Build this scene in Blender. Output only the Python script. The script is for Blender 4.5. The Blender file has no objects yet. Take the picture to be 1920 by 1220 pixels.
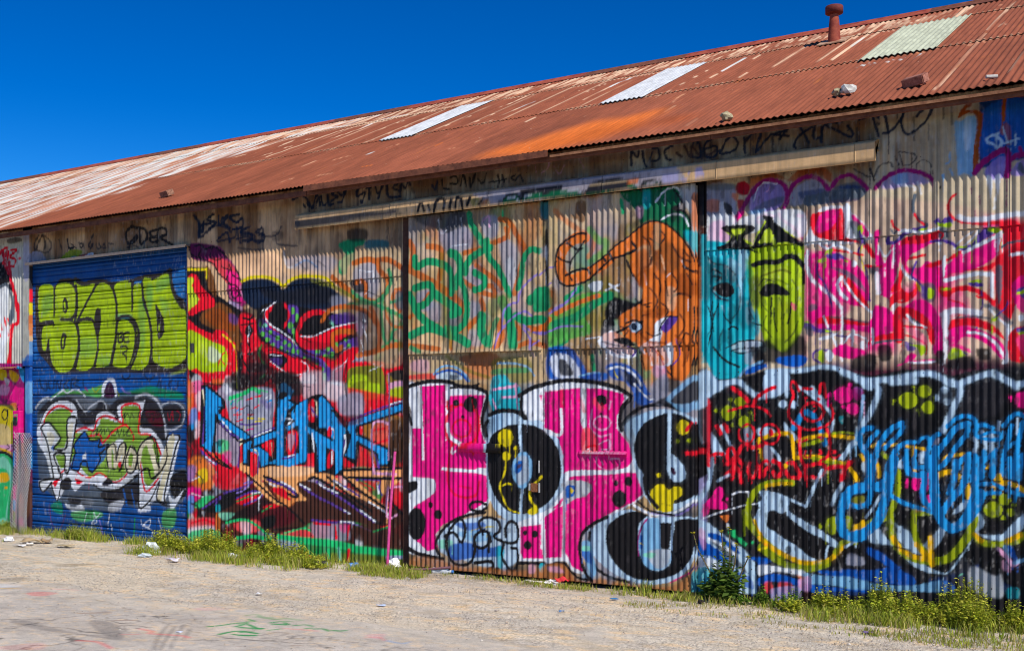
import bpy, bmesh, math, random
import numpy as np
from mathutils import Vector, Matrix

random.seed(7)
RNG = np.random.default_rng(11)
R = math.radians
scene = bpy.context.scene
COL = scene.collection

# ------------------------------------------------------------------ camera
cam_d = bpy.data.cameras.new('camera')
cam = bpy.data.objects.new('camera', cam_d)
COL.objects.link(cam)
cam.location = (0.0, -10.66, 1.9)
cam.rotation_euler = (R(90), 0, R(32.2))
cam_d.sensor_width = 36.0
cam_d.lens = 2067.0 / 1920.0 * 36.0
cam_d.shift_y = 162.0 / 1920.0
cam_d.clip_start = 0.1
cam_d.clip_end = 3000.0
scene.camera = cam

# ------------------------------------------------------------------ sky and sun
SUN = Vector((2.1, -1.0, 2.3)).normalized()
world = bpy.data.worlds.new('World')
scene.world = world
world.use_nodes = True
wn, wl = world.node_tree.nodes, world.node_tree.links
wn.clear()
sky = wn.new('ShaderNodeTexSky')
sky.sky_type = 'NISHITA'
sky.sun_disc = False
sky.sun_elevation = math.asin(SUN.z)
sky.sun_rotation = math.atan2(SUN.x, SUN.y)
sky.altitude = 1200
sky.air_density = 1.0
sky.dust_density = 0.0
sky.ozone_density = 3.0
h0 = wn.new('ShaderNodeHueSaturation')
h0.inputs['Hue'].default_value = 0.503
h0.inputs['Saturation'].default_value = 1.5
h0.inputs['Value'].default_value = 1.0
hs = wn.new('ShaderNodeGamma')      # deep polarised blue
hs.inputs['Gamma'].default_value = 1.3
bg = wn.new('ShaderNodeBackground')
bg.inputs['Strength'].default_value = 0.072
wo = wn.new('ShaderNodeOutputWorld')
wl.new(sky.outputs[0], h0.inputs['Color'])
wl.new(h0.outputs[0], hs.inputs['Color'])
wl.new(hs.outputs[0], bg.inputs['Color'])
wl.new(bg.outputs[0], wo.inputs['Surface'])

sun_d = bpy.data.lights.new('sun', 'SUN')
sun_d.energy = 5.0
sun_d.angle = R(0.5)
sun_d.color = (1.0, 0.945, 0.86)
sun = bpy.data.objects.new('sun', sun_d)
COL.objects.link(sun)
sun.rotation_euler = SUN.to_track_quat('Z', 'Y').to_euler()
sun.location = (10, -20, 25)

vs = scene.view_settings
vs.view_transform = 'Standard'
vs.look = 'None'
vs.exposure = 0.0
vs.gamma = 1.0
vs.use_curve_mapping = False
scene.cycles.max_bounces = 6
scene.cycles.filter_width = 1.1

# ------------------------------------------------------------------ object helpers
def tag(o, label=None, cat=None, group=None, kind=None):
    if label: o['label'] = label
    if cat: o['category'] = cat
    if group: o['group'] = group
    if kind: o['kind'] = kind
    return o

def empty(name, loc=(0, 0, 0), rz=0, parent=None):
    o = bpy.data.objects.new(name, None)
    COL.objects.link(o)
    o.location = loc
    o.rotation_euler = (0, 0, rz)
    if parent: o.parent = parent
    return o

def np_mesh(name, V, quads=None, tris=None, col=None, smooth=True):
    me = bpy.data.meshes.new(name)
    V = np.asarray(V, dtype=np.float32)
    nq = 0 if quads is None else len(quads)
    nt = 0 if tris is None else len(tris)
    parts, starts = [], []
    if nq: parts.append(np.asarray(quads, dtype=np.int32).ravel())
    if nt: parts.append(np.asarray(tris, dtype=np.int32).ravel())
    loops = np.concatenate(parts)
    starts = np.concatenate([np.arange(nq, dtype=np.int32) * 4, nq * 4 + np.arange(nt, dtype=np.int32) * 3])
    me.vertices.add(len(V)); me.vertices.foreach_set('co', V.ravel())
    me.loops.add(len(loops)); me.loops.foreach_set('vertex_index', loops)
    me.polygons.add(nq + nt); me.polygons.foreach_set('loop_start', starts.astype(np.int32))
    if smooth: me.polygons.foreach_set('use_smooth', np.ones(nq + nt, dtype=bool))
    if col is not None:
        a = me.attributes.new('paint', 'FLOAT_COLOR', 'POINT')
        c4 = np.ones((len(V), 4), dtype=np.float32); c4[:, :3] = col
        a.data.foreach_set('color', c4.ravel())
    me.update(calc_edges=True)
    me.validate()
    return me

def obj(name, me, mat=None, parent=None):
    o = bpy.data.objects.new(name, me)
    COL.objects.link(o)
    if mat and not me.materials: me.materials.append(mat)
    if parent: o.parent = parent
    return o

def bm_obj(name, bm, mat=None, parent=None, smooth=False):
    me = bpy.data.meshes.new(name)
    bm.normal_update()
    bm.to_mesh(me); bm.free()
    if smooth:
        for p in me.polygons: p.use_smooth = True
    return obj(name, me, mat, parent)

def add_box(bm, x0, x1, y0, y1, z0, z1, bevel=0.0):
    r = bmesh.ops.create_cube(bm, size=1.0)
    for v in r['verts']:
        v.co = Vector(((x0 + x1) / 2 + v.co.x * (x1 - x0), (y0 + y1) / 2 + v.co.y * (y1 - y0), (z0 + z1) / 2 + v.co.z * (z1 - z0)))
    if bevel:
        es = list({e for v in r['verts'] for e in v.link_edges})
        bmesh.ops.bevel(bm, geom=es, offset=bevel, segments=2, affect='EDGES')

def box(name, x0, x1, y0, y1, z0, z1, mat, parent=None, bevel=0.0):
    bm = bmesh.new(); add_box(bm, x0, x1, y0, y1, z0, z1, bevel)
    return bm_obj(name, bm, mat, parent)

def tube(bm, pts, rad, seg=6, cap=True):
    pts = [Vector(p) for p in pts]
    rings = []
    n = len(pts)
    for i, p in enumerate(pts):
        t = (pts[min(i + 1, n - 1)] - pts[max(i - 1, 0)]).normalized()
        a = t.orthogonal().normalized() if i == 0 else (a - t * a.dot(t)).normalized()
        b = t.cross(a)
        r = rad[i] if isinstance(rad, (list, tuple)) else rad
        rings.append([bm.verts.new(p + (a * math.cos(2 * math.pi * k / seg) + b * math.sin(2 * math.pi * k / seg)) * r) for k in range(seg)])
    for i in range(n - 1):
        for k in range(seg):
            bm.faces.new((rings[i][k], rings[i][(k + 1) % seg], rings[i + 1][(k + 1) % seg], rings[i + 1][k]))
    if cap:
        bm.faces.new(rings[0][::-1]); bm.faces.new(rings[-1])

def lathe(bm, prof, seg=24, org=(0, 0, 0)):
    rings = []
    for r, z in prof:
        rings.append([bm.verts.new((org[0] + r * math.cos(2 * math.pi * k / seg), org[1] + r * math.sin(2 * math.pi * k / seg), org[2] + z)) for k in range(seg)])
    for i in range(len(prof) - 1):
        for k in range(seg):
            bm.faces.new((rings[i][k], rings[i][(k + 1) % seg], rings[i + 1][(k + 1) % seg], rings[i + 1][k]))

# ------------------------------------------------------------------ value noise (numpy)
def vnoise(x, y, seed=0):
    xi = np.floor(x).astype(np.int64); yi = np.floor(y).astype(np.int64)
    fx = x - xi; fy = y - yi
    fx = fx * fx * (3 - 2 * fx); fy = fy * fy * (3 - 2 * fy)
    def h(a, b):
        n = (a * 374761393 + b * 668265263 + seed * 974711) & 0x7fffffff
        n = ((n ^ (n >> 13)) * 1274126177) & 0x7fffffff
        return ((n ^ (n >> 16)) & 0xffff) / 65535.0
    a = h(xi, yi); b = h(xi + 1, yi); c = h(xi, yi + 1); d = h(xi + 1, yi + 1)
    return (a * (1 - fx) + b * fx) * (1 - fy) + (c * (1 - fx) + d * fx) * fy

def fbm(x, y, seed=0, octv=4):
    s = 0; a = 0.5; t = 0
    for i in range(octv):
        s = s + a * vnoise(x, y, seed + i * 17); t += a
        x = x * 2.03; y = y * 2.03; a *= 0.5
    return s / t

# ------------------------------------------------------------------ paint canvases: spray paint laid on each surface in its own metres
def lin(hexs):
    c = np.array([int(hexs[i:i + 2], 16) for i in (0, 2, 4)]) / 255.0
    return np.where(c <= 0.04045, c / 12.92, ((c + 0.055) / 1.055) ** 2.4)

PAL = {k: lin(v) for k, v in (p.split(':') for p in """cream:CDBB9C peach:DDB68C tan:BE9C6C door:0C4C92 railc:E0B684 rust:94533A zinc:D6D8D2 zincwarm:E3BE9C paleorange:D89A74 gravel:D0C6B4 sand:D4C6AE stonegrey:C2BAAE earth:96866C asph:C6BDB0 asphwarm:CCBEAC asphgrey:B0A89E bk:1B191C dk:2C2A30 wh:E4E9F0 gy:8D9098 lg:B9BDC4 sl:55606C dg:46464C pk:F00A86 hp:FF3C8C lp:E6A6CC rd:E8102A dr:A80A22 cr:C81030 sr:F04A50 li:AECB12 lm:C6DC30 yg:98A60A ye:DDC80A yo:E8B400 og:E0742A ro:C8641E do:A04810 pe:F0A868 pc:F4C49A gn:1E9A62 dgn:0A6A44 lgn:22C070 fg:14904A ng:5AB04A mt:7FD6B4 ol:7A7A20 bl:0B5AB8 db:10386E sb:1C96DC lb:7DB4DC ib:B8D4EA nv:16243C te:0AB0C0 td:06707C cy:30C4D8 pu:5A3A96 vi:8C78C8 lv:A8A2D0 mg:98106A pl:40203C dm:5E0E48 br:4A2A22 bn:7A4A22 rb:9A5A30 mn:5A0E1E tn:C8AC84 ru:B4703C wb:E8C898 cm:E6DCB8 gr2:C4C2B4 gs:9A9CB0 gw:D0CEC2 ot:39312F gi:86AE3A dgy:3C4048 bgy:6A7078 wv:DDE2E4 lk:E2D9B6 hb:1560B4 lbl:2F7CC4""".split())}

def spline(P, closed, n=5):
    P = np.asarray(P, dtype=float)
    m = len(P)
    if m < 3: return P
    out = []
    t = np.linspace(0, 1, n, endpoint=False)[:, None]
    for i in range(m if closed else m - 1):
        if closed:
            a, b, c, d = P[i - 1], P[i], P[(i + 1) % m], P[(i + 2) % m]
        else:
            a, b, c, d = P[max(i - 1, 0)], P[i], P[i + 1], P[min(i + 2, m - 1)]
        out.append(0.5 * ((2 * b) + (c - a) * t + (2 * a - 5 * b + 4 * c - d) * t ** 2 + (3 * b - a - 3 * c + d) * t ** 3))
    if not closed: out.append(P[-1:])
    return np.concatenate(out)

class Canvas:
    def __init__(s, u0, u1, v0, v1, res, base):
        s.u0, s.v0, s.res = u0, v0, res
        s.W = int((u1 - u0) * res); s.H = int((v1 - v0) * res)
        s.a = np.empty((s.H, s.W, 3), dtype=np.float32); s.a[:] = base
    def grid(s):
        return np.meshgrid(s.u0 + (np.arange(s.W) + .5) / s.res, s.v0 + (np.arange(s.H) + .5) / s.res)
    def window(s, P, pad):
        x0 = max(0, int((P[:, 0].min() - pad - s.u0) * s.res)); x1 = min(s.W, int((P[:, 0].max() + pad - s.u0) * s.res) + 2)
        y0 = max(0, int((P[:, 1].min() - pad - s.v0) * s.res)); y1 = min(s.H, int((P[:, 1].max() + pad - s.v0) * s.res) + 2)
        return x0, x1, y0, y1
    def coat(s, box, soft, base, spots, seed):
        u0, u1, v0, v1 = box
        x0, x1, y0, y1 = s.window(np.array([[u0, v0], [u1, v1]]), soft)
        X, Y = np.meshgrid(s.u0 + (np.arange(x0, x1) + .5) / s.res, s.v0 + (np.arange(y0, y1) + .5) / s.res)
        W = s.a[y0:y1, x0:x1]
        wob = (fbm(X * 1.7, Y * 1.7, seed) - .5) * soft * 2
        m = np.clip(np.minimum(np.minimum(X - u0, u1 - X), np.minimum(Y - v0, v1 - Y) + wob) / soft + .5, 0, 1)
        A = m[..., None]
        if base: W[:] = W * (1 - A) + PAL[base] * A
        for k, (c, fu, fv, th, al) in enumerate(spots):
            n = fbm(X * fu + k * 7.3, Y * fv + k * 3.1, seed + 11 * k + 1)
            A = (m * np.clip((n - th) * 12, 0, 1) * al)[..., None]
            W[:] = W * (1 - A) + PAL[c] * A
    def wear(s, seed):
        # thin flecks, runs and overspray dust over everything that is painted
        X, Y = s.grid()
        g = fbm(X * 38, Y * 9, seed, 3); z = fbm(X * 1.1, Y * .9, seed + 3)
        A = (np.clip((g - .66) * 14, 0, 1) * np.clip((z - .42) * 5, 0, 1) * .55)[..., None]
        s.a[:] = s.a * (1 - A) + np.array([.04, .035, .04]) * A
        g = fbm(X * 46, Y * 16, seed + 7, 3); z = fbm(X * .9 + 4, Y * 1.2, seed + 9)
        A = (np.clip((g - .68) * 14, 0, 1) * np.clip((z - .46) * 5, 0, 1) * .28)[..., None]
        s.a[:] = s.a * (1 - A) + np.array([.55, .53, .52]) * A
        s.a *= (.90 * (.74 + .50 * fbm(X * 5, Y * 3.5, seed + 21, 3)) * (.86 + .28 * fbm(X * 22, Y * 13, seed + 25, 2)))[..., None]
    def draw(s, ops, spray=True):
        rs = np.random.default_rng(5)
        tile = rs.random((256, 256)).astype(np.float32)
        tile = (tile + np.roll(tile, 1, 0) + np.roll(tile, 1, 1) + np.roll(tile, (1, 1), (0, 1))) / 4 - .5
        ops = ops.strip().split('\n')
        if spray:
            more = []
            for ln in ops:
                h, _, pts = ln.partition('|'); k, c, w, soft, al = h.split()
                if k in 'FS' and float(al) > .75 and rs.random() < .30:
                    P = np.array([float(v) for v in pts.replace(',', ' ').split()]).reshape(-1, 2)
                    for _ in range(int(rs.integers(1, 3))):
                        q = P[rs.integers(0, len(P))]; L = rs.uniform(8, 42); ww = rs.uniform(.5, 1.1)
                        more.append((ln, '%s %s %.2f .5 .85|%.1f,%.1f %.1f,%.1f' % ('s', c, ww, q[0], q[1], q[0], q[1] - L)))
                more.append((ln, ln)) if False else None
            drip = {}
            for a, b in more: drip.setdefault(a, []).append(b)
            ops = [x for ln in ops for x in [ln] + drip.get(ln, [])]
        for ln in ops:
            h, _, pts = ln.partition('|')
            k, c, w, soft, al = h.split()
            P = np.array([float(v) for v in pts.replace(',', ' ').split()]).reshape(-1, 2) / 200.0
            w = float(w) / 100; soft = max(float(soft) / 100, 0.7 / s.res); al = float(al)
            closed = k in 'fF'
            if k in 'FS': P = spline(P, closed)
            x0, x1, y0, y1 = s.window(P, w / 2 + soft + (.05 if spray else .01))
            if x1 <= x0 or y1 <= y0: continue
            X, Y = np.meshgrid((s.u0 + (np.arange(x0, x1) + .5) / s.res).astype(np.float32), (s.v0 + (np.arange(y0, y1) + .5) / s.res).astype(np.float32))
            best = np.full(X.shape, 1e9, dtype=np.float32)
            ins = np.zeros(X.shape, dtype=bool)
            Q = np.vstack([P, P[:1]]) if closed else P
            for (ax, ay), (bx, by) in zip(Q[:-1].astype(np.float32), Q[1:].astype(np.float32)):
                dx, dy = bx - ax, by - ay
                L = dx * dx + dy * dy
                if L < 1e-10: continue
                t = np.clip(((X - ax) * dx + (Y - ay) * dy) / L, 0, 1)
                np.minimum(best, (X - ax - t * dx) ** 2 + (Y - ay - t * dy) ** 2, out=best)
                if closed and dy != 0:
                    cr = ((ay > Y) != (by > Y)) & (X < dx * (Y - ay) / dy + ax)
                    ins ^= cr
            d = np.sqrt(best)
            sd = np.where(ins, d, -d) if closed else w / 2 - d
            if spray:
                if al >= .9 and (closed or w > .03):      # overspray dust round the stroke
                    H = (np.clip(1 + sd / .05, 0, 1) ** 2 * .10)[..., None] * (sd < 0)[..., None] * (tile[np.arange(y0, y1)[:, None] % 256, np.arange(x0, x1)[None] % 256] > -.02)[..., None]
                    s.a[y0:y1, x0:x1] = s.a[y0:y1, x0:x1] * (1 - H) + PAL[c].astype(np.float32) * H
                sd = sd + tile[np.arange(y0, y1)[:, None] % 256, np.arange(x0, x1)[None] % 256] * .014
            A = np.clip(0.5 + sd / soft, 0, 1); A = (A * A * (3 - 2 * A) * al)[..., None]
            s.a[y0:y1, x0:x1] = s.a[y0:y1, x0:x1] * (1 - A) + PAL[c].astype(np.float32) * A
    def sample(s, u, v):
        x = np.clip((u - s.u0) * s.res - .5, 0, s.W - 1.001); y = np.clip((v - s.v0) * s.res - .5, 0, s.H - 1.001)
        xi = x.astype(int); yi = y.astype(int); fx = (x - xi)[:, None]; fy = (y - yi)[:, None]
        a = s.a
        return (a[yi, xi] * (1 - fx) + a[yi, xi + 1] * fx) * (1 - fy) + (a[yi + 1, xi] * (1 - fx) + a[yi + 1, xi + 1] * fx) * fy

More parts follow.
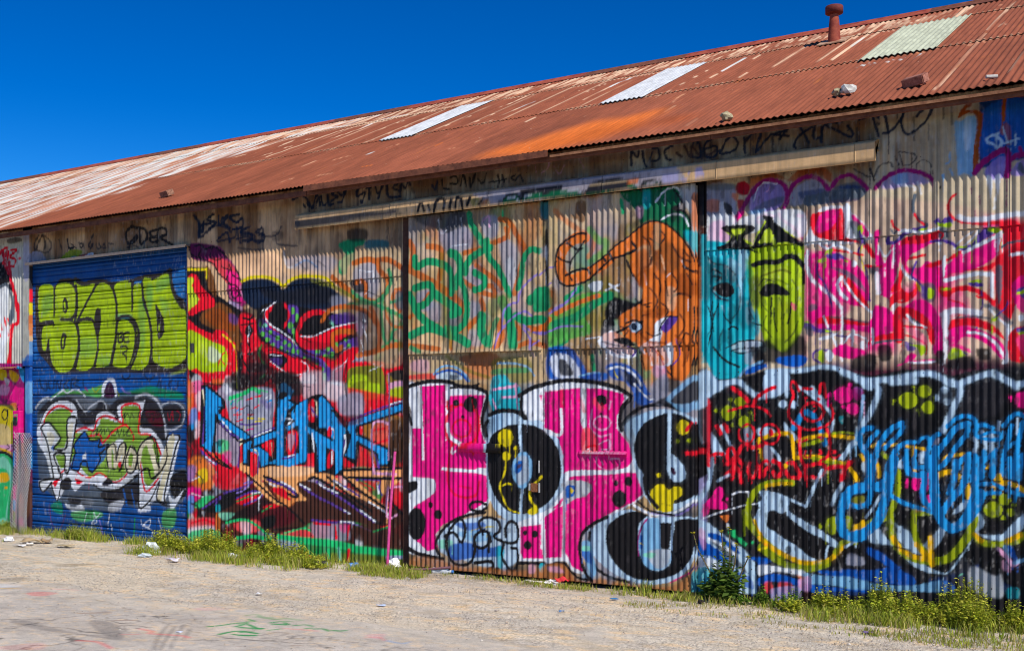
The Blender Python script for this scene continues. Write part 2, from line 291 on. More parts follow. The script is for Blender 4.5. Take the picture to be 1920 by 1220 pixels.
ART = {}  # roller: the lighter blue at its upper right is sunlight painted in
ART['roller'] = '''f door 0 0.5 1|-3127,910 -2415,852 -2415,443 -3127,451
F lbl 0 5.6 0.8|-2490,769 -2420,775 -2420,672 -2458,703
F lbl 0 6.2 0.5|-3124,715 -3107,682 -3107,558 -3124,558
F ot 0 0.6 1|-3117,765 -3100,777 -3021,771 -2998,788 -2957,791 -2931,787 -2917,791 -2881,775 -2844,779 -2801,779 -2762,770 -2735,765 -2659,770 -2613,776 -2596,779 -2529,779 -2491,789 -2484,750 -2468,715 -2425,672 -2422,506 -2468,488 -2523,486 -2783,490 -2931,486 -2989,488 -3021,503 -3067,540 -3100,566 -3110,599 -3117,657
F li 0 0.4 1|-3097,769 -3026,767 -3026,682 -3020,678 -3018,734 -3015,763 -2998,775 -2969,777 -2939,768 -2922,745 -2919,713 -2925,681 -2944,670 -2989,670 -2989,660 -2944,656 -2922,645 -2911,621 -2909,580 -2915,553 -2934,517 -2957,503 -2989,502 -3015,513 -3034,536 -3044,573 -3047,601 -3052,605 -3056,581 -3067,571 -3080,578 -3085,607 -3080,639 -3067,649 -3034,650 -3028,664 -3054,665 -3095,662
F li 0 0.4 1|-2926,779 -2906,768 -2875,760 -2829,765 -2833,746 -2903,669 -2914,657 -2931,659 -2914,679 -2907,712 -2912,744
F li 0 0.4 1|-2823,751 -2801,764 -2776,762 -2752,747 -2738,719 -2732,684 -2735,606 -2746,568 -2759,525 -2789,516 -2829,518 -2816,556 -2807,613 -2801,632 -2798,667 -2804,686 -2821,684 -2829,660 -2822,629 -2816,609 -2816,570 -2832,527 -2850,511 -2881,506 -2917,515 -2905,568 -2901,632 -2906,647 -2881,655 -2844,652 -2831,644 -2835,660 -2881,662 -2899,663 -2875,695
F li 0 0.3 1|-2735,754 -2663,758 -2662,680 -2657,678 -2652,710 -2652,746 -2619,748 -2613,697 -2596,665 -2581,619 -2579,562 -2585,528 -2596,514 -2619,503 -2665,511 -2642,553 -2629,591 -2636,625 -2659,652 -2688,660 -2723,658 -2729,687
F li 0 0.3 1|-2720,640 -2706,651 -2674,646 -2653,626 -2647,595 -2656,553 -2671,523 -2694,510 -2723,513 -2750,522 -2741,544 -2728,586
F li 0 0.3 1|-2610,765 -2579,765 -2568,759 -2507,774 -2496,739 -2479,705 -2452,673 -2428,654 -2426,547 -2441,525 -2474,509 -2512,506 -2545,516 -2567,532 -2568,581 -2573,627 -2585,661 -2602,700 -2610,735
F lm 0 6 0.5|-3008,770 -2931,762 -2925,713 -3002,717
F gn 0 7.6 0.45|-2596,741 -2568,743 -2573,680 -2590,680
F gn 0 7.5 0.4|-2551,754 -2501,766 -2501,739 -2551,724
F gn 0 7.6 0.35|-2630,698 -2602,689 -2602,575 -2619,560
F gn 0 7.5 0.3|-2540,708 -2501,691 -2518,654
F te 0 4.8 0.35|-2726,668 -2665,665 -2665,653 -2726,656
F gn 0 7.9 0.3|-2894,600 -2826,598 -2832,550 -2900,552
F gn 0 5.9 0.3|-2813,546 -2759,545 -2765,517 -2813,526
F gn 0 8.2 0.35|-3080,738 -3034,743 -3034,703 -3080,680
S ot 5.6 0.7 1|-2916,765 -2911,712 -2916,673 -2920,655 -2906,632 -2902,572 -2919,517
S ot 4.4 0.7 1|-2823,759 -2869,706 -2909,658
S ot 4.9 0.7 1|-2753,755 -2732,719 -2726,664 -2731,594 -2750,521
S ot 5 0.7 1|-2815,605 -2813,570 -2827,519
S ot 4.3 0.6 1|-2729,656 -2688,662 -2656,653 -2633,625 -2627,591 -2642,545 -2665,509
S ot 4.8 0.6 1|-2614,754 -2609,712 -2590,665 -2576,619 -2573,562 -2579,517
S ot 4.4 0.7 1|-2906,660 -2850,662 -2829,643 -2818,609
S ot 4.3 0.6 1|-2658,753 -2657,680
S ot 4 0.7 1|-3022,767 -3022,680
S ot 4.6 0.7 1|-3093,658 -3034,660 -3026,649
S ot 4 0.7 1|-3050,605 -3059,573
F ot 0 0.4 1|-2979,724 -2969,732 -2957,719 -2955,699 -2963,683 -2976,686 -2980,704
F li 0 0.4 1|-2975,716 -2968,717 -2966,699 -2972,693
F ot 0 0.4 1|-2986,615 -2976,624 -2961,616 -2964,606 -2969,578 -2982,571 -2992,581 -2990,603
F li 0 0.2 1|-2981,607 -2975,608 -2977,585 -2982,583
F ot 0 0.3 1|-2557,689 -2544,678 -2523,647 -2519,617 -2526,598 -2540,588 -2548,599 -2551,641
F li 0 0.2 1|-2544,629 -2537,631 -2537,618 -2543,610
F ot 0 0.4 1|-2821,688 -2804,690 -2798,681 -2807,672 -2804,644 -2810,617 -2821,633 -2827,661
S ot 3.3 0.5 1|-2720,613 -2720,598 -2715,584 -2700,589 -2703,597 -2712,599 -2703,605 -2703,613 -2720,609
S ot 3 0.5 1|-2671,613 -2694,610 -2691,585 -2671,586
S ot 2.4 0.5 1|-2691,599 -2674,600
S ot 3.2 0.5 1|-2709,572 -2685,573 -2682,560 -2700,553 -2688,546 -2683,535
S ot 2.1 0.5 1|-2674,760 -2607,765
f lbl 0 0.5 1|-2647,760 -2616,761 -2616,755 -2650,754
F lm 0 3.7 0.5|-2501,485 -2431,502 -2431,495 -2496,481
F hb 0 4.7 0.6|-3124,496 -2433,484 -2433,431 -3124,437
S nv 3.9 1.2 0.8|-3096,481 -3084,456 -3060,448 -3060,470
S nv 3.4 1.2 0.8|-3052,475 -3045,451 -3025,453 -3025,477
S nv 3.4 1.2 0.8|-3013,448 -3009,475 -2994,450 -2990,477
S nv 3.4 1.2 0.8|-2952,476 -2975,464 -2971,450 -2952,454 -2963,462
S nv 3.4 1.2 0.8|-2940,449 -2936,481 -2906,475 -2929,466 -2899,454
S nv 3.3 1.1 0.7|-2884,477 -2880,458
S nv 3.2 0.8 0.8|-2702,486 -2688,474 -2667,486
S nv 3.2 1.1 0.7|-2605,487 -2585,471 -2561,484
S nv 3.2 1.1 0.7|-2551,447 -2538,472 -2531,445 -2511,449
S nv 3.1 1.1 0.7|-2485,471 -2501,458 -2485,444 -2465,449 -2462,466
F sl 0 3.7 0.9|-3108,377 -3080,419 -3025,428 -2967,445 -2891,440 -2832,429 -2774,448 -2716,433 -2653,437 -2592,446 -2544,422 -2524,407 -2446,408 -2428,382 -2449,331 -2501,319 -2495,221 -2426,218 -2433,142 -2485,105 -2551,115 -2626,98 -2695,109 -2759,85 -2861,89 -2929,77 -2982,101 -3060,137 -3100,184
F ng 0 2.4 0.9|-3037,426 -2982,447 -2891,444 -2832,453 -2788,460 -2803,424 -2861,430 -2952,435
F fg 0 4.5 0.8|-2716,433 -2640,446 -2578,455 -2518,445 -2452,435 -2446,417 -2551,423 -2619,432
S yg 2.4 0.7 0.9|-2839,453 -2824,439 -2803,453
S yg 2.8 0.7 0.9|-2731,449 -2716,428
S mg 3.3 0.9 0.8|-2872,453 -2861,444
S vi 3.2 0.8 0.8|-2706,454 -2688,437 -2667,435
F dk 0 2.8 1|-3100,372 -3060,411 -2998,423 -2906,425 -2861,377 -2803,415 -2759,401 -2716,419 -2646,423 -2592,423 -2544,400 -2524,355 -2514,301 -2558,309 -2619,336 -2674,354 -2759,368 -2861,339 -2921,368 -2982,401
F bgy 0 4.8 0.8|-2967,435 -2891,425 -2817,410 -2832,387 -2876,391 -2921,416
F wh 0 0.7 1|-2795,429 -2792,460 -2766,480 -2741,478 -2727,456 -2727,428 -2734,426 -2739,454 -2756,471 -2774,462 -2782,429
F pl 0 1.1 1|-2782,424 -2779,452 -2759,468 -2743,457 -2738,424
S lg 3.9 0.9 1|-3115,392 -3092,412 -3060,424 -3037,419
S wh 2.2 0.6 1|-3037,419 -2982,445 -2959,438 -2914,449 -2872,427
S lg 2.8 0.7 1|-2914,416 -2876,382 -2847,396 -2803,413 -2777,403 -2774,382
S lg 3.6 0.7 1|-2643,423 -2598,432 -2551,413 -2524,373 -2511,310
S lg 2 0.5 1|-2531,400 -2485,409 -2446,397 -2434,373 -2446,346 -2478,330 -2511,330
F dk 0 2.2 1|-2524,393 -2478,402 -2452,393 -2443,371 -2452,348 -2498,335 -2514,355
S dr 2 0.7 0.8|-2505,377 -2498,355 -2485,382 -2482,355
S dr 1.8 0.7 0.8|-2468,384 -2452,373 -2459,355
F mn 0 3.2 0.9|-2598,382 -2538,377 -2524,341 -2578,346
F wh 0 0.6 1|-3104,338 -3060,387 -3013,411 -2952,413 -2917,394 -2910,353 -2921,334 -2832,339 -2817,372 -2774,382 -2727,368 -2716,400 -2612,412 -2602,409 -2626,341 -2578,332 -2538,301 -2511,265 -2508,306 -2455,311 -2465,266 -2511,135 -2551,129 -2629,105 -2629,199 -2667,174 -2731,147 -2803,149 -2832,162 -2876,163 -2921,139 -2952,160 -3006,107 -3037,147 -3080,128 -3100,165 -3029,182 -3068,244 -3104,288
S rd 3.9 0.6 1|-3080,338 -3045,382 -2990,399 -2936,382
F gi 0 0.6 1|-3068,343 -3033,380 -2982,391 -2940,377 -2952,353 -2921,315 -2817,335 -2795,363 -2745,354 -2702,349 -2699,393 -2626,393 -2622,322 -2578,314 -2544,287 -2538,237 -2551,192 -2598,168 -2619,236 -2667,216 -2695,192 -2738,177 -2803,193 -2854,185 -2921,228 -2982,207 -3006,226
S rd 3.5 0.6 1|-2921,320 -2876,332 -2832,325 -2817,354 -2781,368 -2731,359 -2699,349 -2702,396 -2626,398 -2629,322 -2585,316 -2551,291 -2534,260
S rd 3.3 0.6 1|-2861,306 -2803,311 -2792,288 -2745,321 -2702,340 -2681,340 -2653,313 -2653,299
S rd 2.8 0.6 1|-2967,237 -2914,200 -2854,182 -2803,198 -2738,172 -2688,192 -2667,221
S rd 3.2 0.5 1|-2626,263 -2602,154 -2551,183 -2524,220
S rd 3.4 0.6 1|-3060,328 -3084,313 -3068,303
S rd 2.9 0.6 1|-3029,157 -2998,188 -2967,203
F rd 0 0.4 1|-2921,178 -2887,169 -2910,159
F rd 0 0.4 1|-3025,162 -2994,178 -3017,148
F wh 0 0.6 1|-2745,270 -2727,296 -2695,294 -2692,248 -2706,233 -2727,228
F rd 0 0.6 1|-2727,233 -2702,234 -2713,215
f wv 0 0.4 1|-3091,333 -3051,348 -2994,299 -3025,270 -3021,258 -2975,263 -2959,300 -2955,353 -2915,360 -2929,295 -2940,257 -2952,201 -2971,208 -2971,249 -3029,248 -2990,180 -3060,161 -3091,135 -3099,160 -3037,179 -3060,245
F lk 0 2.9 0.8|-3068,313 -3052,333 -3021,299 -3037,269
F lk 0 2.9 0.8|-2952,343 -2929,348 -2940,290 -2959,285
F hb 0 2.4 0.9|-3060,284 -3033,274 -3033,235 -3051,245
S bk 2.4 0.4 1|-3091,330 -3051,348 -2992,299 -3025,267 -3021,258 -2973,262 -2961,295 -2959,354 -2914,361
S bk 2.4 0.4 1|-2914,361 -2929,291 -2952,201 -2963,203
S bk 2.4 0.4 1|-3091,330 -3060,289 -3045,245 -2990,180 -3045,174 -3096,160 -3078,131 -3037,162
S bk 2 0.4 1|-3029,248 -2975,251
S bk 2.4 0.4 1|-3037,157 -3006,107 -2982,188
F dk 0 1.2 1|-2990,163 -2959,181 -2940,170 -2944,146 -2975,140 -2994,149
f hb 0 0.4 1|-2876,322 -2929,279 -2921,262 -2948,203 -2902,200 -2891,219 -2861,213 -2839,197 -2795,231 -2803,255 -2759,284 -2792,281 -2803,299 -2850,294
F hb 0 1.2 0.9|-3060,284 -3029,289 -3025,236 -3052,240
F hb 0 2.3 0.8|-2803,274 -2759,288 -2774,251 -2795,231
F sb 0 1.1 0.8|-2839,268 -2803,259 -2817,221
S bk 2.3 0.4 1|-2940,206 -2921,257 -2923,281 -2876,319 -2850,293
S bk 2.3 0.4 1|-2850,293 -2803,296 -2813,273 -2766,284 -2792,262 -2808,259 -2803,238 -2835,200 -2861,213 -2861,230
S bk 2 0.4 1|-2891,222 -2876,267 -2861,239
S bk 2 0.4 1|-2940,206 -2906,201
f gi 0 0.3 1|-2884,248 -2870,258 -2867,230 -2885,227
S lk 7.9 0.4 1|-2759,218 -2759,270 -2734,279 -2734,219
S lk 7 0.4 1|-2734,219 -2709,261 -2702,285 -2688,271 -2699,234
S lk 6.5 0.4 1|-2664,271 -2681,253 -2685,215 -2653,216 -2646,253 -2660,276
S lk 6.4 0.4 1|-2633,217 -2619,281 -2592,295 -2571,291
S lk 10.4 0.4 1|-2585,291 -2561,237 -2544,201 -2511,265 -2485,306
S lk 9.9 0.4 1|-2485,301 -2505,229 -2531,161 -2538,134
S bk 2.3 0.4 1|-2766,223 -2774,265 -2748,281 -2734,275 -2734,233 -2716,275 -2695,285 -2688,271 -2709,215 -2716,210
S bk 2 0.4 1|-2759,213 -2734,209
S bk 2.3 0.4 1|-2671,276 -2650,278 -2636,253 -2643,221 -2660,202 -2681,209 -2685,239 -2671,267
S bk 2.2 0.4 1|-2626,222 -2633,263 -2609,295 -2575,305 -2561,291
S bk 2.2 0.4 1|-2619,208 -2592,218 -2578,191 -2558,196 -2511,238 -2506,310 -2457,311 -2472,279 -2518,148 -2511,117 -2551,131
S bk 2.2 0.4 1|-2561,291 -2551,237 -2538,219
S bk 2.2 0.4 1|-2629,199 -2626,105 -2578,127 -2544,179
S bk 2.6 0.4 1|-2832,162 -2803,149 -2745,146 -2688,169 -2646,194 -2629,199
F dk 0 0.8 1|-2795,165 -2766,183 -2745,172 -2774,159
S wv 2.8 0.6 1|-2824,157 -2759,148 -2702,164 -2653,189
F sl 0 3.3 0.9|-2861,135 -2803,156 -2688,141 -2702,108 -2766,101 -2832,107
F bgy 0 3.3 0.9|-2959,116 -2861,125 -2832,103 -2906,90
F dk 0 2.8 1|-2803,137 -2702,159 -2633,176 -2633,116 -2702,108 -2759,106
F dk 0 2.9 1|-2952,117 -2891,114 -2906,99 -2944,102
F wh 0 1.2 0.9|-2967,101 -2929,89 -2891,100 -2876,81 -2921,75 -2959,87
F lg 0 2.3 0.9|-2759,106 -2695,123 -2709,94 -2759,82
S hb 3.7 1.1 0.8|-2695,150 -2681,105
S hb 2.8 1.1 0.8|-2660,152 -2646,102
F bk 0 1.1 1|-2488,198 -2433,213 -2426,152 -2465,132 -2495,158
F wh 0 0.8 1|-2501,149 -2478,132 -2439,160 -2485,100 -2495,113
F wh 0 1.1 0.9|-2629,98 -2585,109 -2578,96 -2626,89
F ng 0 3.3 0.8|-2936,74 -2832,84 -2788,72 -2861,49 -2921,51
F ng 0 3.1 0.8|-2524,94 -2472,105 -2478,56 -2524,53
F fg 0 3.4 0.7|-3037,93 -2990,105 -2982,67 -3029,74
S fg 2.8 0.8 0.8|-2646,69 -2650,14
S wh 1.4 0.4 0.9|-2865,75 -2876,48
S wh 1.4 0.4 0.9|-2832,79 -2817,51 -2843,45 -2803,76
S wh 1.6 0.4 0.9|-2759,73 -2766,49
S wh 2.1 0.4 0.8|-2752,45 -2748,27
S wh 1.4 0.4 0.9|-2619,66 -2612,53 -2578,71 -2585,48 -2612,51 -2571,37 -2578,14
S wh 1.1 0.4 0.9|-2544,75 -2531,44 -2524,35
S wh 1.9 0.6 0.7|-2872,1 -2861,25 -2832,17
S wh 0.9 0.4 0.7|-2709,34 -2688,26 -2667,4 -2619,7
S vi 2.8 0.7 0.8|-2806,57 -2788,10
S dr 1.2 0.6 0.6|-3045,93 -3037,40 -3013,12
S dr 1.2 0.6 0.6|-2967,63 -2998,12 -3025,6
S mg 1 0.4 0.6|-2929,16 -2899,25
F db 0 4.8 0.6|-3128,25 -2906,18 -2759,7 -2906,-6 -3124,-5
S bk 1.4 0.6 0.7|-2982,110 -2978,57
S bk 1.3 0.6 0.7|-2716,98 -2713,29
S bk 1.3 0.6 0.7|-2551,106 -2551,38
F wv 0 0.6 1|-3086,330 -3052,344 -3004,302 -3037,269 -3025,255 -3004,187 -3037,179 -3060,235
F lk 0 2.4 0.7|-3060,313 -3037,318 -3021,299 -3041,274
f wv 0 0.4 1|-2958,351 -2918,357 -2935,291 -2952,202 -2969,206 -2961,290
F lk 0 1.2 0.7|-2952,339 -2929,343 -2940,295 -2955,290
f wv 0 0.4 1|-3025,266 -2959,271 -2963,250 -3025,248
S bk 3.4 0.4 1|-3091,330 -3051,348 -2992,299 -3025,267 -2961,272 -2959,354 -2914,361 -2929,291 -2952,199 -2971,202 -2971,249 -3025,246 -2989,181 -3045,172 -3096,160 -3078,131 -3033,162
S bk 3.4 0.4 1|-3091,330 -3060,289 -3043,240 -3025,177
f hb 0 0.4 1|-2876,319 -2923,280 -2912,267 -2940,209 -2906,204 -2891,229 -2867,230 -2861,215 -2838,203 -2803,238 -2811,257 -2766,283 -2803,283 -2817,293 -2850,293
f wv 0 0.3 1|-2885,247 -2870,259 -2867,239 -2884,236
S bk 3 0.4 1|-2940,206 -2920,257 -2925,280 -2876,320 -2849,294 -2803,297 -2810,274 -2763,285 -2795,260 -2808,255 -2801,238 -2838,199 -2861,212 -2865,229 -2891,227 -2905,201 -2940,206
S lk 6.1 0.4 1|-2755,218 -2756,267 -2739,278 -2732,223
S lk 5.6 0.4 1|-2727,233 -2708,275 -2697,282 -2699,234
S lk 5.5 0.4 1|-2664,269 -2678,253 -2678,220 -2657,216 -2648,249 -2662,271
S lk 5.9 0.4 1|-2630,217 -2615,277 -2588,291
S bk 2.9 0.4 1|-2766,218 -2774,265 -2745,286 -2731,275 -2729,238 -2715,279 -2692,289 -2684,271 -2702,220 -2716,205
S bk 2.9 0.4 1|-2666,280 -2640,263 -2638,226 -2660,201 -2684,210 -2685,243 -2666,280
S bk 2.9 0.4 1|-2628,210 -2634,258 -2609,294 -2561,306 -2544,237 -2538,219
S bk 2.8 0.4 1|-2619,206 -2588,218 -2575,189 -2551,196 -2510,243 -2507,310 -2455,312 -2472,275 -2518,144 -2510,115 -2551,130 -2538,183
S bk 2.9 0.4 1|-2629,199 -2626,103 -2578,127
S bk 2.9 0.4 1|-2832,162 -2795,147 -2738,145 -2681,169 -2629,199
S bk 2.7 0.4 1|-3037,157 -3006,106 -2982,188
S bk 2.4 0.4 0.9|-3100,338 -3060,389 -3006,415 -2944,415 -2910,389 -2906,353
S bk 2.3 0.4 0.9|-2832,337 -2817,375 -2766,384 -2723,370
S bk 2.2 0.4 0.9|-2720,368 -2722,405 -2605,415 -2595,407 -2619,341 -2571,332 -2524,296
S bk 2 0.4 1|-2741,354 -2727,368 -2720,354 -2731,361 -2709,366
S bk 1.6 0.4 1|-2706,359 -2688,377 -2695,359 -2678,375 -2667,361 -2660,377 -2650,363
S bk 1.6 0.4 1|-2633,359 -2626,382 -2615,364 -2605,380 -2598,359
S bk 1.6 0.4 1|-2595,368 -2585,377 -2578,364 -2592,361 -2568,377 -2565,355 -2551,382
S bk 1.6 0.4 1|-2544,382 -2551,359 -2524,386 -2531,364 -2521,366
S bk 2 0.4 1|-2843,316 -2813,330 -2821,311 -2795,330
S bk 1.6 0.4 1|-2803,309 -2784,330 -2781,314 -2766,333 -2759,316
S bk 1.6 0.4 1|-2745,326 -2759,314 -2731,312 -2723,331 -2716,308 -2702,333
S bk 1.6 0.4 1|-2695,331 -2695,310 -2667,336 -2681,310 -2640,318'''
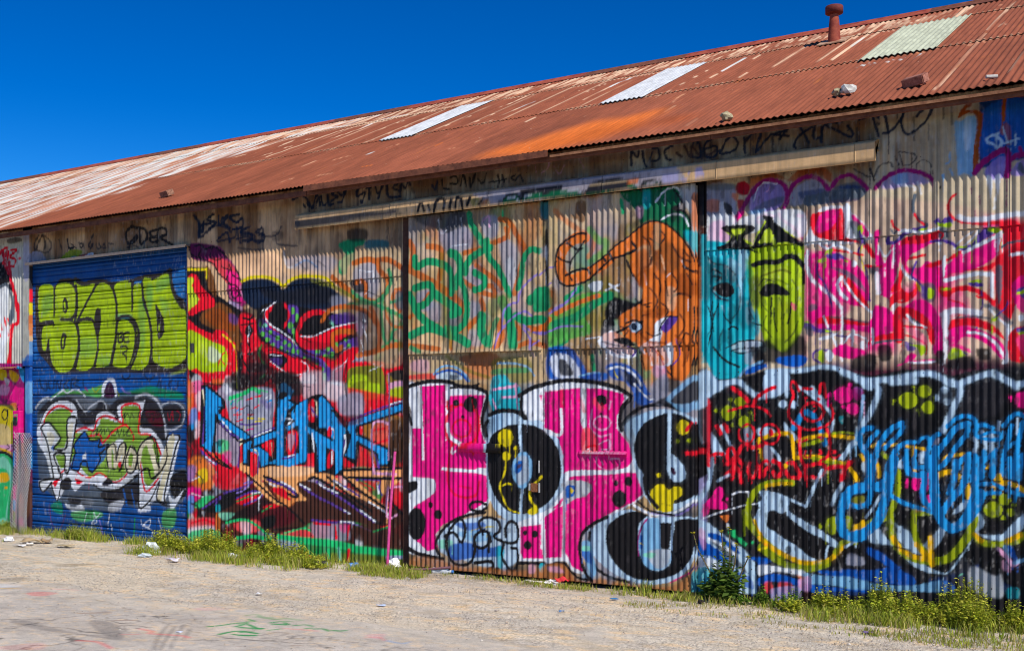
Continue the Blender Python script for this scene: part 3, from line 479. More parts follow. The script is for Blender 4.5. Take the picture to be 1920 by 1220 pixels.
ART['wall'] = '''S dk 3.7 1 0.8|-3091,931 -3111,908 -3108,883 -3091,910 -3072,929 -3058,903 -3065,884
S dk 2.9 1 0.7|-3072,933 -3035,910 -3032,885 -3058,875 -3111,891
S dk 2.4 1 0.8|-2990,910 -2977,885 -2971,872
S dk 4.4 0.7 1|-2948,907 -2942,882 -2923,879
S dk 2 0.6 1|-2933,893 -2917,884 -2907,877
S dk 2.8 0.7 0.9|-2895,894 -2885,878 -2873,879 -2873,888 -2885,889
S dk 3.2 0.7 0.9|-2824,914 -2833,901 -2845,882 -2836,870 -2827,885
S dk 3.1 0.7 0.8|-2812,883 -2806,869 -2790,870 -2799,882
S dk 2.7 0.7 0.8|-2775,881 -2784,870 -2766,866 -2775,877
S dk 2.7 0.7 0.8|-2754,867 -2757,879 -2734,875
S bk 5 0.8 0.95|-2629,914 -2652,920 -2675,907 -2675,884 -2663,871 -2634,877 -2629,891 -2652,878 -2663,860
S bk 4.6 0.8 0.95|-2617,906 -2614,875 -2606,865 -2583,884 -2594,907 -2623,914
S bk 4.1 0.8 0.95|-2544,901 -2572,898 -2566,886 -2549,881 -2572,879 -2561,867 -2536,869
S bk 4.1 0.8 0.95|-2541,865 -2536,902 -2505,900 -2502,884 -2530,879 -2505,866 -2478,854
S dk 2.3 0.7 0.7|-2675,861 -2640,864 -2623,857
F yg 0 1 0.9|-2987,843 -2961,863 -2923,875 -2873,865 -2898,851 -2936,841
F sb 0 1 0.8|-2942,840 -2923,853 -2898,849 -2904,839
F dr 0 0.9 0.9|-2904,843 -2892,854 -2848,855 -2787,846 -2769,841 -2812,839
S wh 2 0.6 0.9|-2879,842 -2848,853 -2827,855 -2836,844
F gs 0 1 0.8|-3137,848 -3135,875 -3111,883 -3078,878 -3057,858 -3058,842
f gs 0 1 0.6|-3162,850 -3058,846 -3058,838 -3159,844
f gw 0 0.4 1|-3442,965 -3137,947 -3137,521 -3442,506
F cm 0 2.1 0.5|-3326,785 -3276,795 -3255,730 -3255,520 -3326,513
F dk 0 2.1 0.7|-3255,932 -3200,936 -3179,922 -3241,918
F wh 0 2.5 0.8|-3318,776 -3255,793 -3248,747 -3255,654 -3276,562 -3318,521
F sl 0 3 1|-3340,794 -3297,804 -3255,797 -3227,745 -3220,686 -3248,662 -3234,729 -3255,781 -3297,775 -3340,769
F bk 0 0.8 1|-3297,859 -3269,857 -3248,839 -3237,805 -3248,784 -3227,762 -3234,788 -3269,794 -3311,784 -3340,794
S rd 5.5 0.6 1|-3283,901 -3311,869
S rd 4.6 0.5 1|-3304,881 -3269,904 -3255,903 -3276,858
S rd 4.2 0.5 1|-3248,894 -3255,865
S rd 4.2 0.5 1|-3234,897 -3206,895 -3241,876 -3213,866 -3220,845 -3237,847
F rd 0 0.6 0.9|-3196,871 -3184,870 -3186,862 -3195,864
S cr 7.2 0.8 1|-3276,892 -3265,857 -3248,826
S cr 7.6 0.8 1|-3244,860 -3241,826 -3227,783
F rd 0 0.5 1|-3237,805 -3217,782 -3203,744 -3189,706 -3196,656 -3220,649 -3227,582 -3234,523 -3254,524 -3241,603 -3234,658 -3206,669 -3213,720 -3227,771
S sr 3.4 0.8 1|-3269,684 -3248,625
S sr 2.9 0.8 1|-3251,679 -3234,653
S sr 3 0.8 1|-3304,652 -3287,622
S sr 2.5 0.8 1|-3283,664 -3279,643
S sl 6.3 2.1 0.9|-3220,745 -3224,687 -3241,662
F wh 0 0.8 0.8|-3276,613 -3248,658 -3255,583 -3269,520 -3297,521
f gr2 0 0.2 1|-3165,958 -3134,959 -3134,550 -3172,547
F lv 0 0.7 0.5|-3162,945 -3135,947 -3135,806 -3162,808
f lb 0 0.7 0.7|-3173,547 -3119,558 -3117,455 -3173,456
f sb 0 0.7 0.8|-3134,600 -3115,599 -3115,455 -3134,455
f dk 0 0.5 1|-3134,839 -3113,838 -3113,657 -3134,658
F rd 0 0.5 1|-3132,765 -3113,756 -3117,723 -3132,728
F ye 0 0.5 1|-3134,724 -3117,706 -3117,682 -3134,687
F og 0 0.6 0.8|-3134,687 -3117,657 -3117,599 -3134,629
f db 0 0.5 0.8|-3125,715 -3113,714 -3113,558 -3125,558
S sb 2.5 0.5 1|-3117,682 -3101,640 -3105,574
f mg 0 0.8 1|-3383,539 -3148,533 -3148,397 -3383,397
F pk 0 2.1 1|-3283,486 -3213,460 -3148,450 -3148,409 -3193,401 -3255,418 -3297,427
F ye 0 2.5 1|-3340,512 -3283,520 -3269,494 -3297,482
F yo 0 2.5 1|-3255,515 -3206,497 -3220,476 -3248,485
F sb 0 2.5 1|-3206,526 -3159,509 -3172,476 -3193,484
F lp 0 3 0.8|-3297,469 -3255,460 -3269,435 -3311,439
F wh 0 2.5 0.8|-3283,490 -3255,481 -3269,464
F og 0 2.1 0.9|-3255,405 -3220,409 -3220,384 -3248,388
f ye 0 0.6 1|-3405,406 -3241,401 -3220,384 -3227,275 -3405,255
F wb 0 3 0.7|-3326,338 -3255,330 -3255,275 -3326,278
S bk 2.5 0.3 1|-3265,380 -3283,389 -3297,372 -3283,355 -3265,367 -3265,388 -3269,351 -3276,329
F dk 0 2.5 0.8|-3340,406 -3255,405 -3231,388 -3241,384 -3283,399 -3340,395
F lp 0 0.8 1|-3383,264 -3220,275 -3206,238 -3255,241 -3326,252
S bk 1.9 0.4 1|-3283,257 -3255,266 -3269,275
S pk 2.9 0.5 1|-3255,250 -3220,267
S bk 1.9 0.4 1|-3244,271 -3220,280
F lgn 0 0.8 1|-3383,234 -3297,245 -3255,237 -3224,217 -3220,167 -3248,115 -3255,-11 -3269,-25 -3383,-32
S yo 3.8 0.5 1|-3340,265 -3283,257 -3241,246 -3213,229
S bk 5.5 0.6 1|-3340,248 -3283,249 -3241,233 -3220,208 -3227,150 -3244,98 -3248,56 -3234,-6
F mt 0 0.8 1|-3340,222 -3283,236 -3248,208 -3234,183 -3248,140 -3262,89 -3269,30 -3276,55 -3255,123 -3255,174 -3283,198 -3340,197
F mt 0 1 1|-3354,8 -3297,37 -3262,30 -3262,-24 -3354,-30
F yo 0 0.4 1|-3340,171 -3283,186 -3258,174 -3265,157 -3340,150
F yo 0 0.4 1|-3265,136 -3267,132 -3274,131 -3280,132 -3283,136 -3280,140 -3274,142 -3267,140
S pk 3.4 0.5 1|-3224,108 -3234,74
f pk 0 0.5 1|-3219,403 -3162,403 -3162,-6 -3227,-10
f bk 0 0.4 1|-3219,401 -3212,401 -3213,309 -3219,309
f dk 0 0.4 1|-3213,365 -3187,365 -3189,336 -3213,336
S lgn 2.1 0.4 1|-3208,370 -3189,371
f pk 0 0.4 1|-3212,334 -3189,334 -3193,297 -3213,296
S wh 1 0.4 1|-3206,317 -3196,305
f dm 0 0.6 1|-3215,296 -3193,297 -3194,259 -3217,259
f pu 0 0.6 1|-3220,259 -3193,259 -3193,209 -3220,208
F sb 0 0.8 1|-3219,234 -3206,251 -3203,200 -3219,175
F nv 0 0.8 0.9|-3219,200 -3193,201 -3193,151 -3219,150
F pk 0 1 0.9|-3219,141 -3193,147 -3193,126 -3219,116
f sb 0 0.6 1|-3222,99 -3196,101 -3198,67 -3222,66
F yg 0 0.8 1|-3219,58 -3199,63 -3199,34 -3219,33
f te 0 0.6 1|-3227,28 -3199,29 -3199,-16 -3227,-18
f ru 0 2.5 0.8|-3193,276 -3159,293 -3152,61 -3193,38
F dm 0 2.5 0.8|-3186,226 -3131,260 -3128,120 -3179,118
F bl 0 2.9 0.8|-3159,534 -3118,533 -3118,298 -3165,309
F lb 0 2.1 0.6|-3155,459 -3125,458 -3125,392 -3155,392
F og 0 1 0.8|-3172,359 -3148,351 -3152,310 -3172,309
f bl 0 1 0.9|-3167,542 -3117,541 -3117,294 -3167,293
F lb 0 2.1 0.7|-3159,467 -3125,467 -3125,384 -3159,384
f dm 0 1 0.9|-3167,293 -3117,302 -3117,-20 -3167,-23
F sb 0 2.5 0.8|-3148,268 -3117,277 -3117,203 -3142,210
F ru 0 2.5 0.8|-3167,185 -3138,194 -3135,62 -3167,60
F bk 0 2.5 0.7|-3159,144 -3125,145 -3125,21 -3159,19
F og 0 1 0.8|-3167,226 -3155,227 -3155,185 -3167,185
S nv 3.5 1 0.85|-2370,902 -2364,865 -2337,880 -2309,897
S nv 3.2 1 0.8|-2337,876 -2304,892 -2260,881 -2244,868
S nv 3.2 1 0.8|-2295,846 -2260,850 -2228,855 -2223,881 -2217,851 -2207,835
S nv 3.2 0.9 0.8|-2170,877 -2202,872 -2202,857 -2165,857 -2154,845 -2181,836
S nv 2.9 0.9 0.8|-2223,847 -2181,851 -2139,829 -2124,858 -2129,873
S nv 2.9 0.9 0.7|-2139,851 -2098,844 -2073,849 -2058,867
S nv 2.8 0.9 0.7|-2078,846 -2073,824 -2048,818 -2003,811
S nv 2.6 0.9 0.6|-2217,824 -2160,814 -2118,812
F dk 0 3.7 0.5|-2093,855 -2058,856 -2058,833 -2088,832
S nv 4.6 0.8 0.95|-2390,928 -2370,906 -2359,878 -2350,908
S nv 4.3 0.8 0.95|-2370,865 -2364,894 -2323,900
S nv 4.3 0.8 0.95|-2315,924 -2337,911 -2304,900 -2326,887
S nv 4.3 0.8 0.95|-2293,918 -2287,891 -2255,915 -2282,902 -2249,880
S nv 4.2 0.8 0.95|-2212,914 -2249,910 -2223,893 -2202,902 -2202,879 -2239,875
S nv 4 0.8 0.9|-2298,850 -2260,869 -2249,842
S nv 4 0.8 0.9|-2186,874 -2207,865 -2170,858 -2165,842 -2202,842
S nv 3.9 0.8 0.9|-2129,869 -2149,860 -2118,850 -2124,835 -2154,838
f dr 0 3.7 0.9|-2415,671 -2196,660 -2118,545 -1828,508 -1650,497 -1642,415 -2421,420
F gs 0 7.2 0.6|-2038,780 -1969,783 -1874,772 -1879,740 -1969,746 -2028,758
S wh 2.6 1.8 0.5|-2048,800 -2038,762 -2018,757
S sb 2.2 2.2 0.5|-2008,760 -1969,772 -1931,751
S nv 2 0.9 0.5|-2003,774 -1969,746
S nv 2 0.9 0.5|-1969,775 -1935,751
S nv 2 0.9 0.5|-1931,769 -1902,749
F pc 0 3.7 0.6|-2239,799 -2068,794 -2068,738 -2196,739
F mg 0 1.9 0.9|-2404,847 -2359,847 -2287,832 -2260,805 -2228,774 -2207,732 -2183,686 -2202,664 -2239,674 -2260,705 -2260,732 -2287,768 -2331,794 -2376,802 -2398,811
F dm 0 3.1 0.9|-2409,847 -2353,846 -2282,825 -2260,801 -2287,795 -2342,795 -2392,807
F sr 0 2.7 0.9|-2331,802 -2260,793 -2223,756 -2223,726 -2260,732 -2293,765
F pk 0 2.3 0.8|-2260,766 -2223,756 -2207,725 -2186,682 -2212,676 -2249,716
F hp 0 1.9 0.9|-2223,737 -2207,729 -2202,709 -2217,718
F lp 0 1.9 0.8|-2207,721 -2186,686 -2196,681 -2207,698
S bk 2.3 0.5 1|-2387,841 -2364,843 -2342,830 -2315,836 -2287,822 -2266,809 -2260,799
S bk 1.9 0.5 1|-2359,831 -2370,813 -2342,799
S bk 1.9 0.5 1|-2315,832 -2326,809 -2298,796 -2276,802
S bk 2.3 0.5 1|-2331,794 -2309,785 -2293,761 -2260,740
S bk 1.9 0.5 1|-2282,799 -2276,775 -2249,766 -2260,743 -2244,727
S bk 1.9 0.5 1|-2249,781 -2239,754 -2217,741
S bk 2.3 0.5 1|-2228,774 -2207,736 -2191,698 -2183,682
S bk 1.9 0.5 1|-2255,728 -2223,722 -2207,691
S bk 1.9 0.5 1|-2249,712 -2228,715 -2217,699 -2228,688 -2244,697 -2239,704
S bk 1.7 0.5 1|-2255,694 -2233,677 -2207,676
S bk 2 0.5 1|-2409,843 -2398,819 -2359,804
F lv 0 2.7 0.5|-2260,679 -2228,677 -2202,660 -2212,646 -2233,654
f bk 0 0.9 1|-2415,785 -2331,779 -2323,744 -2304,704 -2207,653 -2202,509 -2212,445 -2409,463
F bn 0 2.3 1|-2342,784 -2323,771 -2304,731 -2304,696 -2331,721 -2342,753
F bn 0 2.7 1|-2359,653 -2293,680 -2233,647 -2212,600 -2202,547 -2223,548 -2260,587 -2326,613 -2364,630
F do 0 3.8 0.7|-2348,648 -2293,665 -2244,632 -2228,601 -2304,612
F rd 0 0.6 1|-2409,761 -2376,759 -2364,735 -2337,710 -2312,689 -2312,670 -2359,661 -2409,651 -2415,710
f lm 0 0.6 1|-2414,755 -2395,755 -2388,748 -2398,733 -2387,713 -2369,692 -2384,677 -2401,670 -2412,663
F rd 0 0.6 1|-2415,632 -2376,615 -2304,592 -2271,603 -2244,575 -2225,555 -2225,464 -2271,461 -2353,462 -2370,482 -2415,514
F li 0 0.6 1|-2414,604 -2381,601 -2331,578 -2266,553 -2263,499 -2287,492 -2353,490 -2381,502 -2409,498 -2418,530
F lm 0 2.3 0.7|-2376,580 -2298,558 -2287,527 -2359,528
F wh 0 3.1 0.5|-2326,562 -2282,534 -2309,516 -2337,528
S rd 1.7 0.3 1|-2266,547 -2285,527 -2295,500
S rd 1.7 0.3 1|-2285,527 -2268,507
F rd 0 0.6 1|-2309,604 -2276,599 -2239,567 -2228,510 -2233,464 -2260,465 -2260,556 -2309,577
S ye 2.5 0.3 1|-2276,591 -2233,559 -2225,510 -2223,445 -2231,464
S ye 3.5 0.4 1|-2412,778 -2339,774
S ye 3.5 0.3 1|-2337,777 -2338,752
f dg 0 0.4 1|-2408,573 -2391,572 -2392,545 -2407,543
F wh 0 3.9 0.5|-2392,482 -2359,474 -2370,428 -2409,428
F pk 0 3.1 0.7|-2409,459 -2359,466 -2364,424 -2409,424
F og 0 3.1 0.6|-2315,470 -2276,469 -2276,457 -2315,458
F rd 0 1.9 1|-2212,642 -2186,648 -2160,640 -2149,620 -2139,571 -2124,563 -2144,545 -2134,508 -2160,467 -2191,471 -2207,547 -2202,585 -2217,616
S bk 2.6 0.6 1|-2202,634 -2170,629 -2160,643
S bk 2.3 0.6 1|-2207,615 -2160,617
F bk 0 0.9 1|-2191,607 -2170,614 -2162,595 -2175,580 -2191,588
S wh 1.5 0.3 1|-2178,610 -2170,599 -2181,584
S bk 2.6 0.7 1|-2181,565 -2170,546 -2181,535 -2165,535
S bk 3 0.9 1|-2149,628 -2144,590 -2124,571
S bk 2.6 0.7 1|-2207,566 -2202,524 -2170,479
F pu 0 3.8 0.6|-2255,648 -2223,639 -2223,616 -2249,625
F nv 0 2.6 1|-2202,728 -2160,735 -2108,732 -2068,716 -2053,701 -2018,721 -1979,727 -1931,720 -1893,702 -1851,671 -1841,649 -1883,644 -1921,639 -1979,642 -2038,652 -2098,663 -2139,650 -2181,667 -2202,691
F bk 0 5.5 0.7|-2139,710 -2038,696 -1921,707 -1874,658 -2068,668
S ye 4.4 0.7 1|-2202,732 -2170,740 -2118,739 -2073,727 -2051,710 -2028,723 -1993,731 -1945,729 -1902,721 -1879,701
S ol 3.6 1.8 0.6|-1955,720 -1921,707 -1893,702 -1851,685 -1805,662
F gs 0 5.3 0.6|-1888,673 -1841,671 -1828,649 -1879,644
F bk 0 0.9 1|-2139,657 -2068,668 -1969,649 -1874,630 -1782,611 -1805,563 -1874,537 -1969,533 -2098,559 -2139,583
F rd 0 0.7 1|-2118,649 -2088,662 -2098,640 -2108,619 -2078,595 -2048,579 -2018,564 -2003,541 -2028,542 -2068,562 -2108,589 -2124,619
F bk 0 0.7 1|-2103,641 -2068,657 -2033,645 -2033,619 -2048,601 -2073,602 -2098,618
S rd 4 0.6 1|-2048,662 -2033,645 -2035,623 -2050,601
F rd 0 0.6 1|-1993,621 -1969,638 -1940,643 -1907,638 -1902,627 -1940,629 -1969,620 -1988,599 -1993,581 -1959,576 -1921,578 -1874,594 -1805,605 -1796,584 -1837,571 -1883,552 -1945,539 -1988,548 -2008,578
F bk 0 0.6 1|-1979,613 -1945,626 -1902,624 -1893,602 -1931,586 -1979,580
S wh 1.6 0.3 1|-1991,577 -1955,574 -1921,582 -1874,596 -1800,605
S wh 1.8 0.3 1|-2078,671 -2113,652 -2118,634 -2098,611 -2058,591 -2018,567 -2003,548
S wh 1.5 0.3 1|-2134,642 -2118,656
F dr 0 2.1 0.7|-1969,565 -1897,556 -1851,565 -1897,538 -1959,540
F pu 0 0.7 1|-2139,627 -2118,626 -2098,603 -2048,579 -1998,548 -1979,533 -1921,517 -1893,502 -1888,466 -1907,460 -1921,496 -1969,518 -2028,527 -2078,551 -2118,574 -2139,597
F pu 0 0.7 1|-2033,659 -2003,654 -1998,628 -2018,607 -2008,592 -2023,582 -2038,601 -2028,630
F pu 0 0.9 1|-1974,540 -1921,539 -1883,545 -1837,561 -1782,569 -1787,545 -1837,543 -1874,530 -1931,525
F mt 0 0.3 1|-2110,609 -2112,605 -2118,603 -2125,605 -2127,610 -2125,614 -2118,616 -2112,614
F ng 0 0.3 1|-2116,587 -2119,583 -2126,581 -2133,583 -2136,588 -2133,593 -2126,594 -2119,592
F ng 0 0.3 1|-2091,590 -2093,586 -2100,585 -2106,587 -2108,591 -2106,595 -2100,596 -2093,594
F ng 0 0.3 1|-2098,572 -2101,568 -2108,566 -2115,568 -2118,573 -2115,577 -2108,578 -2101,576
F ng 0 0.3 1|-2065,574 -2068,570 -2074,568 -2080,570 -2082,575 -2080,579 -2074,581 -2068,579
F ng 0 0.3 1|-2040,562 -2042,558 -2048,556 -2053,558 -2056,562 -2053,566 -2048,568 -2042,566
F ng 0 0.3 1|-2083,558 -2085,555 -2090,554 -2095,556 -2098,559 -2095,562 -2090,563 -2085,562
F ng 0 0.3 1|-2054,548 -2056,545 -2061,543 -2066,545 -2068,549 -2066,552 -2061,554 -2056,552
F ng 0 0.3 1|-2022,553 -2024,550 -2029,549 -2034,550 -2036,554 -2034,557 -2029,559 -2024,557
F ng 0 0.3 1|-2010,538 -2012,534 -2016,532 -2021,534 -2023,539 -2021,543 -2016,545 -2012,543
F ng 0 0.3 1|-2031,538 -2033,535 -2037,533 -2041,535 -2043,538 -2041,541 -2037,542 -2033,541
F ng 0 0.3 1|-1993,536 -1995,532 -1999,530 -2003,532 -2005,537 -2003,541 -1999,543 -1995,541
F ng 0 0.3 1|-2130,614 -2131,608 -2135,606 -2138,608 -2140,614 -2138,620 -2135,622 -2131,620
F ng 0 0.3 1|-2016,605 -2019,598 -2025,596 -2032,599 -2034,606 -2032,613 -2025,616 -2019,613
F ng 0 0.3 1|-2012,644 -2014,637 -2018,634 -2022,637 -2024,644 -2022,651 -2018,653 -2014,650
F ng 0 0.3 1|-1998,625 -2000,617 -2003,614 -2007,617 -2008,625 -2007,633 -2003,636 -2000,633
F ng 0 0.3 1|-2010,591 -2011,585 -2015,584 -2020,586 -2021,591 -2020,596 -2015,598 -2011,596
F ng 0 0.3 1|-1973,520 -1975,518 -1979,517 -1983,518 -1985,521 -1983,523 -1979,524 -1975,523
F ng 0 0.3 1|-1954,516 -1956,514 -1960,513 -1965,514 -1967,516 -1965,518 -1960,519 -1956,518
F ng 0 0.3 1|-1930,503 -1932,500 -1936,499 -1941,500 -1943,503 -1941,506 -1936,507 -1932,506
F ng 0 0.3 1|-1909,490 -1911,485 -1914,483 -1917,485 -1919,490 -1917,495 -1914,497 -1911,495
F ng 0 0.3 1|-1895,502 -1897,498 -1901,496 -1905,498 -1907,502 -1905,507 -1901,509 -1897,507
F ng 0 0.3 1|-1903,470 -1904,464 -1908,461 -1912,464 -1914,470 -1912,477 -1908,480 -1904,477
F ng 0 0.3 1|-1922,535 -1924,531 -1931,530 -1937,531 -1939,536 -1937,540 -1931,541 -1924,539
F ng 0 0.3 1|-1890,540 -1892,536 -1897,535 -1903,536 -1905,540 -1903,543 -1897,545 -1892,543
F ng 0 0.3 1|-1897,524 -1899,521 -1904,520 -1910,521 -1912,524 -1910,527 -1904,528 -1899,527
F ng 0 0.3 1|-1876,528 -1878,524 -1883,523 -1889,525 -1891,529 -1889,533 -1883,534 -1878,533
F ng 0 0.3 1|-1863,550 -1865,546 -1870,545 -1875,547 -1878,551 -1875,555 -1870,556 -1865,555
F ng 0 0.3 1|-1822,547 -1825,544 -1830,542 -1835,544 -1837,547 -1835,551 -1830,552 -1825,551
F ng 0 0.3 1|-1830,561 -1832,559 -1837,558 -1841,559 -1843,561 -1841,563 -1837,564 -1832,563
F mt 0 0.3 1|-1880,609 -1882,604 -1886,602 -1890,605 -1891,609 -1890,614 -1886,615 -1882,613
S ng 3.4 0.4 1|-2131,556 -2139,538 -2131,519 -2118,504
F rd 0 0.7 1|-2124,545 -2093,548 -2048,535 -2008,519 -1940,503 -1921,481 -1916,460 -1931,449 -1969,460 -2018,461 -2068,484 -2108,507
F bk 0 0.9 1|-2108,533 -2058,532 -2038,517 -2058,495 -2088,507
S wh 1.1 0.3 1|-2098,531 -2058,528
S wh 1.3 0.3 1|-2098,514 -2058,491 -2018,476 -1969,482 -1967,500 -1988,512
F pu 0 3 0.5|-2098,522 -2058,521 -2063,502 -2088,510
F rd 0 0.8 1|-1921,524 -1879,509 -1837,536 -1796,542 -1809,514 -1851,487 -1879,484
S wh 1.2 0.3 1|-1879,484 -1846,501 -1832,515
F pu 0 1.8 0.7|-1893,623 -1828,631 -1800,612 -1865,601
F bk 0 3.7 0.8|-2181,509 -2118,507 -2058,488 -2008,461 -2008,425 -2139,426 -2186,464
S fg 3.4 0.7 1|-2134,470 -2118,478
S rd 4.5 0.7 1|-2118,452 -2098,462
F wh 0 5.4 0.5|-1988,475 -1940,474 -1940,438 -1988,443
F gs 0 5.3 0.5|-1883,488 -1832,494 -1837,423 -1893,431
S wh 1.4 0.4 0.8|-1988,450 -1959,446
F sb 0 2.9 0.8|-2068,458 -2028,447 -2023,421 -2063,421
F wh 0 4.3 0.6|-1907,452 -1855,452 -1855,420 -1907,420
F rd 0 0.8 1|-1841,497 -1805,504 -1724,505 -1711,484 -1711,415 -1841,416
F ol 0 0.8 1|-1830,483 -1800,493 -1737,495 -1717,477 -1717,415 -1830,416
F li 0 3.5 0.9|-1823,469 -1769,471 -1760,454 -1728,447 -1737,415 -1823,416
F ol 0 2.8 0.7|-1814,451 -1773,458 -1778,437 -1809,434
S rd 4.1 0.6 1|-1706,477 -1676,487 -1650,485
F ol 0 2.1 0.8|-1702,474 -1650,480 -1650,449 -1698,446
F lp 0 1.7 0.8|-1698,450 -1659,456 -1654,442 -1693,436
F li 0 1.7 0.8|-1693,436 -1654,442 -1654,415 -1693,415
F dk 0 1.7 0.9|-1693,477 -1650,483 -1650,459 -1685,460
F gn 0 2.5 1|-1860,803 -1837,813 -1778,810 -1778,796 -1805,791 -1809,764 -1828,747 -1832,730 -1855,728 -1860,757 -1837,776 -1851,791
F td 0 2.8 0.9|-1769,806 -1702,800 -1711,777 -1764,781
F bk 0 4.2 0.8|-1828,839 -1769,834 -1769,809 -1823,810
F tn 0 3.5 0.6|-1851,767 -1650,762 -1646,510 -1782,514 -1805,655
F gs 0 5.2 0.7|-1809,736 -1737,748 -1737,672 -1800,668
F dk 0 2.8 0.9|-1823,708 -1782,709 -1769,684 -1805,679
S ro 7.6 0.8 0.95|-1809,753 -1769,759 -1737,751 -1724,726 -1702,704 -1706,677 -1728,657
S ro 6.9 0.8 0.95|-1733,755 -1702,754 -1667,736 -1646,724
S ro 7.1 0.8 0.95|-1879,722 -1860,707 -1828,687 -1800,668
S ro 6.3 0.8 0.9|-1805,704 -1782,706 -1769,691 -1773,663 -1737,651
S gn 5.9 0.8 0.9|-1698,728 -1693,704 -1711,670 -1746,651 -1791,654 -1837,646
S gn 5.2 0.8 0.9|-1818,683 -1782,660 -1737,644 -1676,620 -1650,605
S gn 5.2 0.8 0.9|-1720,657 -1724,623 -1720,581 -1711,553
S ol 4.6 0.9 0.7|-1931,719 -1883,701 -1837,681 -1800,658
S ro 6 0.8 0.95|-1916,614 -1893,638 -1851,646 -1800,640 -1764,625 -1737,596
S ro 7.1 0.9 0.95|-1809,581 -1865,583 -1883,566 -1869,537 -1851,544
S ro 6.9 0.8 0.9|-1755,638 -1737,602 -1728,561 -1737,533 -1782,524
S ro 6.8 0.8 0.9|-1650,677 -1680,675 -1685,655 -1667,627
S gn 4.4 0.8 0.9|-1646,673 -1667,654 -1693,649
S gn 4.4 0.8 0.8|-1650,599 -1676,586 -1693,566 -1667,545 -1646,530
S ro 6.9 0.8 0.9|-1796,521 -1746,530 -1693,542 -1646,544
F sl 0 3.4 0.8|-1676,672 -1650,670 -1650,633 -1676,634
F lv 0 3.5 0.6|-1805,626 -1769,621 -1773,583 -1796,570
S wh 1 0.5 0.8|-1782,667 -1760,683
S wh 1 0.5 0.8|-1789,734 -1760,727 -1746,729
S wh 1.4 0.6 0.7|-1773,576 -1769,555
S wh 0.9 0.4 0.8|-1720,495 -1760,482
F nv 0 1.7 0.8|-1663,726 -1646,724 -1642,625 -1654,626
f rd 0 3 0.9|-2403,432 -2085,455 -1888,452 -1654,413 -1654,247 -1888,241 -2196,233 -2259,177 -2376,283
F gs 0 4.5 0.9|-2317,422 -2259,458 -2208,457 -2246,412
F wh 0 4.5 0.6|-2268,476 -2233,471 -2246,430 -2272,435
F bk 0 4.5 0.9|-2246,485 -2183,483 -2183,448 -2227,435
S yg 1.8 0.4 1|-2227,484 -2221,444
F bk 0 4.3 0.9|-2085,482 -2003,480 -1991,411 -2008,376 -2067,455
F lg 0 6.4 0.7|-1985,480 -1905,478 -1911,415 -1979,415
S nv 1.8 0.7 0.7|-1982,447 -1956,445
F wh 0 6.3 0.7|-1900,453 -1839,452 -1839,410 -1900,414
F gs 0 5 0.9|-1861,418 -1785,426 -1785,368 -1855,376
F gs 0 2.2 1|-2259,426 -2196,439 -2091,442 -2088,359 -2103,328 -2171,314 -2227,335 -2256,376
S lgn 5.8 1.1 1|-2252,417 -2196,430 -2165,443 -2140,434
S rd 1.8 0.4 1|-2246,390 -2221,394
S rd 1.8 0.4 1|-2214,385 -2196,392
S rd 1.8 0.4 1|-2233,372 -2208,374
S rd 1.8 0.4 1|-2189,412 -2165,416
S rd 1.8 0.4 1|-2152,421 -2128,423
S rd 1.8 0.4 1|-2183,372 -2158,374
S rd 1.8 0.4 1|-2158,389 -2140,398
S rd 1.8 0.4 1|-2227,354 -2202,360
S lgn 2 0.4 1|-2221,410 -2202,416
S lgn 2 0.4 1|-2246,403 -2233,410
S sb 2 0.4 1|-2246,399 -2237,408
S sb 1.8 0.4 1|-2227,381 -2214,387
S ye 2.7 0.4 1|-2183,363 -2158,363
S ye 2.2 0.4 1|-2152,354 -2128,356
S ye 1.8 0.4 1|-2196,345 -2152,345
S pu 2.2 0.4 1|-2214,349 -2183,345 -2134,350
S pk 1.8 0.4 1|-2189,331 -2158,336
S bk 1.1 0.3 1|-2177,398 -2171,381 -2177,367
S wh 1.8 0.8 0.7|-2116,416 -2097,425 -2103,398
F pu 0 4.4 0.5|-2140,412 -2097,407 -2103,385
F og 0 7 0.7|-2417,460 -2396,459 -2396,381 -2417,381
F sb 0 4.6 0.8|-2406,381 -2380,390 -2380,339 -2403,334
F wh 0 4.6 0.5|-2383,357 -2363,348 -2370,311 -2390,311
F wh 0 5.5 0.6|-2383,427 -2356,436 -2350,394 -2376,385
F gs 0 3.2 0.9|-2307,362 -2227,331 -2214,300 -2227,232 -2297,285 -2310,303
F lgn 0 3.2 0.8|-2291,303 -2252,299 -2259,272 -2291,267
F te 0 3.2 0.8|-2307,294 -2285,303 -2285,271 -2304,271
F bk 0 2.3 0.7|-2304,298 -2272,303 -2285,285
F pk 0 4.5 0.6|-2278,267 -2246,272 -2252,231 -2272,231
F og 0 5.5 0.9|-2410,246 -2363,256 -2310,221 -2317,175 -2370,163 -2403,190
F ye 0 4.1 0.7|-2376,214 -2343,224 -2337,192 -2370,182
F vi 0 4.2 0.7|-2417,227 -2383,228 -2390,190 -2417,190
F pk 0 4.6 0.8|-2417,166 -2363,168 -2370,136 -2417,134
F sb 0 4.6 0.8|-2413,143 -2390,144 -2393,102 -2413,101
F rd 0 3.6 0.8|-2310,211 -2208,232 -2183,197 -2196,174 -2259,168 -2304,175
F lgn 0 3.2 0.9|-2390,116 -2356,145 -2310,147 -2350,118
S wh 1.9 0.7 0.6|-2403,153 -2356,145
F ol 0 4.1 0.7|-1779,351 -1659,368 -1659,263 -1737,245
F sr 0 4.9 0.7|-1747,343 -1705,352 -1700,303 -1747,302
F br 0 4.9 0.7|-1700,352 -1659,352 -1659,255 -1695,254
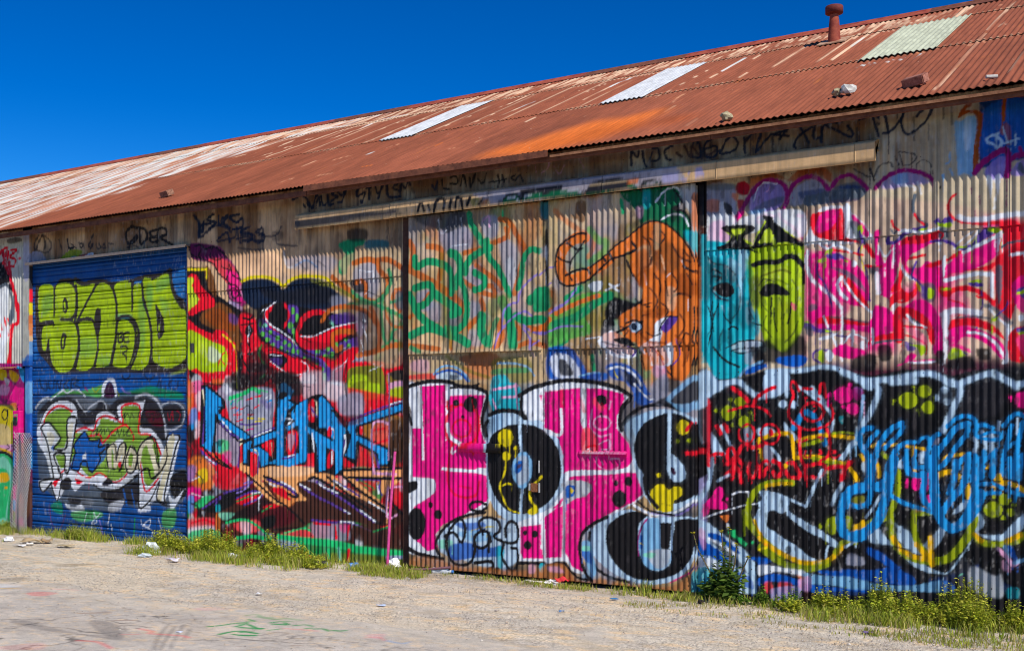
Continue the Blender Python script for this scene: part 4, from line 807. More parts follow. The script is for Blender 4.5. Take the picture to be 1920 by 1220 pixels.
F br 0 2.2 1|-2363,108 -2285,158 -2171,175 -2109,200 -2038,211 -1968,204 -1833,175 -1705,148 -1664,141 -1659,109 -1726,93 -1833,108 -1945,98 -1991,78 -2085,60 -2122,62 -2171,86 -2272,76 -2285,48 -2310,47 -2317,106
F mn 0 5.3 0.8|-2183,135 -2085,174 -2003,108 -2085,73 -2171,91
F br 0 3 1|-2038,185 -1934,180 -1833,117 -1911,104 -2003,108
F bk 0 2.3 1|-2356,109 -2291,148 -2227,169 -2171,175 -2208,147 -2285,107
F bk 0 3.1 0.8|-2272,90 -2183,126 -2109,156 -2085,143 -2158,100 -2252,77
F bk 0 3.1 1|-2134,93 -2085,108 -2085,77 -2122,71
F rd 0 1.1 1|-2227,142 -2158,167 -2140,154 -2165,135 -2208,129
S fg 2.2 0.5 1|-2227,137 -2171,155 -2134,166
S pu 2.7 0.5 1|-2272,158 -2196,179 -2158,198 -2140,234
S vi 2.2 0.5 1|-2196,188 -2171,193 -2196,170 -2227,160
S pu 2.7 0.5 1|-2227,146 -2165,167 -2128,164 -2140,150 -2196,130
S wh 1.8 0.5 1|-2165,162 -2128,166 -2140,150
S pu 2.7 0.5 1|-2356,113 -2285,148 -2310,124
F rd 0 1.1 1|-2122,129 -2079,139 -2061,136 -2085,126 -2116,124
S fg 1.8 0.4 1|-2128,115 -2091,134
F pe 0 0.8 1|-2214,228 -2189,251 -2134,234 -2103,244 -1934,235 -1900,224 -1855,237 -1664,243 -1664,220 -1828,217 -1844,225 -1900,219 -1911,215 -1968,204 -2003,195 -1991,169 -1968,153 -2008,147 -2038,132 -2061,144 -2085,174 -2122,199 -2146,194 -2171,207
F pc 0 4.3 0.8|-2097,235 -1951,235 -1968,217 -2038,211 -2097,209
F og 0 4.4 0.6|-2085,174 -2003,169 -2008,147 -2044,132
F pe 0 1 1|-1934,214 -1888,224 -1833,192 -1705,148 -1705,135 -1779,161 -1855,183 -1900,202
F pe 0 1 1|-1855,225 -1828,226 -1769,186 -1731,163 -1763,170 -1833,205
F pe 0 1 1|-1721,212 -1664,214 -1705,188 -1711,176 -1726,188
F pe 0 1.1 1|-2165,207 -2134,199 -2079,152 -2038,137 -2085,139 -2146,176
F og 0 3.2 1|-2337,280 -2285,239 -2252,231 -2297,257
S bk 3.2 0.5 1|-2356,284 -2310,248 -2246,227 -2297,253 -2320,277
S pu 3.7 0.6 1|-2363,274 -2337,252 -2304,237
S wh 1.8 0.6 1|-2343,256 -2307,237
S bk 3.9 0.5 1|-2122,208 -2085,200 -2008,168 -2014,159 -2067,179
S bk 3.1 0.5 1|-2189,215 -2146,190 -2079,148 -2038,132 -1979,92
S bk 3.8 0.5 1|-1962,207 -1934,210 -1855,174 -1747,113 -1726,106
S bk 3.7 0.5 1|-1855,225 -1801,189 -1726,151 -1695,136
S bk 3.3 0.5 1|-1900,215 -1833,175 -1753,133
S pu 2.9 0.5 1|-1936,201 -1905,185 -1844,158 -1747,109
S wh 2.1 0.5 1|-1931,197 -1900,185 -1861,174
S wh 2.1 0.5 1|-1790,135 -1742,109
S pu 3 0.5 1|-1994,191 -1945,167 -1877,144 -1828,125
S wh 2.2 0.5 1|-1994,193 -1956,179
S wh 1.7 0.5 1|-1844,133 -1822,123
S pu 2.9 0.5 1|-1877,207 -1833,188 -1790,169
S wh 2.1 0.5 1|-1877,207 -1833,184
S wh 2.1 0.5 1|-1763,157 -1721,139 -1700,127
S pu 3.1 0.5 1|-2109,200 -2073,192 -2038,185 -2008,164
S wh 2.2 0.5 1|-2103,191 -2076,183
S wh 2.2 0.5 1|-2061,197 -2026,185 -2008,173
F rd 0 0.8 1|-2097,178 -2050,180 -2038,163 -2026,150 -2061,158
F rd 0 2.1 0.8|-1795,206 -1747,207 -1747,187
S pu 2.5 0.5 1|-1801,210 -1731,212 -1731,192 -1721,176
S wh 1.6 0.5 1|-1737,204 -1731,179
S fg 1.7 0.5 1|-1790,210 -1747,191
S bk 3.7 0.5 1|-1855,233 -1664,243
S bk 3.7 0.5 1|-1828,215 -1664,218
S bk 4.5 0.6 1|-1700,164 -1659,133
S lp 2.4 0.5 1|-1703,197 -1705,123 -1674,129
S lp 2.4 0.5 1|-1700,193 -1664,198 -1639,191
f bk 0 0.6 1|-2363,454 -2337,456 -2272,417 -2265,394 -2288,376 -2196,331 -2165,314 -2085,341 -2079,455 -2044,463 -2008,432 -2026,411 -2008,402 -1939,425 -1911,425 -1861,376 -1833,355 -1644,407 -1623,405 -1631,344 -1649,348 -1651,380 -1793,343 -1793,326 -1692,289 -1692,246 -1737,245 -1737,272 -1793,297 -1801,243 -1847,267 -1847,221 -1877,218 -1900,224 -1945,222 -1945,274 -1968,273 -1974,243 -2097,237 -2134,230 -2202,237 -2205,291 -2227,304 -2301,353 -2307,266 -2370,284
f sb 0 0.4 1|-2343,449 -2285,417 -2277,396 -2294,383 -2281,366 -2202,329 -2174,313 -2186,301 -2192,299 -2278,348 -2307,380 -2310,349 -2320,267 -2337,274 -2358,288 -2343,300 -2344,376
f sb 0 0.4 1|-2199,292 -2171,305 -2073,331 -2073,316 -2165,287 -2177,281 -2140,287 -2106,269 -2106,242 -2133,233 -2140,261 -2183,282 -2184,242 -2197,244
f sb 0 0.4 1|-2070,448 -2050,459 -2023,443 -2014,435 -2029,411 -2014,398 -2038,383 -2048,350 -2048,263 -2003,272 -1965,277 -1976,251 -2032,237 -2085,242 -2105,244 -2076,257 -2073,350
f sb 0 0.4 1|-2026,374 -2008,396 -1967,415 -1965,355 -1968,269 -1994,264 -2000,346 -2038,332 -2042,339 -2011,355
f sb 0 0.4 1|-1932,410 -1917,422 -1882,391 -1872,370 -1838,336 -1845,309 -1852,235 -1871,222 -1872,279 -1904,291 -1906,232 -1930,226 -1936,299 -1968,331 -1967,343 -1878,304 -1880,311 -1904,340 -1929,340
f sb 0 0.4 1|-1832,337 -1827,355 -1654,401 -1627,401 -1638,348 -1645,388 -1801,346 -1806,333 -1801,321 -1704,287 -1704,252 -1730,251 -1731,277 -1801,309 -1806,260 -1841,271 -1827,293 -1821,322
F rd 0 0.8 1|-2038,324 -2003,329 -2008,277 -2038,272
F gs 0 2.2 0.7|-2035,320 -2011,316 -2026,276
F rd 0 0.8 1|-1962,402 -1945,410 -1942,359 -1962,359
F gs 0 1 0.7|-1956,393 -1945,389 -1948,368
F rd 0 0.8 1|-1894,342 -1883,338 -1886,317 -1897,321
F rd 0 0.8 1|-1891,283 -1880,279 -1883,241 -1900,241
F rd 0 0.8 1|-2171,269 -2146,265 -2140,230 -2158,207 -2171,216
F rd 0 0.8 1|-2128,292 -2088,306 -2091,262 -2109,275
F bk 0 0.8 1|-2067,429 -2044,433 -2041,420 -2067,411
S pu 2.7 0.5 1|-2285,349 -2246,322 -2214,304 -2218,232
S wh 2 0.5 1|-2281,358 -2246,326
S cm 2.7 0.5 1|-2214,304 -2199,304 -2211,291
S pu 2.3 0.6 1|-2356,445 -2350,394 -2356,293
S cm 2.1 0.6 1|-2356,440 -2350,399
S pu 2.7 0.5 1|-2165,314 -2085,337
S wh 1.8 0.5 1|-2158,314 -2097,332
S cm 2.2 0.5 1|-2161,280 -2143,270 -2146,234
S pu 2.2 0.5 1|-2140,261 -2143,216
S cm 2 0.5 1|-2094,297 -2091,257
S wh 2.2 0.5 1|-2038,363 -2020,359 -2038,346
S pu 2.6 0.5 1|-2055,258 -2014,268 -2008,324
S wh 1.7 0.5 1|-2038,263 -2014,268
S cm 1.9 0.5 1|-1945,410 -1936,402 -1934,368
S pu 2.1 0.5 1|-1959,393 -1934,368
S wh 1.9 0.5 1|-1951,325 -1945,278
S wh 1.9 0.5 1|-1883,338 -1875,330 -1877,313
S wh 1.9 0.5 1|-1883,279 -1883,249
S wh 1.9 0.5 1|-1841,322 -1839,297 -1847,267
S pu 2.1 0.5 1|-1841,309 -1850,267
S pu 2.5 0.5 1|-1822,360 -1726,389 -1654,407
S wh 1.6 0.5 1|-1700,397 -1659,407
S bk 2.7 0.5 1|-2294,394 -2281,390 -2288,376
S bk 2.6 0.5 1|-2032,411 -2008,402 -2014,381
S bk 2.5 0.5 1|-1883,385 -1866,372
S bk 3.6 0.5 1|-2208,300 -2165,307 -2165,287
S pu 2.9 0.5 1|-1742,273 -1731,245
S lp 2.9 0.5 1|-1700,474 -1698,397 -1700,262
S lp 3.3 0.5 1|-1747,228 -1753,310 -1747,352 -1716,356 -1698,348
S lp 3.7 0.5 1|-1747,228 -1679,228
F sr 0 3.7 0.9|-2417,78 -2310,88 -2310,60 -2410,50
F wh 0 5.5 0.7|-2410,55 -2310,65 -2317,28 -2403,23
F lgn 0 2.8 0.9|-2403,46 -2310,56 -2317,23 -2403,18
F og 0 3.2 0.8|-2304,97 -2288,98 -2291,25 -2307,24
F lgn 0 2.3 0.8|-2307,52 -2288,53 -2290,25 -2307,24
F te 0 2.3 0.7|-2304,125 -2288,126 -2288,107 -2304,107
F mt 0 2.7 0.7|-2291,103 -2233,105 -2259,86 -2285,89
F sr 0 3.1 0.9|-2227,79 -2146,92 -2134,66 -2183,54 -2221,61
F wh 0 4.5 0.5|-2208,84 -2171,82 -2171,55 -2202,53
S lgn 3.6 0.7 1|-2265,77 -2208,89 -2158,82 -2097,46
S lgn 5.3 0.8 1|-2221,39 -2158,47 -2097,42
F sr 0 3.5 0.8|-2061,61 -1979,79 -1945,60 -1991,44 -2061,44
F gs 0 4.2 0.7|-1956,93 -1866,98 -1833,91 -1828,58 -1911,45 -1945,60
S rd 3 0.8 1|-1945,94 -1888,93
S pu 3 0.5 1|-1956,102 -1888,99 -1844,103 -1806,99
S wh 2.1 0.5 1|-1855,103 -1817,103 -1806,99
S vi 1.9 0.5 1|-1806,99 -1753,84
S rd 3.4 0.6 1|-1872,89 -1869,60
S rd 2.9 0.6 1|-1828,92 -1833,58
F pk 0 4.2 0.6|-1861,94 -1828,96 -1844,74
F br 0 3.3 0.9|-1812,93 -1705,94 -1659,69 -1664,44 -1801,60
S rd 2.5 0.6 1|-1726,97 -1695,99
S fg 2.1 0.5 1|-1747,84 -1700,99
F fg 0 4.2 0.9|-2061,48 -1934,52 -1888,42 -1664,36 -1664,16 -1888,8 -2050,5
S lgn 9.3 2.1 1|-2067,50 -2003,47 -1934,47 -1866,45 -1779,36 -1659,34
F ol 0 4.1 0.8|-1911,19 -1659,24 -1659,-4 -1900,-18
S lgn 3.8 0.8 1|-1894,29 -1891,-5
S mt 5.1 1 1|-1861,35 -1858,2
S rd 3.8 0.6 1|-1828,33 -1833,-5
S lv 4.1 0.7 0.8|-1705,23 -1654,27
F lv 0 4.4 0.7|-2085,42 -2003,39 -2003,13 -2079,8
F bk 0 3.7 0.85|-2181,531 -2129,545 -2098,507 -2139,485 -2186,494
F bk 0 3.7 0.8|-2068,484 -1998,468 -1988,424 -2068,432
F bk 0 3.4 0.8|-2212,653 -2139,657 -2118,626 -2139,597 -2149,628
F bk 0 2.9 0.8|-1988,533 -1940,518 -1921,503 -1950,503
S bk 1.8 0.4 0.9|-2139,583 -2108,559 -2058,543 -1988,519 -1931,489
S bk 1.9 0.4 0.9|-2118,656 -2129,627 -2113,596 -2058,569
S bk 1.6 0.4 0.9|-1993,635 -2003,607 -1993,577 -1955,561
S bk 1.6 0.4 0.9|-1921,539 -1874,527 -1828,543
S bk 1.7 0.4 0.9|-2139,553 -2147,523 -2134,493
S bk 1.5 0.4 0.9|-2108,544 -2058,539 -2008,519
S bk 1.8 0.5 0.9|-1837,501 -1841,466 -1837,420
S bk 1.5 0.5 0.8|-1711,498 -1706,419
F br 0 4.2 0.6|-1828,656 -1728,637 -1728,533 -1800,535
F bk 0 2.8 0.6|-1791,633 -1764,625 -1769,597 -1787,605
S wh 0.9 0.3 0.8|-1782,625 -1773,604
S wh 0.9 0.3 0.8|-1778,590 -1771,569
S wh 0.7 0.3 0.8|-1787,559 -1782,542
S wh 0.7 0.3 0.8|-1746,499 -1737,478
S ol 3.4 1.7 0.6|-1715,650 -1693,601 -1702,546
S ol 3.4 1.7 0.6|-1676,620 -1659,579 -1667,531
S ro 3.8 0.7 0.8|-1711,629 -1693,594 -1654,585
S gn 3.4 0.7 0.8|-1702,635 -1685,600 -1693,559 -1720,540
S bk 1.4 0.5 0.7|-1809,686 -1769,680 -1728,664
F bk 0 4 0.8|-2265,471 -2183,483 -2085,473 -2085,442 -2146,447 -2227,435
F bk 0 3.5 0.7|-2085,455 -2061,464 -2061,402 -2079,394
F mn 0 4.2 0.7|-1861,368 -1785,372 -1790,351 -1855,347
F bk 0 3.3 0.6|-1695,319 -1659,336 -1659,263 -1690,262
S rd 2.5 0.6 1|-1747,335 -1711,340
S rd 2.5 0.6 1|-1742,302 -1705,311
S lgn 2.2 0.5 0.8|-2246,421 -2208,430 -2165,443 -2109,433
S bk 1.3 0.4 0.9|-2196,390 -2183,398 -2165,381 -2171,367
S ye 1.8 0.4 1|-2140,363 -2116,361
S sb 2 0.5 1|-2109,407 -2094,411
S bk 2.8 0.7 0.8|-2417,292 -2396,274 -2403,246
S bk 2.3 0.6 0.8|-2383,209 -2356,192 -2363,168
S wh 1.9 0.6 0.7|-2396,190 -2370,200
S bk 3.2 0.8 0.8|-2403,125 -2376,117 -2363,90
S bk 2.7 0.7 0.8|-2297,230 -2291,139
S rd 3.2 0.7 0.9|-2403,69 -2350,81 -2310,74
S bk 3 0.7 0.8|-2085,69 -2014,77 -1956,76
S lgn 2.6 0.5 0.9|-2050,62 -1979,79 -1956,72
F ib 0 0.7 1|-1056,349 -1020,374 -975,386 -932,382 -897,366 -872,335 -861,283 -868,228 -889,203 -932,177 -980,175 -1011,206 -1034,263 -1040,308
F bk 0 0.6 1|-1034,312 -1016,349 -980,372 -940,377 -902,362 -876,331 -868,283 -872,236 -897,207 -936,189 -980,187 -1002,219 -1011,247 -1029,271
S rd 4.4 0.6 1|-914,295 -893,295 -868,293 -829,293
F rd 0 0.7 1|-876,295 -864,295 -863,268 -868,265
S wh 2.8 0.5 1|-1034,181 -1011,170 -975,163 -932,173 -889,203
F ib 0 0.7 1|-1141,117 -1098,153 -1047,172 -993,158 -958,160 -889,160 -889,104 -906,59 -940,28 -1002,15 -1056,23 -1103,44 -1136,75
S vi 2 0.6 0.7|-993,166 -932,165 -889,195
S pu 1.6 0.5 0.8|-906,47 -893,68 -889,100
S ib 2.8 0.5 1|-889,116 -902,75 -932,37 -993,18 -1056,27
F te 0 1 0.8|-902,43 -889,52 -889,5 -902,3
F lb 0 2 0.8|-958,410 -914,446 -876,465 -855,457 -834,425 -864,406 -914,378 -949,398
F dg 0 2 1|-949,402 -906,438 -880,449 -885,418 -906,398
F bn 0 5.2 0.5|-1629,943 -1534,943 -1534,909 -1629,912
S nv 3.7 0.8 0.95|-2017,934 -1991,941 -1971,933 -1951,905 -1941,926 -1931,944
S nv 3.4 0.8 0.95|-1936,918 -1927,932 -1922,909
S nv 3.4 0.8 0.95|-1919,931 -1912,909 -1902,911
S nv 3.4 0.8 0.95|-1897,933 -1892,907 -1878,909
S nv 3.3 0.8 0.95|-1868,941 -1883,933 -1863,926 -1883,917 -1887,904
S nv 3.3 0.8 0.95|-1863,937 -1849,928 -1835,948 -1849,913 -1863,911
S nv 2.9 0.8 0.95|-1981,919 -1974,909
S nv 2.9 0.8 0.95|-1969,920 -1961,910
S nv 3.3 0.8 0.95|-1783,943 -1799,933 -1797,919 -1774,927 -1783,903 -1787,907
S nv 3.3 0.8 0.95|-1769,937 -1755,940
S nv 3.3 0.8 0.95|-1760,936 -1760,908
S nv 3.3 0.8 0.95|-1741,938 -1732,919 -1718,939 -1732,908
S nv 3.2 0.7 0.95|-1705,938 -1700,909 -1664,905
S nv 3.2 0.7 0.9|-1671,937 -1687,929 -1669,920
S nv 3.2 0.7 0.9|-1664,916 -1660,936 -1647,924 -1638,941 -1633,930
S nv 3.1 0.7 0.9|-1568,923 -1558,911 -1553,928
S bk 2.7 0.5 0.95|-1539,933 -1534,912 -1517,907
S bk 2.7 0.5 0.95|-1513,934 -1497,935 -1492,918 -1513,920
S bk 2.7 0.5 0.95|-1484,913 -1476,936 -1468,908
S bk 2.7 0.5 0.95|-1459,928 -1455,904 -1443,936
S bk 2.4 0.5 0.9|-1435,922 -1423,910 -1411,932
S bk 2.3 0.5 0.95|-1403,911 -1371,911 -1355,913
S bk 2.3 0.5 0.95|-1379,925 -1375,905
S bk 2.3 0.5 0.95|-1367,924 -1363,907
S bk 2.3 0.5 0.95|-1332,920 -1343,915 -1332,907 -1320,918 -1312,903
F bn 0 6.2 0.4|-1306,963 -1134,954 -1134,905 -1306,912
S lp 0.9 0.5 0.5|-1298,937 -1283,951 -1276,918
S lp 0.9 0.5 0.5|-1269,914 -1247,924 -1243,937
S lp 0.9 0.5 0.4|-1232,929 -1218,909 -1204,926
S lp 0.9 0.5 0.4|-1168,937 -1154,914
S dk 1.8 0.7 0.5|-1130,932 -1127,910
S nv 2.7 0.5 0.95|-1039,906 -1039,936 -1026,922 -1022,934
S nv 2.7 0.5 0.95|-1013,933 -1009,908 -1003,899
S nv 2.7 0.5 0.95|-990,927 -996,913 -987,909 -974,913 -977,934 -990,936
S nv 2.7 0.5 0.95|-945,936 -961,929 -958,911 -948,907
S nv 2.7 0.5 0.95|-935,920 -923,910
S nv 2.6 0.5 0.95|-917,932 -904,907 -901,930 -879,901 -883,936
S nv 2.6 0.5 0.95|-861,937 -873,927 -870,909 -855,910 -846,920 -861,925
F bn 0 7.8 0.35|-899,953 -531,953 -531,889 -899,893
S nv 2.8 0.5 0.95|-899,934 -890,941 -881,907 -899,907
S nv 2.8 0.5 0.95|-856,939 -870,933 -876,920 -870,904 -850,903 -847,922 -873,920
S nv 2.8 0.4 0.95|-841,913 -836,906 -811,909 -801,924 -816,939 -830,925 -836,912
S nv 2.8 0.4 0.95|-788,933 -786,901 -788,919 -775,936 -761,941
S nv 2.7 0.4 0.95|-753,938 -764,901 -747,917 -731,930 -704,935
S nv 2.7 0.4 0.95|-728,930 -697,924
S nv 2.7 0.4 0.95|-715,920 -699,939
S nv 2.7 0.4 0.95|-676,941 -665,922 -657,905
S nv 2.7 0.4 0.95|-650,935 -673,923 -686,906 -683,898
S nv 2.7 0.4 0.95|-644,942 -647,914 -632,913 -632,932
S nv 2.7 0.4 0.95|-632,904 -627,934 -594,937 -624,936 -601,921 -579,907 -571,911 -581,928
S dk 2.5 0.6 0.7|-601,948 -599,925
S dk 2.2 0.6 0.7|-861,937 -858,899
S dk 1.8 0.6 0.7|-731,925 -728,894
S dk 2.3 0.6 0.7|-660,911 -657,890
S dk 2.3 0.6 0.7|-564,921 -564,893
F do 0 2.6 0.8|-747,849 -731,855 -710,847 -699,838 -678,854 -652,858 -627,853 -611,838 -614,823 -637,839 -663,842 -689,832 -704,839 -731,844
F ro 0 3.2 0.6|-775,847 -742,848 -753,834 -775,825
F gs 0 2.7 0.9|-867,843 -813,840 -805,802 -808,776 -867,781
F sl 0 2.7 0.7|-864,846 -808,842 -813,830 -861,835
F og 0 2.7 0.6|-867,814 -841,811 -841,790 -867,792
F wh 0 2.1 0.7|-840,806 -825,804 -825,777 -837,779
F bk 0 1.3 0.9|-832,807 -813,795 -816,774 -825,783
F dr 0 2.1 1|-805,839 -791,846 -777,836 -780,818 -794,817 -805,826
F dr 0 1.9 0.9|-802,807 -786,805 -788,785 -799,786
F og 0 1.9 0.7|-813,822 -799,820 -802,807 -811,811
F vi 0 2.6 0.7|-775,825 -742,838 -710,829 -702,805 -720,781 -753,776 -777,784
F sl 0 2.6 0.7|-766,790 -731,803 -704,805 -710,793 -742,783 -766,777
F lb 0 3.2 0.7|-777,784 -742,783 -758,774 -777,776
F gs 0 2.6 0.8|-697,804 -673,827 -647,832 -627,820 -616,808 -627,789 -663,788 -689,785
F db 0 2.6 0.7|-678,810 -652,812 -627,812 -616,801 -663,795
F sl 0 1.8 0.8|-606,812 -586,818 -561,818 -549,806 -566,801 -601,802
F db 0 1.8 0.8|-599,812 -571,814 -554,807 -576,804
F sl 0 0.3 1|-665,801 -652,802 -637,803 -616,808 -549,804 -556,787 -576,782 -627,782 -663,783
S mg 4.7 0.3 1|-805,773 -791,790 -777,813 -761,832 -742,840 -723,838 -707,829 -699,812 -701,792 -712,775 -726,768
S mg 4.4 0.3 1|-698,804 -689,824 -670,837 -650,838 -632,828 -619,811
S mg 4 0.3 1|-614,811 -601,827 -586,833 -574,832 -556,817 -544,803
S pk 3.4 0.3 1|-808,763 -791,782
S pk 2.9 0.3 1|-726,768 -742,772 -758,769 -761,761 -747,757
S pk 2.8 0.3 1|-715,772 -710,761 -689,744 -670,722
F pk 0 0.3 1|-681,768 -666,766 -668,761 -679,762
S lp 1 0.5 0.7|-742,817 -734,826
S wh 1.2 0.4 0.7|-769,801 -761,824 -747,836 -720,831
F wh 0 2.7 0.8|-867,779 -808,773 -808,717 -867,722
F lp 0 2.7 0.6|-861,765 -830,767 -830,725 -861,727
F wh 0 1.8 0.8|-791,772 -673,776 -668,722 -731,743 -786,739
F lp 0 1.6 0.8|-839,752 -813,747 -816,718 -836,725
F lm 0 0.6 1|-830,749 -813,755 -766,748 -797,735 -769,717 -825,720 -816,734
F lm 0 0.6 1|-766,715 -747,757 -734,761 -673,714 -689,708
F bk 0 0.4 1|-834,756 -813,758 -786,757 -768,751 -769,743 -791,729 -777,716 -791,717 -805,729 -816,719 -826,720 -813,736 -833,749
F lm 0 0.3 1|-816,747 -786,747 -802,737
F bk 0 0.4 1|-750,768 -742,771 -728,766 -726,758 -694,729 -670,714 -678,711 -699,716 -720,716 -737,746 -761,715 -768,715 -743,754
S nv 2.6 0.4 0.95|-559,936 -537,944 -522,947
S nv 2.6 0.4 0.95|-534,941 -529,921 -523,900
S nv 2.6 0.4 0.95|-515,904 -503,905 -486,922 -479,936 -489,945 -510,945 -525,937
S nv 2.6 0.4 0.95|-512,941 -505,905
S nv 2.6 0.4 0.95|-442,944 -455,928 -444,940 -467,944 -481,931 -481,912 -472,897 -458,901 -437,918 -428,938
S dk 2 1.2 0.6|-460,926 -459,884
S dk 2.2 1.2 0.7|-407,945 -407,916
S dk 1.9 1.2 0.6|-393,940 -392,904
S dk 1.5 1.2 0.5|-433,910 -433,881
S dk 1.2 0.3 0.9|-486,866 -463,860 -455,852 -463,841 -478,839
S dk 1.2 0.3 0.9|-494,859 -486,841
S dk 1.1 0.3 0.9|-486,864 -479,840
S dk 1 0.3 0.8|-455,840 -442,845 -430,837 -426,817
S dk 1.7 0.3 0.9|-569,843 -542,825
S dk 2.2 0.4 0.9|-539,840 -531,817
S dk 1.7 0.4 0.8|-529,826 -522,843 -503,848 -498,840
F vi 0 2.4 0.6|-520,803 -503,823 -479,828 -451,820 -432,803 -455,801 -474,801 -498,798
F lb 0 1.7 0.6|-498,820 -474,827 -470,807 -491,805
S mg 4.2 0.3 1|-529,802 -515,817 -496,827 -472,830 -448,823 -432,813 -428,808
S mg 0.7 0.2 1|-427,807 -426,789
F lb 0 1.2 0.9|-388,906 -378,907 -364,915 -351,908 -353,863 -356,811 -364,808 -373,813 -382,810 -384,841
S lb 1.9 0.6 0.8|-402,834 -396,838 -396,852
S lb 1.7 0.6 0.8|-396,823 -391,811
S lb 2.4 0.6 0.8|-408,813 -407,806
F wh 0 2.1 0.4|-371,911 -360,909 -362,857 -371,858
f db 0 1.4 1|-346,938 -269,943 -269,827 -346,817
F bl 0 2.8 0.8|-342,921 -269,929 -269,836 -342,836
F do 0 0.4 1|-382,912 -378,926 -364,943 -355,946 -360,933 -369,927 -351,924 -341,916 -341,897 -346,862 -348,817 -356,814 -355,856 -349,898 -352,915 -360,920 -371,919
F do 0 0.4 1|-306,941 -301,941 -302,922 -304,899 -308,902 -309,921
F do 0 0.4 0.8|-299,947 -271,945 -271,936 -290,941
S do 4.7 0.6 0.6|-307,878 -305,890 -299,884 -297,858
S ib 2.3 1.2 0.9|-314,877 -331,872 -333,865 -320,857 -314,851 -309,862 -318,873
S ib 2.1 0.6 0.8|-309,858 -294,860 -281,863
S ib 1.9 0.6 0.8|-286,871 -286,852
S ib 1.4 0.4 0.7|-307,888 -299,858
F vi 0 1.6 0.9|-335,816 -320,831 -305,836 -299,821 -301,800 -320,795 -335,804
F vi 0 1.6 0.8|-292,811 -277,825 -269,822 -269,799 -290,799
S mg 5.4 0.4 1|-353,811 -342,826 -324,838 -309,846 -299,842 -297,826 -300,800
S mg 4.7 0.4 1|-296,828 -284,833 -269,834
S mg 3 0.4 1|-279,847 -275,832
S dm 1.6 0.4 1|-302,854 -301,840
F sl 0 0.6 0.9|-281,807 -281,819 -277,821 -271,808 -271,799
F wh 0 1.2 0.9|-334,804 -324,796 -327,763 -331,778
F wh 0 1.2 0.8|-320,800 -311,802 -314,769 -318,776
S wh 1.4 0.4 0.7|-320,763 -321,742
F cream 0 2.4 0.6|-428,793 -338,797 -338,731 -428,735
S mg 0.8 0.2 0.8|-360,786 -359,774
S mg 0.8 0.2 0.8|-346,768 -345,753
S mg 0.8 0.2 0.8|-353,742 -352,733
S mg 0.7 0.2 0.9|-300,793 -301,756
f bk 0 0.1 1|-414,794 -412,794 -412,788 -414,789
S wh 2.2 1.2 0.6|-484,804 -460,797 -458,791
S wh 1.9 0.6 0.6|-453,806 -446,783
F hp 0 5.9 0.08|-662,773 -279,713 -279,468 -656,477
F wh 0 1.5 0.9|-665,709 -644,759 -628,776 -592,775 -574,761 -553,741 -530,706 -538,707 -583,702 -644,707
F rd 0 0.5 1|-651,763 -637,767 -604,770 -592,769 -586,741 -583,714 -547,702 -530,677 -535,671 -559,700 -601,709 -640,719 -653,744
F pk 0 0.5 1|-640,752 -622,769 -601,770 -598,758 -613,735 -640,728
F wh 0 0.4 1|-587,775 -577,774 -577,747 -583,726 -587,714
F pk 0 0.4 1|-574,758 -553,738 -541,719 -547,711 -568,737
F sl 0 2.1 0.9|-577,744 -562,742 -553,720 -547,699 -559,700 -571,722
F li 0 0.7 1|-563,733 -554,734 -553,720 -559,718
S pu 2.1 0.4 1|-559,724 -553,699 -562,685 -547,648 -544,618 -540,591
S ye 1.2 0.3 1|-553,699 -557,682 -550,648
S rd 2.1 0.4 1|-640,710 -625,696 -583,687 -553,678
S wh 2.4 0.4 1|-640,710 -622,696 -604,701 -574,686
F pk 0 0.5 1|-653,677 -640,691 -613,689 -583,675 -559,655 -544,630 -541,606 -547,582 -571,583 -598,597 -619,616 -644,636 -653,655
F rd 0 0.5 1|-601,646 -580,638 -553,601 -541,576 -559,583 -583,614 -598,633
F sl 0 1.5 0.8|-613,659 -583,651 -559,631 -547,606 -574,632 -598,649
S wh 3.3 0.4 1|-593,638 -601,627 -595,609 -583,596
S wh 2.1 0.3 1|-589,633 -574,608 -553,583 -530,563
S wh 3.4 0.4 0.9|-659,693 -662,671 -653,643 -640,627 -613,604 -592,578
F wh 0 0.7 1|-564,663 -566,659 -569,657 -573,659 -574,663 -573,668 -569,669 -566,667
F pu 0 0.5 1|-625,684 -598,685 -589,675 -613,674
F li 0 0.5 1|-640,673 -628,678 -622,675 -631,669
F li 0 0.5 1|-624,691 -613,695 -610,690 -619,686
F li 0 0.5 1|-589,672 -581,670 -583,666
S pu 1.8 0.3 1|-640,667 -640,648 -628,632 -616,601 -610,576
S pk 2.1 0.4 1|-640,627 -631,602
F pk 0 0.5 1|-530,721 -521,721 -524,697 -518,676 -512,661 -506,678 -498,695 -483,700 -483,673 -489,644 -495,621 -501,604 -492,609 -495,585 -506,592 -524,605 -527,629 -530,677 -532,707
F rd 0 0.5 1|-550,660 -527,656 -512,655 -524,652 -541,651
F sl 0 0.7 0.8|-541,654 -524,652 -527,641 -538,642
S wh 1.8 0.4 1|-524,694 -512,672 -501,683
S wh 4.5 0.7 0.8|-527,641 -524,605
S wh 1.5 0.4 1|-495,692 -498,651
F wh 0 0.4 1|-502,598 -489,600 -478,596 -489,588 -495,574 -495,526 -501,512 -502,541 -498,568
F rd 0 0.4 1|-503,574 -501,598 -483,608 -495,603 -501,609 -489,632 -483,650 -478,637 -483,614 -466,602 -455,613 -455,604 -469,590 -489,588 -498,580
S rd 2.1 0.4 1|-455,616 -458,598 -478,585 -495,588
F rd 0 0.5 1|-481,702 -450,709 -416,711 -409,705 -414,694 -422,692 -450,685 -469,678 -481,682
F pk 0 0.5 1|-481,691 -450,691 -419,697 -425,692 -461,674 -481,667
S rd 2.6 0.4 1|-478,664 -461,666 -441,670
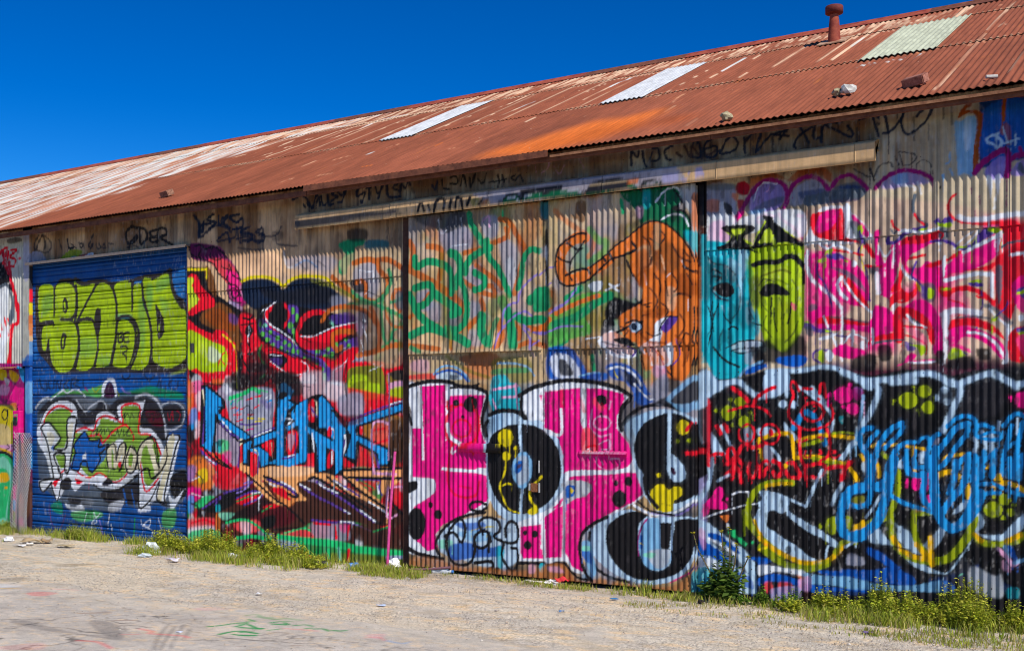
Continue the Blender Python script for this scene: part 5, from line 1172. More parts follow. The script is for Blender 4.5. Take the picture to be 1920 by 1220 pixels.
F pk 0 0.5 1|-483,673 -466,675 -472,652 -450,647 -438,658 -422,651 -411,639 -411,610 -430,608 -450,624 -469,637 -481,655
F rd 0 0.4 1|-481,667 -466,637 -444,618 -455,624 -472,643
F wh 0 0.4 1|-481,655 -475,640 -455,624 -469,628 -481,644
S pu 2 0.4 1|-455,659 -464,634 -455,624 -444,612
F sl 0 1.7 0.8|-450,615 -427,617 -419,599 -427,582 -444,586
F li 0 0.4 1|-434,608 -425,605 -425,593 -433,588 -437,597
F ye 0 0.4 1|-455,621 -441,600 -450,603
F pu 0 0.5 0.9|-447,612 -436,608 -438,588 -444,594
S pu 3.5 0.4 1|-506,707 -506,697 -489,700 -478,711 -455,718 -438,721
F li 0 0.5 1|-450,717 -436,720 -436,715 -447,713
S wh 2.9 0.5 1|-486,718 -466,716 -447,711 -425,715 -414,716
F pu 0 0.5 1|-425,730 -416,736 -411,728 -403,736 -392,734 -392,721 -403,719 -416,722
F li 0 0.5 1|-418,726 -405,725 -394,725 -394,717 -411,718
F sl 0 2 0.9|-414,717 -400,716 -400,696 -414,700
S rd 2.1 0.4 1|-499,739 -495,727 -486,719
S sl 1.8 0.4 1|-501,722 -495,715 -489,718
S sl 3.2 0.5 1|-457,782 -461,765 -458,747 -447,732 -436,725
S rd 2 0.4 1|-458,747 -452,735 -441,727
S rd 2.3 0.3 1|-386,776 -397,765 -398,747 -389,732 -373,723 -346,720
S rd 3.7 0.3 1|-375,725 -343,719 -315,718 -291,717 -284,711
S wh 4.8 1.7 0.9|-381,734 -362,727 -330,727 -304,730 -273,730
S rd 1.7 0.3 1|-416,711 -408,705 -414,694
S wh 2 0.4 1|-422,695 -411,688
S wh 1.4 0.5 0.8|-389,678 -378,691 -357,706
S wh 1.7 0.5 0.8|-384,671 -362,690 -346,708
F pk 0 0.5 1|-397,652 -384,671 -362,675 -336,682 -320,689 -315,680 -317,661 -341,643 -373,633 -394,632 -411,627 -427,640
F rd 0 0.4 1|-441,650 -419,657 -400,661 -384,671 -367,670 -394,658 -416,648 -433,646
F rd 0 0.5 1|-405,625 -384,634 -351,635 -330,633 -320,641 -317,649 -336,642 -373,636 -394,632
F hp 0 2 0.6|-384,666 -357,664 -336,653 -367,644
S wh 3.7 0.3 1|-405,620 -384,624 -351,629 -325,626
S wh 3.4 0.3 1|-325,627 -325,599 -326,565
F wh 0 0.3 1|-409,656 -404,667 -403,650 -407,627
F pu 0 0.5 1|-346,703 -328,712 -315,708 -315,703 -341,688 -367,673 -384,677 -403,693 -394,692 -378,680 -357,686
F li 0 0.5 1|-333,710 -320,710 -304,705 -309,699 -328,702
F li 0 0.4 1|-359,689 -351,694 -354,689
S li 1.3 0.3 1|-384,679 -367,679
S pu 2.3 0.3 1|-430,694 -411,694 -394,687
F wh 0 0.3 1|-319,697 -308,702 -312,680 -316,660 -317,686
S wh 3.1 0.3 1|-373,669 -349,680 -320,692
F rd 0 0.5 1|-312,714 -279,713 -279,686 -296,681 -307,677 -302,693
F rd 0 0.5 1|-320,650 -307,663 -291,675 -268,685 -268,612 -284,574 -296,541 -307,553 -320,576 -317,604
F dr 0 2.8 0.5|-307,654 -279,669 -279,602 -302,603
S sl 2 0.4 1|-309,674 -296,681 -273,682
S wh 2.8 0.4 1|-291,659 -273,660 -268,646
F pk 0 0.5 0.9|-291,608 -268,618 -268,557 -286,569
F wh 0 0.5 1|-273,546 -274,542 -277,540 -280,542 -282,546 -280,551 -277,552 -274,550
F pu 0 0.5 1|-284,597 -268,601 -268,579 -281,588
F li 0 0.5 1|-284,591 -271,596 -271,590 -281,588
F sl 0 1.4 0.9|-319,638 -308,637 -309,593 -313,570 -317,593
F rd 0 0.5 1|-416,610 -394,607 -370,610 -349,603 -336,594 -317,576 -307,559 -320,565 -343,589 -367,599 -389,597 -397,589 -411,593
F li 0 0.4 1|-411,606 -394,606 -397,602 -408,603
F li 0 0.4 1|-362,616 -346,619 -343,612 -357,609
F pu 0 0.5 1|-365,613 -343,612 -341,606 -359,607
S pu 1.7 0.3 1|-343,597 -341,572 -349,549 -351,518
S rd 1.4 0.3 1|-400,586 -375,576 -371,567 -384,551
S rd 2 0.3 1|-351,589 -330,580 -317,565
S wh 5.7 1.4 0.9|-408,558 -389,565 -367,562 -346,558
F wh 0 0.7 0.9|-409,558 -397,560 -400,494 -405,468 -408,494
F rd 0 0.5 1|-398,540 -384,551 -357,550 -336,543 -317,531 -307,517 -304,508 -320,520 -346,532 -373,536 -389,528 -397,517
F pk 0 0.5 1|-397,528 -373,536 -341,526 -315,511 -302,488 -309,474 -330,498 -351,512 -373,516 -384,505 -397,500
S sl 1.7 0.5 0.8|-384,551 -351,552 -330,548
S wh 2.5 0.4 1|-365,524 -343,521 -322,506 -307,483
S sl 4.2 0.7 0.8|-336,571 -317,562 -304,547 -294,538
S wh 2 0.4 1|-330,565 -315,548 -299,533
F li 0 0.4 1|-325,548 -317,554 -315,548 -322,541
S pu 1.4 0.3 1|-299,578 -304,564 -322,548
S wh 3.4 0.4 1|-299,533 -299,491 -302,469
S wh 1.7 0.5 0.8|-291,530 -293,510
F li 0 0.5 1|-398,488 -389,497 -375,496 -367,484 -389,476 -398,477
S pu 1.4 0.3 1|-378,496 -367,484
F pk 0 0.7 0.9|-403,517 -384,505 -362,493 -362,487 -389,499
F rd 0 0.5 1|-296,519 -268,529 -268,473 -296,474
F hp 0 1.7 0.7|-286,507 -268,518 -268,473
F pu 0 0.5 1|-285,527 -268,529 -268,518 -279,518
F li 0 0.5 1|-282,521 -268,523 -268,518 -279,517
F pk 0 0.6 1|-659,576 -647,584 -613,583 -604,573 -613,567 -637,562 -650,551 -656,557
F sl 0 1.8 0.8|-656,588 -644,590 -640,581 -656,576
F rd 0 0.5 1|-637,562 -601,564 -553,553 -538,546 -574,544 -601,549 -637,547
F pk 0 0.5 1|-640,550 -589,548 -541,543 -506,539 -506,527 -535,510 -547,504 -538,528 -577,536 -625,537
F rd 0 0.5 1|-547,507 -530,522 -506,527 -483,532 -483,514 -512,515 -530,513
S sl 1.8 0.5 0.8|-616,563 -589,560 -541,549
S wh 2.1 0.4 1|-628,565 -619,543 -607,518 -592,479
S wh 2.1 0.4 1|-593,579 -592,542 -594,494
S wh 2.4 0.4 1|-535,570 -534,510
F pk 0 0.5 1|-530,581 -506,574 -495,559 -495,532 -524,533 -541,546 -535,561
F pk 0 0.7 1|-478,573 -455,589 -433,582 -416,558 -408,523 -409,489 -416,477 -427,495 -425,530 -441,554 -466,566
F rd 0 0.5 1|-483,573 -461,572 -438,556 -427,538 -422,506 -430,507 -438,530 -455,548 -478,555
F rd 0 0.4 1|-495,568 -483,576 -478,526 -483,508 -495,515 -498,538
S sl 2 0.4 1|-472,558 -455,548 -444,536
S wh 2 0.4 1|-472,561 -461,546 -438,536
S wh 1.5 0.4 1|-457,545 -455,519
S rd 1.5 0.4 1|-483,526 -455,516 -438,504 -438,486
S rd 2 0.4 1|-478,540 -444,536
S sl 1.8 0.4 1|-530,510 -506,514 -478,514
F hp 0 2 0.6|-475,537 -450,531 -433,507 -450,507
F pu 0 0.7 0.9|-475,511 -455,502 -461,493 -472,496
F li 0 0.4 1|-469,505 -444,504 -438,495 -447,484 -455,499
F pk 0 0.5 1|-478,473 -466,490 -455,484 -466,473
S wh 2.3 0.4 1|-469,473 -444,472 -422,473
S pk 1.3 0.4 1|-489,466 -472,473 -450,475 -422,476
F pu 0 0.6 0.9|-650,548 -634,541 -613,543 -625,534 -644,535
S pu 1.5 0.3 1|-634,535 -619,534 -601,527 -571,523
F li 0 0.4 1|-625,540 -614,535 -622,534
F wh 0 0.5 0.9|-637,523 -622,528 -598,533 -616,522 -634,518
S wh 1.8 0.4 1|-604,500 -589,512 -574,529 -547,519
F wh 0 0.4 1|-575,535 -568,535 -571,508 -574,499
F wh 0 0.4 1|-559,511 -550,514 -553,484 -557,496
F wh 0 0.4 1|-542,515 -543,513 -545,512 -547,513 -548,516 -547,518 -545,518 -543,517
F pk 0 0.5 1|-613,497 -589,512 -577,505 -553,499 -547,489 -574,481 -601,488
S pu 2.1 0.3 1|-619,499 -644,498 -647,483 -631,475
F li 0 0.5 1|-637,498 -628,498 -628,476 -637,480
F wh 0 0.5 1|-608,488 -611,480 -616,477 -621,480 -624,489 -621,497 -616,500 -611,496
F li 0 0.6 1|-665,557 -657,557 -656,549 -664,551
F pu 0 0.7 0.9|-675,555 -650,551 -644,538 -662,542
F sl 0 0.7 0.8|-662,548 -647,541 -650,526 -662,533
F bk 0 3 0.9|-568,484 -530,489 -532,459 -571,460
F bk 0 2.1 0.9|-524,504 -501,503 -501,479 -521,477
F bk 0 2 0.9|-419,492 -405,488 -411,468 -422,472
F bk 0 2.9 0.9|-397,474 -362,481 -357,459 -400,459
F bk 0 2 0.9|-351,493 -330,492 -330,475 -346,475
f te 0 1.9 1|-881,727 -775,707 -775,520 -780,467 -805,449 -841,447 -861,469 -881,507
f li 0 1.6 1|-779,713 -666,705 -666,552 -678,522 -699,497 -742,509 -758,556 -779,610
F te 0 1.9 1|-881,724 -864,731 -813,721 -780,705 -775,678 -780,642 -775,599 -764,567 -766,530 -769,494 -780,473 -802,452 -830,447 -853,453 -864,480 -861,501 -873,523 -881,605
F cy 0 2.7 0.7|-870,712 -836,715 -830,682 -861,674
F cy 0 3.2 0.6|-873,615 -858,604 -858,550 -870,550
F ib 0 3.2 0.6|-799,712 -783,705 -780,679 -791,648 -794,600 -799,595
F ib 0 3.2 0.5|-822,692 -802,680 -805,646 -819,650
F td 0 3.2 0.7|-867,696 -841,694 -824,671 -808,659 -808,612 -824,602 -853,614 -864,647
F td 0 3.2 0.7|-841,536 -813,540 -813,468 -836,463
F td 0 2.1 0.8|-819,602 -805,590 -813,559 -822,564
F te 0 1.9 0.9|-833,522 -797,494 -791,473 -824,458 -844,469
F li 0 1.6 1|-780,689 -764,712 -726,714 -670,704 -667,671 -666,594 -678,558 -681,522 -696,502 -710,497 -726,513 -742,529 -753,556 -758,577 -775,610 -777,647
F lm 0 3.1 0.7|-753,666 -704,666 -694,642 -720,643 -742,639
F yg 0 3.9 0.7|-720,591 -689,590 -689,528 -715,528
F lm 0 3.1 0.6|-683,677 -670,666 -670,594 -681,594
F fg 0 2.6 0.6|-786,684 -775,678 -766,641 -758,598 -764,588 -777,620
F ol 0 3.9 0.6|-772,652 -753,645 -753,609 -764,588 -775,610
F cy 0 1.8 0.7|-764,588 -755,556 -761,530 -766,557
S bk 5.2 0.6 1|-769,675 -747,679 -720,677 -699,686 -683,682 -670,668
S bk 3.1 0.6 1|-704,689 -681,685 -669,663 -667,632
S ol 2.1 0.6 0.8|-753,651 -731,657 -710,661 -694,654
F bk 0 0.5 1|-757,619 -747,632 -731,636 -715,631 -694,614 -704,610 -726,612 -742,609 -753,613
S dk 1.6 0.4 0.8|-758,633 -747,645 -726,638
F bk 0 0.5 1|-856,633 -841,643 -822,642 -810,630 -813,617 -830,613 -847,622
S bk 1.9 0.4 1|-861,647 -856,657 -839,654 -847,649
S bk 1.6 0.4 1|-864,666 -853,671 -836,661
S nv 1.9 0.6 1|-858,631 -844,614 -824,607
S cy 0.7 0.2 0.5|-856,630 -836,613 -819,610
S bk 1.8 0.3 1|-731,607 -732,592 -732,571
S bk 1.3 0.3 1|-727,586 -726,560 -720,539
S bk 1 0.4 0.7|-753,598 -739,579
S bk 1.8 0.4 1|-691,595 -694,574 -699,554
S bk 1.2 0.4 0.8|-704,575 -707,565
F hp 0 1.5 0.7|-691,595 -681,589 -683,579 -690,584
S bk 1.1 0.2 1|-873,607 -864,590 -856,560 -853,544
S bk 1.1 0.2 1|-856,606 -861,582
S bk 1.1 0.2 1|-843,603 -853,576 -861,539 -867,507
S bk 1.1 0.2 1|-853,579 -856,555 -864,523
S bk 1.3 0.2 1|-833,580 -827,570 -817,560
S bk 1.9 0.3 1|-822,548 -813,553 -802,548
S bk 1.6 0.4 1|-780,563 -766,557 -753,553
F gs 0 2.6 0.7|-786,589 -772,589 -772,562 -783,557
F bk 0 1.6 0.8|-780,576 -772,575 -772,565 -780,565
S cy 1.6 0.4 1|-769,549 -764,541 -769,525
F wh 0 0.4 1|-816,511 -805,521 -780,523 -758,522 -746,511 -755,506 -780,502 -799,501 -810,504
F te 0 1.8 0.45|-813,521 -747,519 -747,498 -813,500
F gs 0 1.6 0.7|-786,520 -758,520 -761,504 -786,502
S bk 0.5 0.2 0.8|-777,522 -777,503
S bk 0.5 0.2 0.8|-766,521 -766,504
S bk 1.3 0.3 1|-827,510 -813,516 -799,522 -775,524 -753,522 -745,511
S bk 1.1 0.2 1|-816,504 -797,508 -772,508 -747,510
S bk 1.3 0.3 1|-810,503 -794,498 -764,503
S bk 0.5 0.2 0.8|-802,518 -801,502
S bk 0.5 0.2 0.8|-788,521 -787,503
S bk 2.4 0.4 1|-853,512 -841,496 -824,482 -799,471
F bk 0 3.9 0.9|-742,524 -715,502 -704,502 -689,517 -678,530 -665,522 -665,486 -720,477 -758,483 -764,499
F gs 0 2.6 0.7|-786,499 -764,499 -769,478 -786,478
F bl 0 1.3 1|-720,487 -689,491 -662,488 -665,473 -689,468 -720,477
F bl 0 0.6 1|-786,462 -764,478 -742,472 -775,457
S lb 1.8 0.3 1|-797,452 -780,470 -750,480
F bk 0 2.6 0.9|-775,510 -753,504 -742,480 -764,475
F td 0 4 0.8|-879,686 -861,695 -856,652 -861,615 -876,605
F bk 0 5.4 0.45|-861,685 -813,676 -805,649 -813,644 -847,646 -861,652
F bk 0 5.3 0.4|-775,647 -753,640 -753,593 -766,594
F bk 0 5.2 0.35|-742,529 -699,523 -668,537 -668,501 -731,503
F td 0 4 0.6|-805,611 -775,605 -766,557 -791,547 -805,574
S bk 1.6 0.6 0.7|-870,701 -853,684 -827,677 -808,659
S bk 1.3 0.6 0.7|-805,649 -797,622 -799,590 -813,569
S bk 1.3 0.6 0.7|-777,610 -780,589 -769,567
S bk 1.6 0.6 0.6|-833,549 -841,528 -839,506
S bk 1.3 0.5 0.7|-742,571 -747,551 -731,529
S bk 1.3 0.5 0.6|-689,639 -678,615 -681,589
S bk 1.2 0.5 0.6|-747,637 -726,644 -699,632
S bk 1.2 0.5 0.6|-715,607 -710,585 -712,565
S bk 1.8 0.6 0.6|-678,558 -689,533 -704,518
S bk 1.3 0.5 0.6|-864,593 -858,561 -867,534
S ib 1.1 0.5 0.6|-791,695 -788,663
S ib 1.1 0.5 0.6|-813,713 -810,692
S ib 1.3 0.6 0.5|-836,597 -830,581
S cy 1.6 0.6 0.6|-870,529 -864,502
F bk 0 0.4 1|-846,718 -830,720 -805,736 -824,746 -832,757 -813,758 -786,757 -768,752 -769,744 -791,733 -775,710 -758,698 -780,705 -813,710 -841,710
F lm 0 0.3 1|-816,748 -786,748 -802,737
F bk 0 0.4 1|-770,712 -747,750 -731,759 -699,733 -668,704 -689,711 -704,715 -720,716 -720,720 -699,720 -731,748 -758,719 -731,714 -728,712 -742,710
S bk 3.4 0.4 1|-769,710 -750,713 -731,713
S bk 3.4 0.4 1|-720,718 -699,717 -670,709
f bk 0 1.6 1|-885,453 -863,444 -846,444 -799,445 -744,464 -695,465 -627,470 -569,455 -551,445 -551,235 -885,222
f bk 0 1.5 1|-591,456 -535,449 -479,459 -426,456 -391,446 -356,455 -323,458 -270,446 -270,245 -591,233
F dk 0 3.6 0.6|-373,435 -313,434 -313,377 -373,377
f bk 0 2.4 1|-866,284 -550,291 -550,90 -668,72 -752,85 -788,147 -866,163
f bk 0 2.9 1|-591,290 -260,297 -260,120 -338,114 -408,80 -469,87 -532,124 -591,96
F ib 0 1.4 0.9|-899,451 -883,463 -872,467 -861,461 -848,444 -844,423 -859,413 -879,401 -899,384 -899,401 -885,420
F dk 0 1.5 0.9|-899,424 -883,434 -874,455 -877,426 -890,413 -899,409
S ib 5.2 2.3 0.95|-899,441 -877,463 -859,452 -842,427
S ib 4.5 2.3 0.9|-899,395 -879,405 -855,421 -826,435
S ib 6.1 2.4 0.95|-846,438 -824,439 -801,441 -786,429 -765,414 -748,411
F dk 0 1.4 0.6|-833,429 -803,435 -777,413 -811,409
F ib 0 1.4 1|-744,456 -699,460 -697,428 -715,418 -740,416 -748,422
S bk 3 1.2 0.7|-794,457 -777,445 -765,423
S ib 4 2 0.9|-748,412 -723,414 -707,422 -695,428
S ib 4.5 2.2 0.95|-740,460 -715,462 -687,461 -657,463 -637,467 -612,466 -592,459 -569,449 -551,439
S lb 2.6 0.5 0.9|-796,455 -782,469 -750,481
S bl 3.4 1 0.9|-784,459 -765,467 -744,471
f bk 0 1 0.9|-691,454 -647,457 -647,431 -687,438
S ib 2.9 1.4 0.9|-679,430 -665,422 -647,408 -627,392 -614,378 -610,361 -614,341
S ib 5.9 2 0.8|-651,425 -639,411 -629,398
F ib 0 1.4 1|-700,396 -703,390 -708,388 -714,390 -717,396 -714,402 -708,404 -703,402
F ib 0 1.4 1|-682,395 -684,389 -688,387 -692,389 -694,395 -692,401 -688,403 -684,401
F ib 0 2 0.9|-705,420 -697,420 -699,408 -703,410
F ib 0 1 0.9|-765,344 -736,350 -723,336 -748,328
F gs 0 1 0.8|-790,348 -777,350 -769,328 -786,321
F ib 0 1.4 0.8|-707,360 -695,348 -679,329 -687,323 -703,336
S ib 3.1 1.4 0.9|-837,351 -822,321 -807,293
S ib 3.5 1.6 0.9|-859,335 -850,306 -829,294
F lb 0 1.5 0.8|-899,376 -885,384 -881,343 -890,326 -899,339
F ib 0 1 0.9|-861,331 -848,327 -833,294 -855,294
S ib 3.1 1.4 0.8|-890,347 -872,306 -861,240
F gs 0 1.4 0.8|-748,312 -730,308 -730,284 -744,276
S ib 3 1.4 0.9|-732,308 -721,296 -715,284
F ib 0 1.2 0.9|-588,291 -577,319 -569,319 -585,295
S ib 1.9 0.5 0.9|-598,289 -573,322 -551,353
F yg 0 0.4 1|-807,378 -812,367 -822,362 -833,367 -837,378 -833,389 -822,394 -812,389
F yg 0 1 1|-785,400 -789,393 -798,390 -806,393 -810,401 -806,408 -798,411 -789,408
F yg 0 0.4 1|-776,360 -780,351 -788,347 -797,351 -801,360 -797,369 -788,373 -780,369
F yg 0 0.2 1|-844,383 -845,380 -848,379 -851,380 -852,383 -851,386 -848,387 -845,386
F yg 0 0.4 1|-813,405 -814,402 -817,401 -820,402 -821,405 -820,408 -817,410 -814,408
F yg 0 0.5 1|-771,378 -772,375 -775,374 -778,375 -780,378 -778,381 -775,383 -772,381
F yg 0 0.2 1|-810,353 -811,350 -814,349 -817,350 -818,353 -817,356 -814,358 -811,356
F pk 0 0.3 1|-577,413 -581,402 -592,397 -603,402 -608,413 -603,424 -592,429 -581,424
F pk 0 0.3 1|-560,386 -563,378 -571,375 -580,378 -583,386 -580,395 -571,398 -563,394
F mg 0 1.9 0.7|-573,423 -556,426 -552,407 -569,403
F vi 0 1.9 0.6|-569,426 -554,424 -558,411
F pk 0 0.3 1|-573,432 -574,429 -577,428 -580,429 -581,432 -580,435 -577,436 -574,435
F pk 0 0.3 1|-612,414 -613,411 -616,410 -619,411 -620,414 -619,417 -616,418 -613,417
F pk 0 0.3 1|-586,390 -587,387 -589,386 -592,387 -593,390 -592,393 -589,394 -587,393
F lp 0 0.3 1|-550,399 -551,397 -553,395 -555,397 -556,399 -555,402 -553,403 -551,402
S sb 5.9 1.6 0.8|-687,349 -675,368 -663,380 -647,372
S sb 4.9 1.4 0.8|-641,365 -633,345 -625,318
F te 0 1.4 0.4|-600,369 -590,372 -592,357
S lb 2.9 1.2 0.8|-552,411 -558,369 -566,330 -575,311
S yo 4 0.3 1|-761,308 -759,324 -744,330 -721,336 -699,338 -691,329 -687,309 -685,289
S yo 3.4 0.3 1|-756,312 -750,284
S yo 3.9 0.4 1|-679,323 -661,329 -639,333 -621,335 -598,334 -571,331
S yg 3.9 0.4 1|-671,315 -653,319 -631,326
S yg 2.3 0.5 1|-612,338 -592,341 -571,339
S yo 3.9 0.4 1|-681,291 -657,293 -631,292 -608,285 -588,282
S yg 3.3 0.4 1|-647,290 -619,283 -596,281
S yo 4.4 0.4 1|-707,271 -695,281
S yo 3.8 0.3 1|-577,272 -569,261 -562,250
S rd 6.2 1 1|-866,397 -866,347 -868,293 -863,273
F cr 0 1.4 0.8|-874,399 -861,399 -861,306 -874,306
S rd 4.5 0.4 1|-814,429 -799,419 -780,402
S rd 4 0.4 1|-767,398 -761,410 -742,422 -725,429
S rd 2.6 0.4 1|-822,382 -803,387 -784,392 -761,390 -742,382 -734,372
S rd 2.2 0.3 1|-792,350 -784,355 -773,352 -767,340 -773,322 -786,317 -799,327 -800,344
S rd 2.4 0.3 1|-715,336 -721,322 -735,316 -749,322 -754,336 -749,350 -735,356 -721,350 -715,336
F rd 0 0.2 1|-728,339 -729,334 -733,331 -736,333 -738,339 -736,345 -733,347 -729,345
S rd 1.6 0.3 1|-782,336 -781,330
S rd 4.5 0.4 1|-846,351 -839,337
S rd 4.5 0.4 1|-830,354 -823,341
S rd 4 0.4 1|-782,315 -769,309 -750,314
S rd 2 0.3 1|-763,318 -762,267
S rd 2.6 0.3 1|-677,422 -683,436 -691,439 -693,428 -687,414 -693,398 -697,378 -693,364 -681,354
S rd 2.5 0.3 1|-681,354 -667,347 -647,346 -627,351 -614,361 -610,376 -614,394
S rd 2.6 0.3 1|-669,426 -651,425
S rd 2.9 0.3 1|-636,415 -633,433 -627,433 -624,409
S rd 2.7 0.3 1|-627,380 -634,367 -649,362 -664,367 -671,380 -664,393 -649,398 -634,393 -627,380
S rd 1.4 0.3 1|-647,392 -641,388 -647,380
F rd 0 0.2 1|-659,407 -660,405 -662,404 -665,405 -666,407 -665,409 -662,410 -660,409
F rd 0 0.2 1|-634,405 -635,402 -637,401 -640,402 -641,405 -640,407 -637,408 -635,407
S rd 1 0.2 1|-663,408 -663,400
S rd 3 0.3 1|-675,349 -675,319 -673,293 -667,278
S rd 2.9 0.3 1|-621,347 -616,333 -616,310 -619,295 -633,286
S rd 2 0.3 1|-669,323 -661,327
S rd 2 0.3 1|-639,331 -629,331 -633,327
S rd 2 0.3 1|-663,303 -665,294 -655,292 -653,304
S rd 1.8 0.3 1|-635,306 -631,300 -637,298
S rd 1.7 0.3 1|-612,306 -604,303 -614,299 -608,291 -596,297
S rd 3.7 0.3 1|-899,295 -885,293 -870,287 -850,294 -833,294
S rd 3.5 0.3 1|-803,295 -816,282 -824,288 -822,302 -814,307 -805,291 -794,275
S rd 4.1 0.3 1|-790,315 -803,295 -811,270 -829,249
S rd 4.1 0.3 1|-826,274 -811,274 -814,245
S rd 3.7 0.3 1|-814,262 -803,266 -799,256 -794,238
S rd 3.4 0.3 1|-777,277 -780,261 -773,249 -765,255 -761,275
S rd 3.6 0.3 1|-756,251 -752,276 -742,282 -736,272 -744,264 -748,252
S rd 4.4 0.3 1|-728,282 -715,277 -709,263 -721,252 -728,260
S rd 4 0.3 1|-699,279 -687,279 -679,266 -675,254 -693,251 -703,263
S rd 3.9 0.3 1|-665,276 -663,250
S rd 3.5 0.3 1|-661,274 -647,278 -629,279 -627,265 -637,253 -651,253
S rd 4.3 0.3 1|-617,271 -604,275 -590,274 -588,262
S rd 3.9 0.3 1|-594,249 -588,270 -577,284
f bk 0 1 1|-899,863 -867,865 -867,760 -899,763
f br 0 2 1|-892,763 -867,760 -867,612 -892,614
f ru 0 1.3 0.8|-892,680 -880,679 -880,459 -892,459
f te 0 2 0.7|-880,745 -867,744 -867,481 -878,481
f dg 0 5.5 0.8|-894,470 -867,470 -867,316 -894,316
f ib 0 2.6 0.8|-889,459 -867,470 -867,393 -889,382
f bk 0 5.5 1|-894,316 -867,316 -867,240 -894,239
f rd 0 2 0.8|-894,307 -867,305 -867,294 -894,294
f lv 0 2.6 0.8|-889,239 -867,251 -867,130 -889,118
f bl 0 2.6 0.8|-894,128 -867,130 -867,75 -894,84
f te 0 2.6 0.9|-894,73 -867,75 -867,9 -894,7
S ib 5.6 2.4 0.95|-591,456 -574,448 -557,440 -535,439 -507,441 -487,444 -461,449 -443,451 -426,449 -408,441 -398,432 -382,431 -363,438 -343,445 -326,449 -309,441 -289,430 -270,430
S ib 6.6 2.4 0.8|-501,437 -479,437 -458,438
S ib 5.7 2.3 0.9|-531,432 -523,420 -529,401 -542,374 -559,349
S ib 5.5 2.2 0.9|-398,437 -380,426 -380,409 -389,391 -398,369 -408,347
F ib 0 1.9 0.9|-561,442 -538,437 -535,422 -550,424
S ib 4.5 2 0.9|-323,452 -299,436 -285,423
F ib 0 1.8 1|-394,399 -396,394 -401,392 -406,394 -408,399 -406,403 -401,405 -396,403
F ib 0 1.8 1|-398,421 -400,416 -405,414 -410,416 -412,421 -410,425 -405,427 -400,425
F ib 0 1.7 1|-414,406 -415,402 -419,400 -422,402 -423,406 -422,411 -419,412 -415,410
F sl 0 2.2 0.6|-415,419 -394,419 -394,395 -415,399
F yg 0 0.2 1|-452,402 -457,391 -469,386 -482,391 -487,402 -482,413 -469,417 -457,412
F yg 0 0.2 1|-428,418 -432,410 -441,407 -450,410 -453,418 -450,427 -441,430 -432,426
F yg 0 0.2 1|-424,389 -427,380 -434,376 -442,380 -446,389 -442,397 -434,401 -427,397
F yg 0 0.2 1|-459,427 -460,424 -462,424 -464,424 -465,427 -464,429 -462,430 -460,429
F yg 0 0.3 1|-491,401 -492,398 -494,397 -497,398 -498,401 -497,403 -494,404 -492,403
F yg 0 0.3 1|-450,383 -451,381 -453,380 -455,381 -456,383 -455,385 -453,386 -451,385
F yg 0 0.3 1|-423,406 -423,405 -425,404 -426,405 -427,406 -426,408 -425,409 -423,408
F pk 0 0.2 1|-261,401 -265,391 -275,387 -284,391 -288,402 -284,412 -275,416 -265,412
F pk 0 0.2 1|-290,406 -291,403 -294,402 -296,403 -298,406 -296,408 -294,409 -291,408
F pk 0 0.2 1|-271,376 -272,373 -274,373 -276,373 -277,376 -276,378 -274,379 -272,378
F pk 0 0.2 1|-561,386 -564,378 -572,375 -580,378 -584,386 -580,394 -572,397 -564,394
F pk 0 0.3 1|-570,413 -575,402 -586,398 -597,402 -601,413 -597,424 -586,428 -575,424
F mg 0 1.3 0.7|-555,417 -558,410 -565,407 -571,410 -574,417 -571,424 -565,426 -558,423
S ib 3.9 1.5 0.9|-591,291 -576,317 -567,321
F ib 0 1.3 0.9|-490,286 -476,294 -472,279 -487,275
F ib 0 1.3 0.9|-451,302 -438,308 -440,287 -449,285
F ib 0 1.3 0.9|-368,304 -361,293 -363,276 -370,272
S ib 3.3 1.3 0.9|-355,333 -351,322 -355,309
S ib 3.3 1.3 0.9|-341,344 -336,326 -336,315
S ib 4 1.3 0.9|-326,340 -326,304
S ib 2.7 1.3 0.9|-314,362 -315,344
F ib 0 1.1 0.9|-306,269 -299,287 -293,284 -299,262
S ib 2.1 1.1 0.9|-283,369 -284,341
F gs 0 1.1 0.8|-429,326 -415,332 -417,321 -427,317
S yo 3.8 0.3 1|-557,298 -551,290 -546,271
S yo 3.8 0.3 1|-527,283 -523,272 -522,259
S yg 4.2 0.3 1|-516,302 -505,291
S yo 3.2 0.3 1|-535,315 -525,319 -507,318 -490,320
S yo 3.2 0.3 1|-461,309 -461,290 -458,270
S yo 2.8 0.3 1|-472,316 -451,313 -434,310
S yo 3.3 0.3 1|-408,284 -405,295 -394,301 -373,303
S yo 3.3 0.3 1|-415,267 -401,272 -387,268 -380,261
S yo 2.7 0.3 1|-333,279 -328,286
F yo 0 0.4 1|-323,258 -316,270 -309,258
F pk 0 0.3 1|-451,253 -447,268 -434,265 -434,254
S yo 2.9 0.3 1|-580,276 -570,261 -565,250
S rd 3.9 0.3 1|-591,253 -588,268 -576,284
S sb 5.2 0.2 1|-536,350 -553,346 -559,330 -555,311 -546,300 -538,250
S sb 4.4 0.2 1|-546,315 -536,331 -525,342
S sb 5.1 0.2 1|-481,359 -498,350 -512,335 -525,312 -533,277 -536,251
S sb 4.3 0.2 1|-481,359 -481,346 -494,331 -512,312
S sb 4.7 0.2 1|-487,316 -498,297 -507,278 -512,251
S sb 3.8 0.2 1|-487,314 -476,322 -458,324
S sb 3.4 0.2 1|-472,309 -472,286 -465,266 -447,261
S sb 3.2 0.2 1|-433,317 -434,332 -445,332 -451,324
S sb 2.8 0.2 1|-456,309 -458,290 -451,278 -436,278
S sb 4.1 0.2 1|-415,340 -426,332 -433,313 -438,291 -433,271
S sb 5.5 0.2 1|-365,358 -385,351 -399,332 -415,310 -429,287
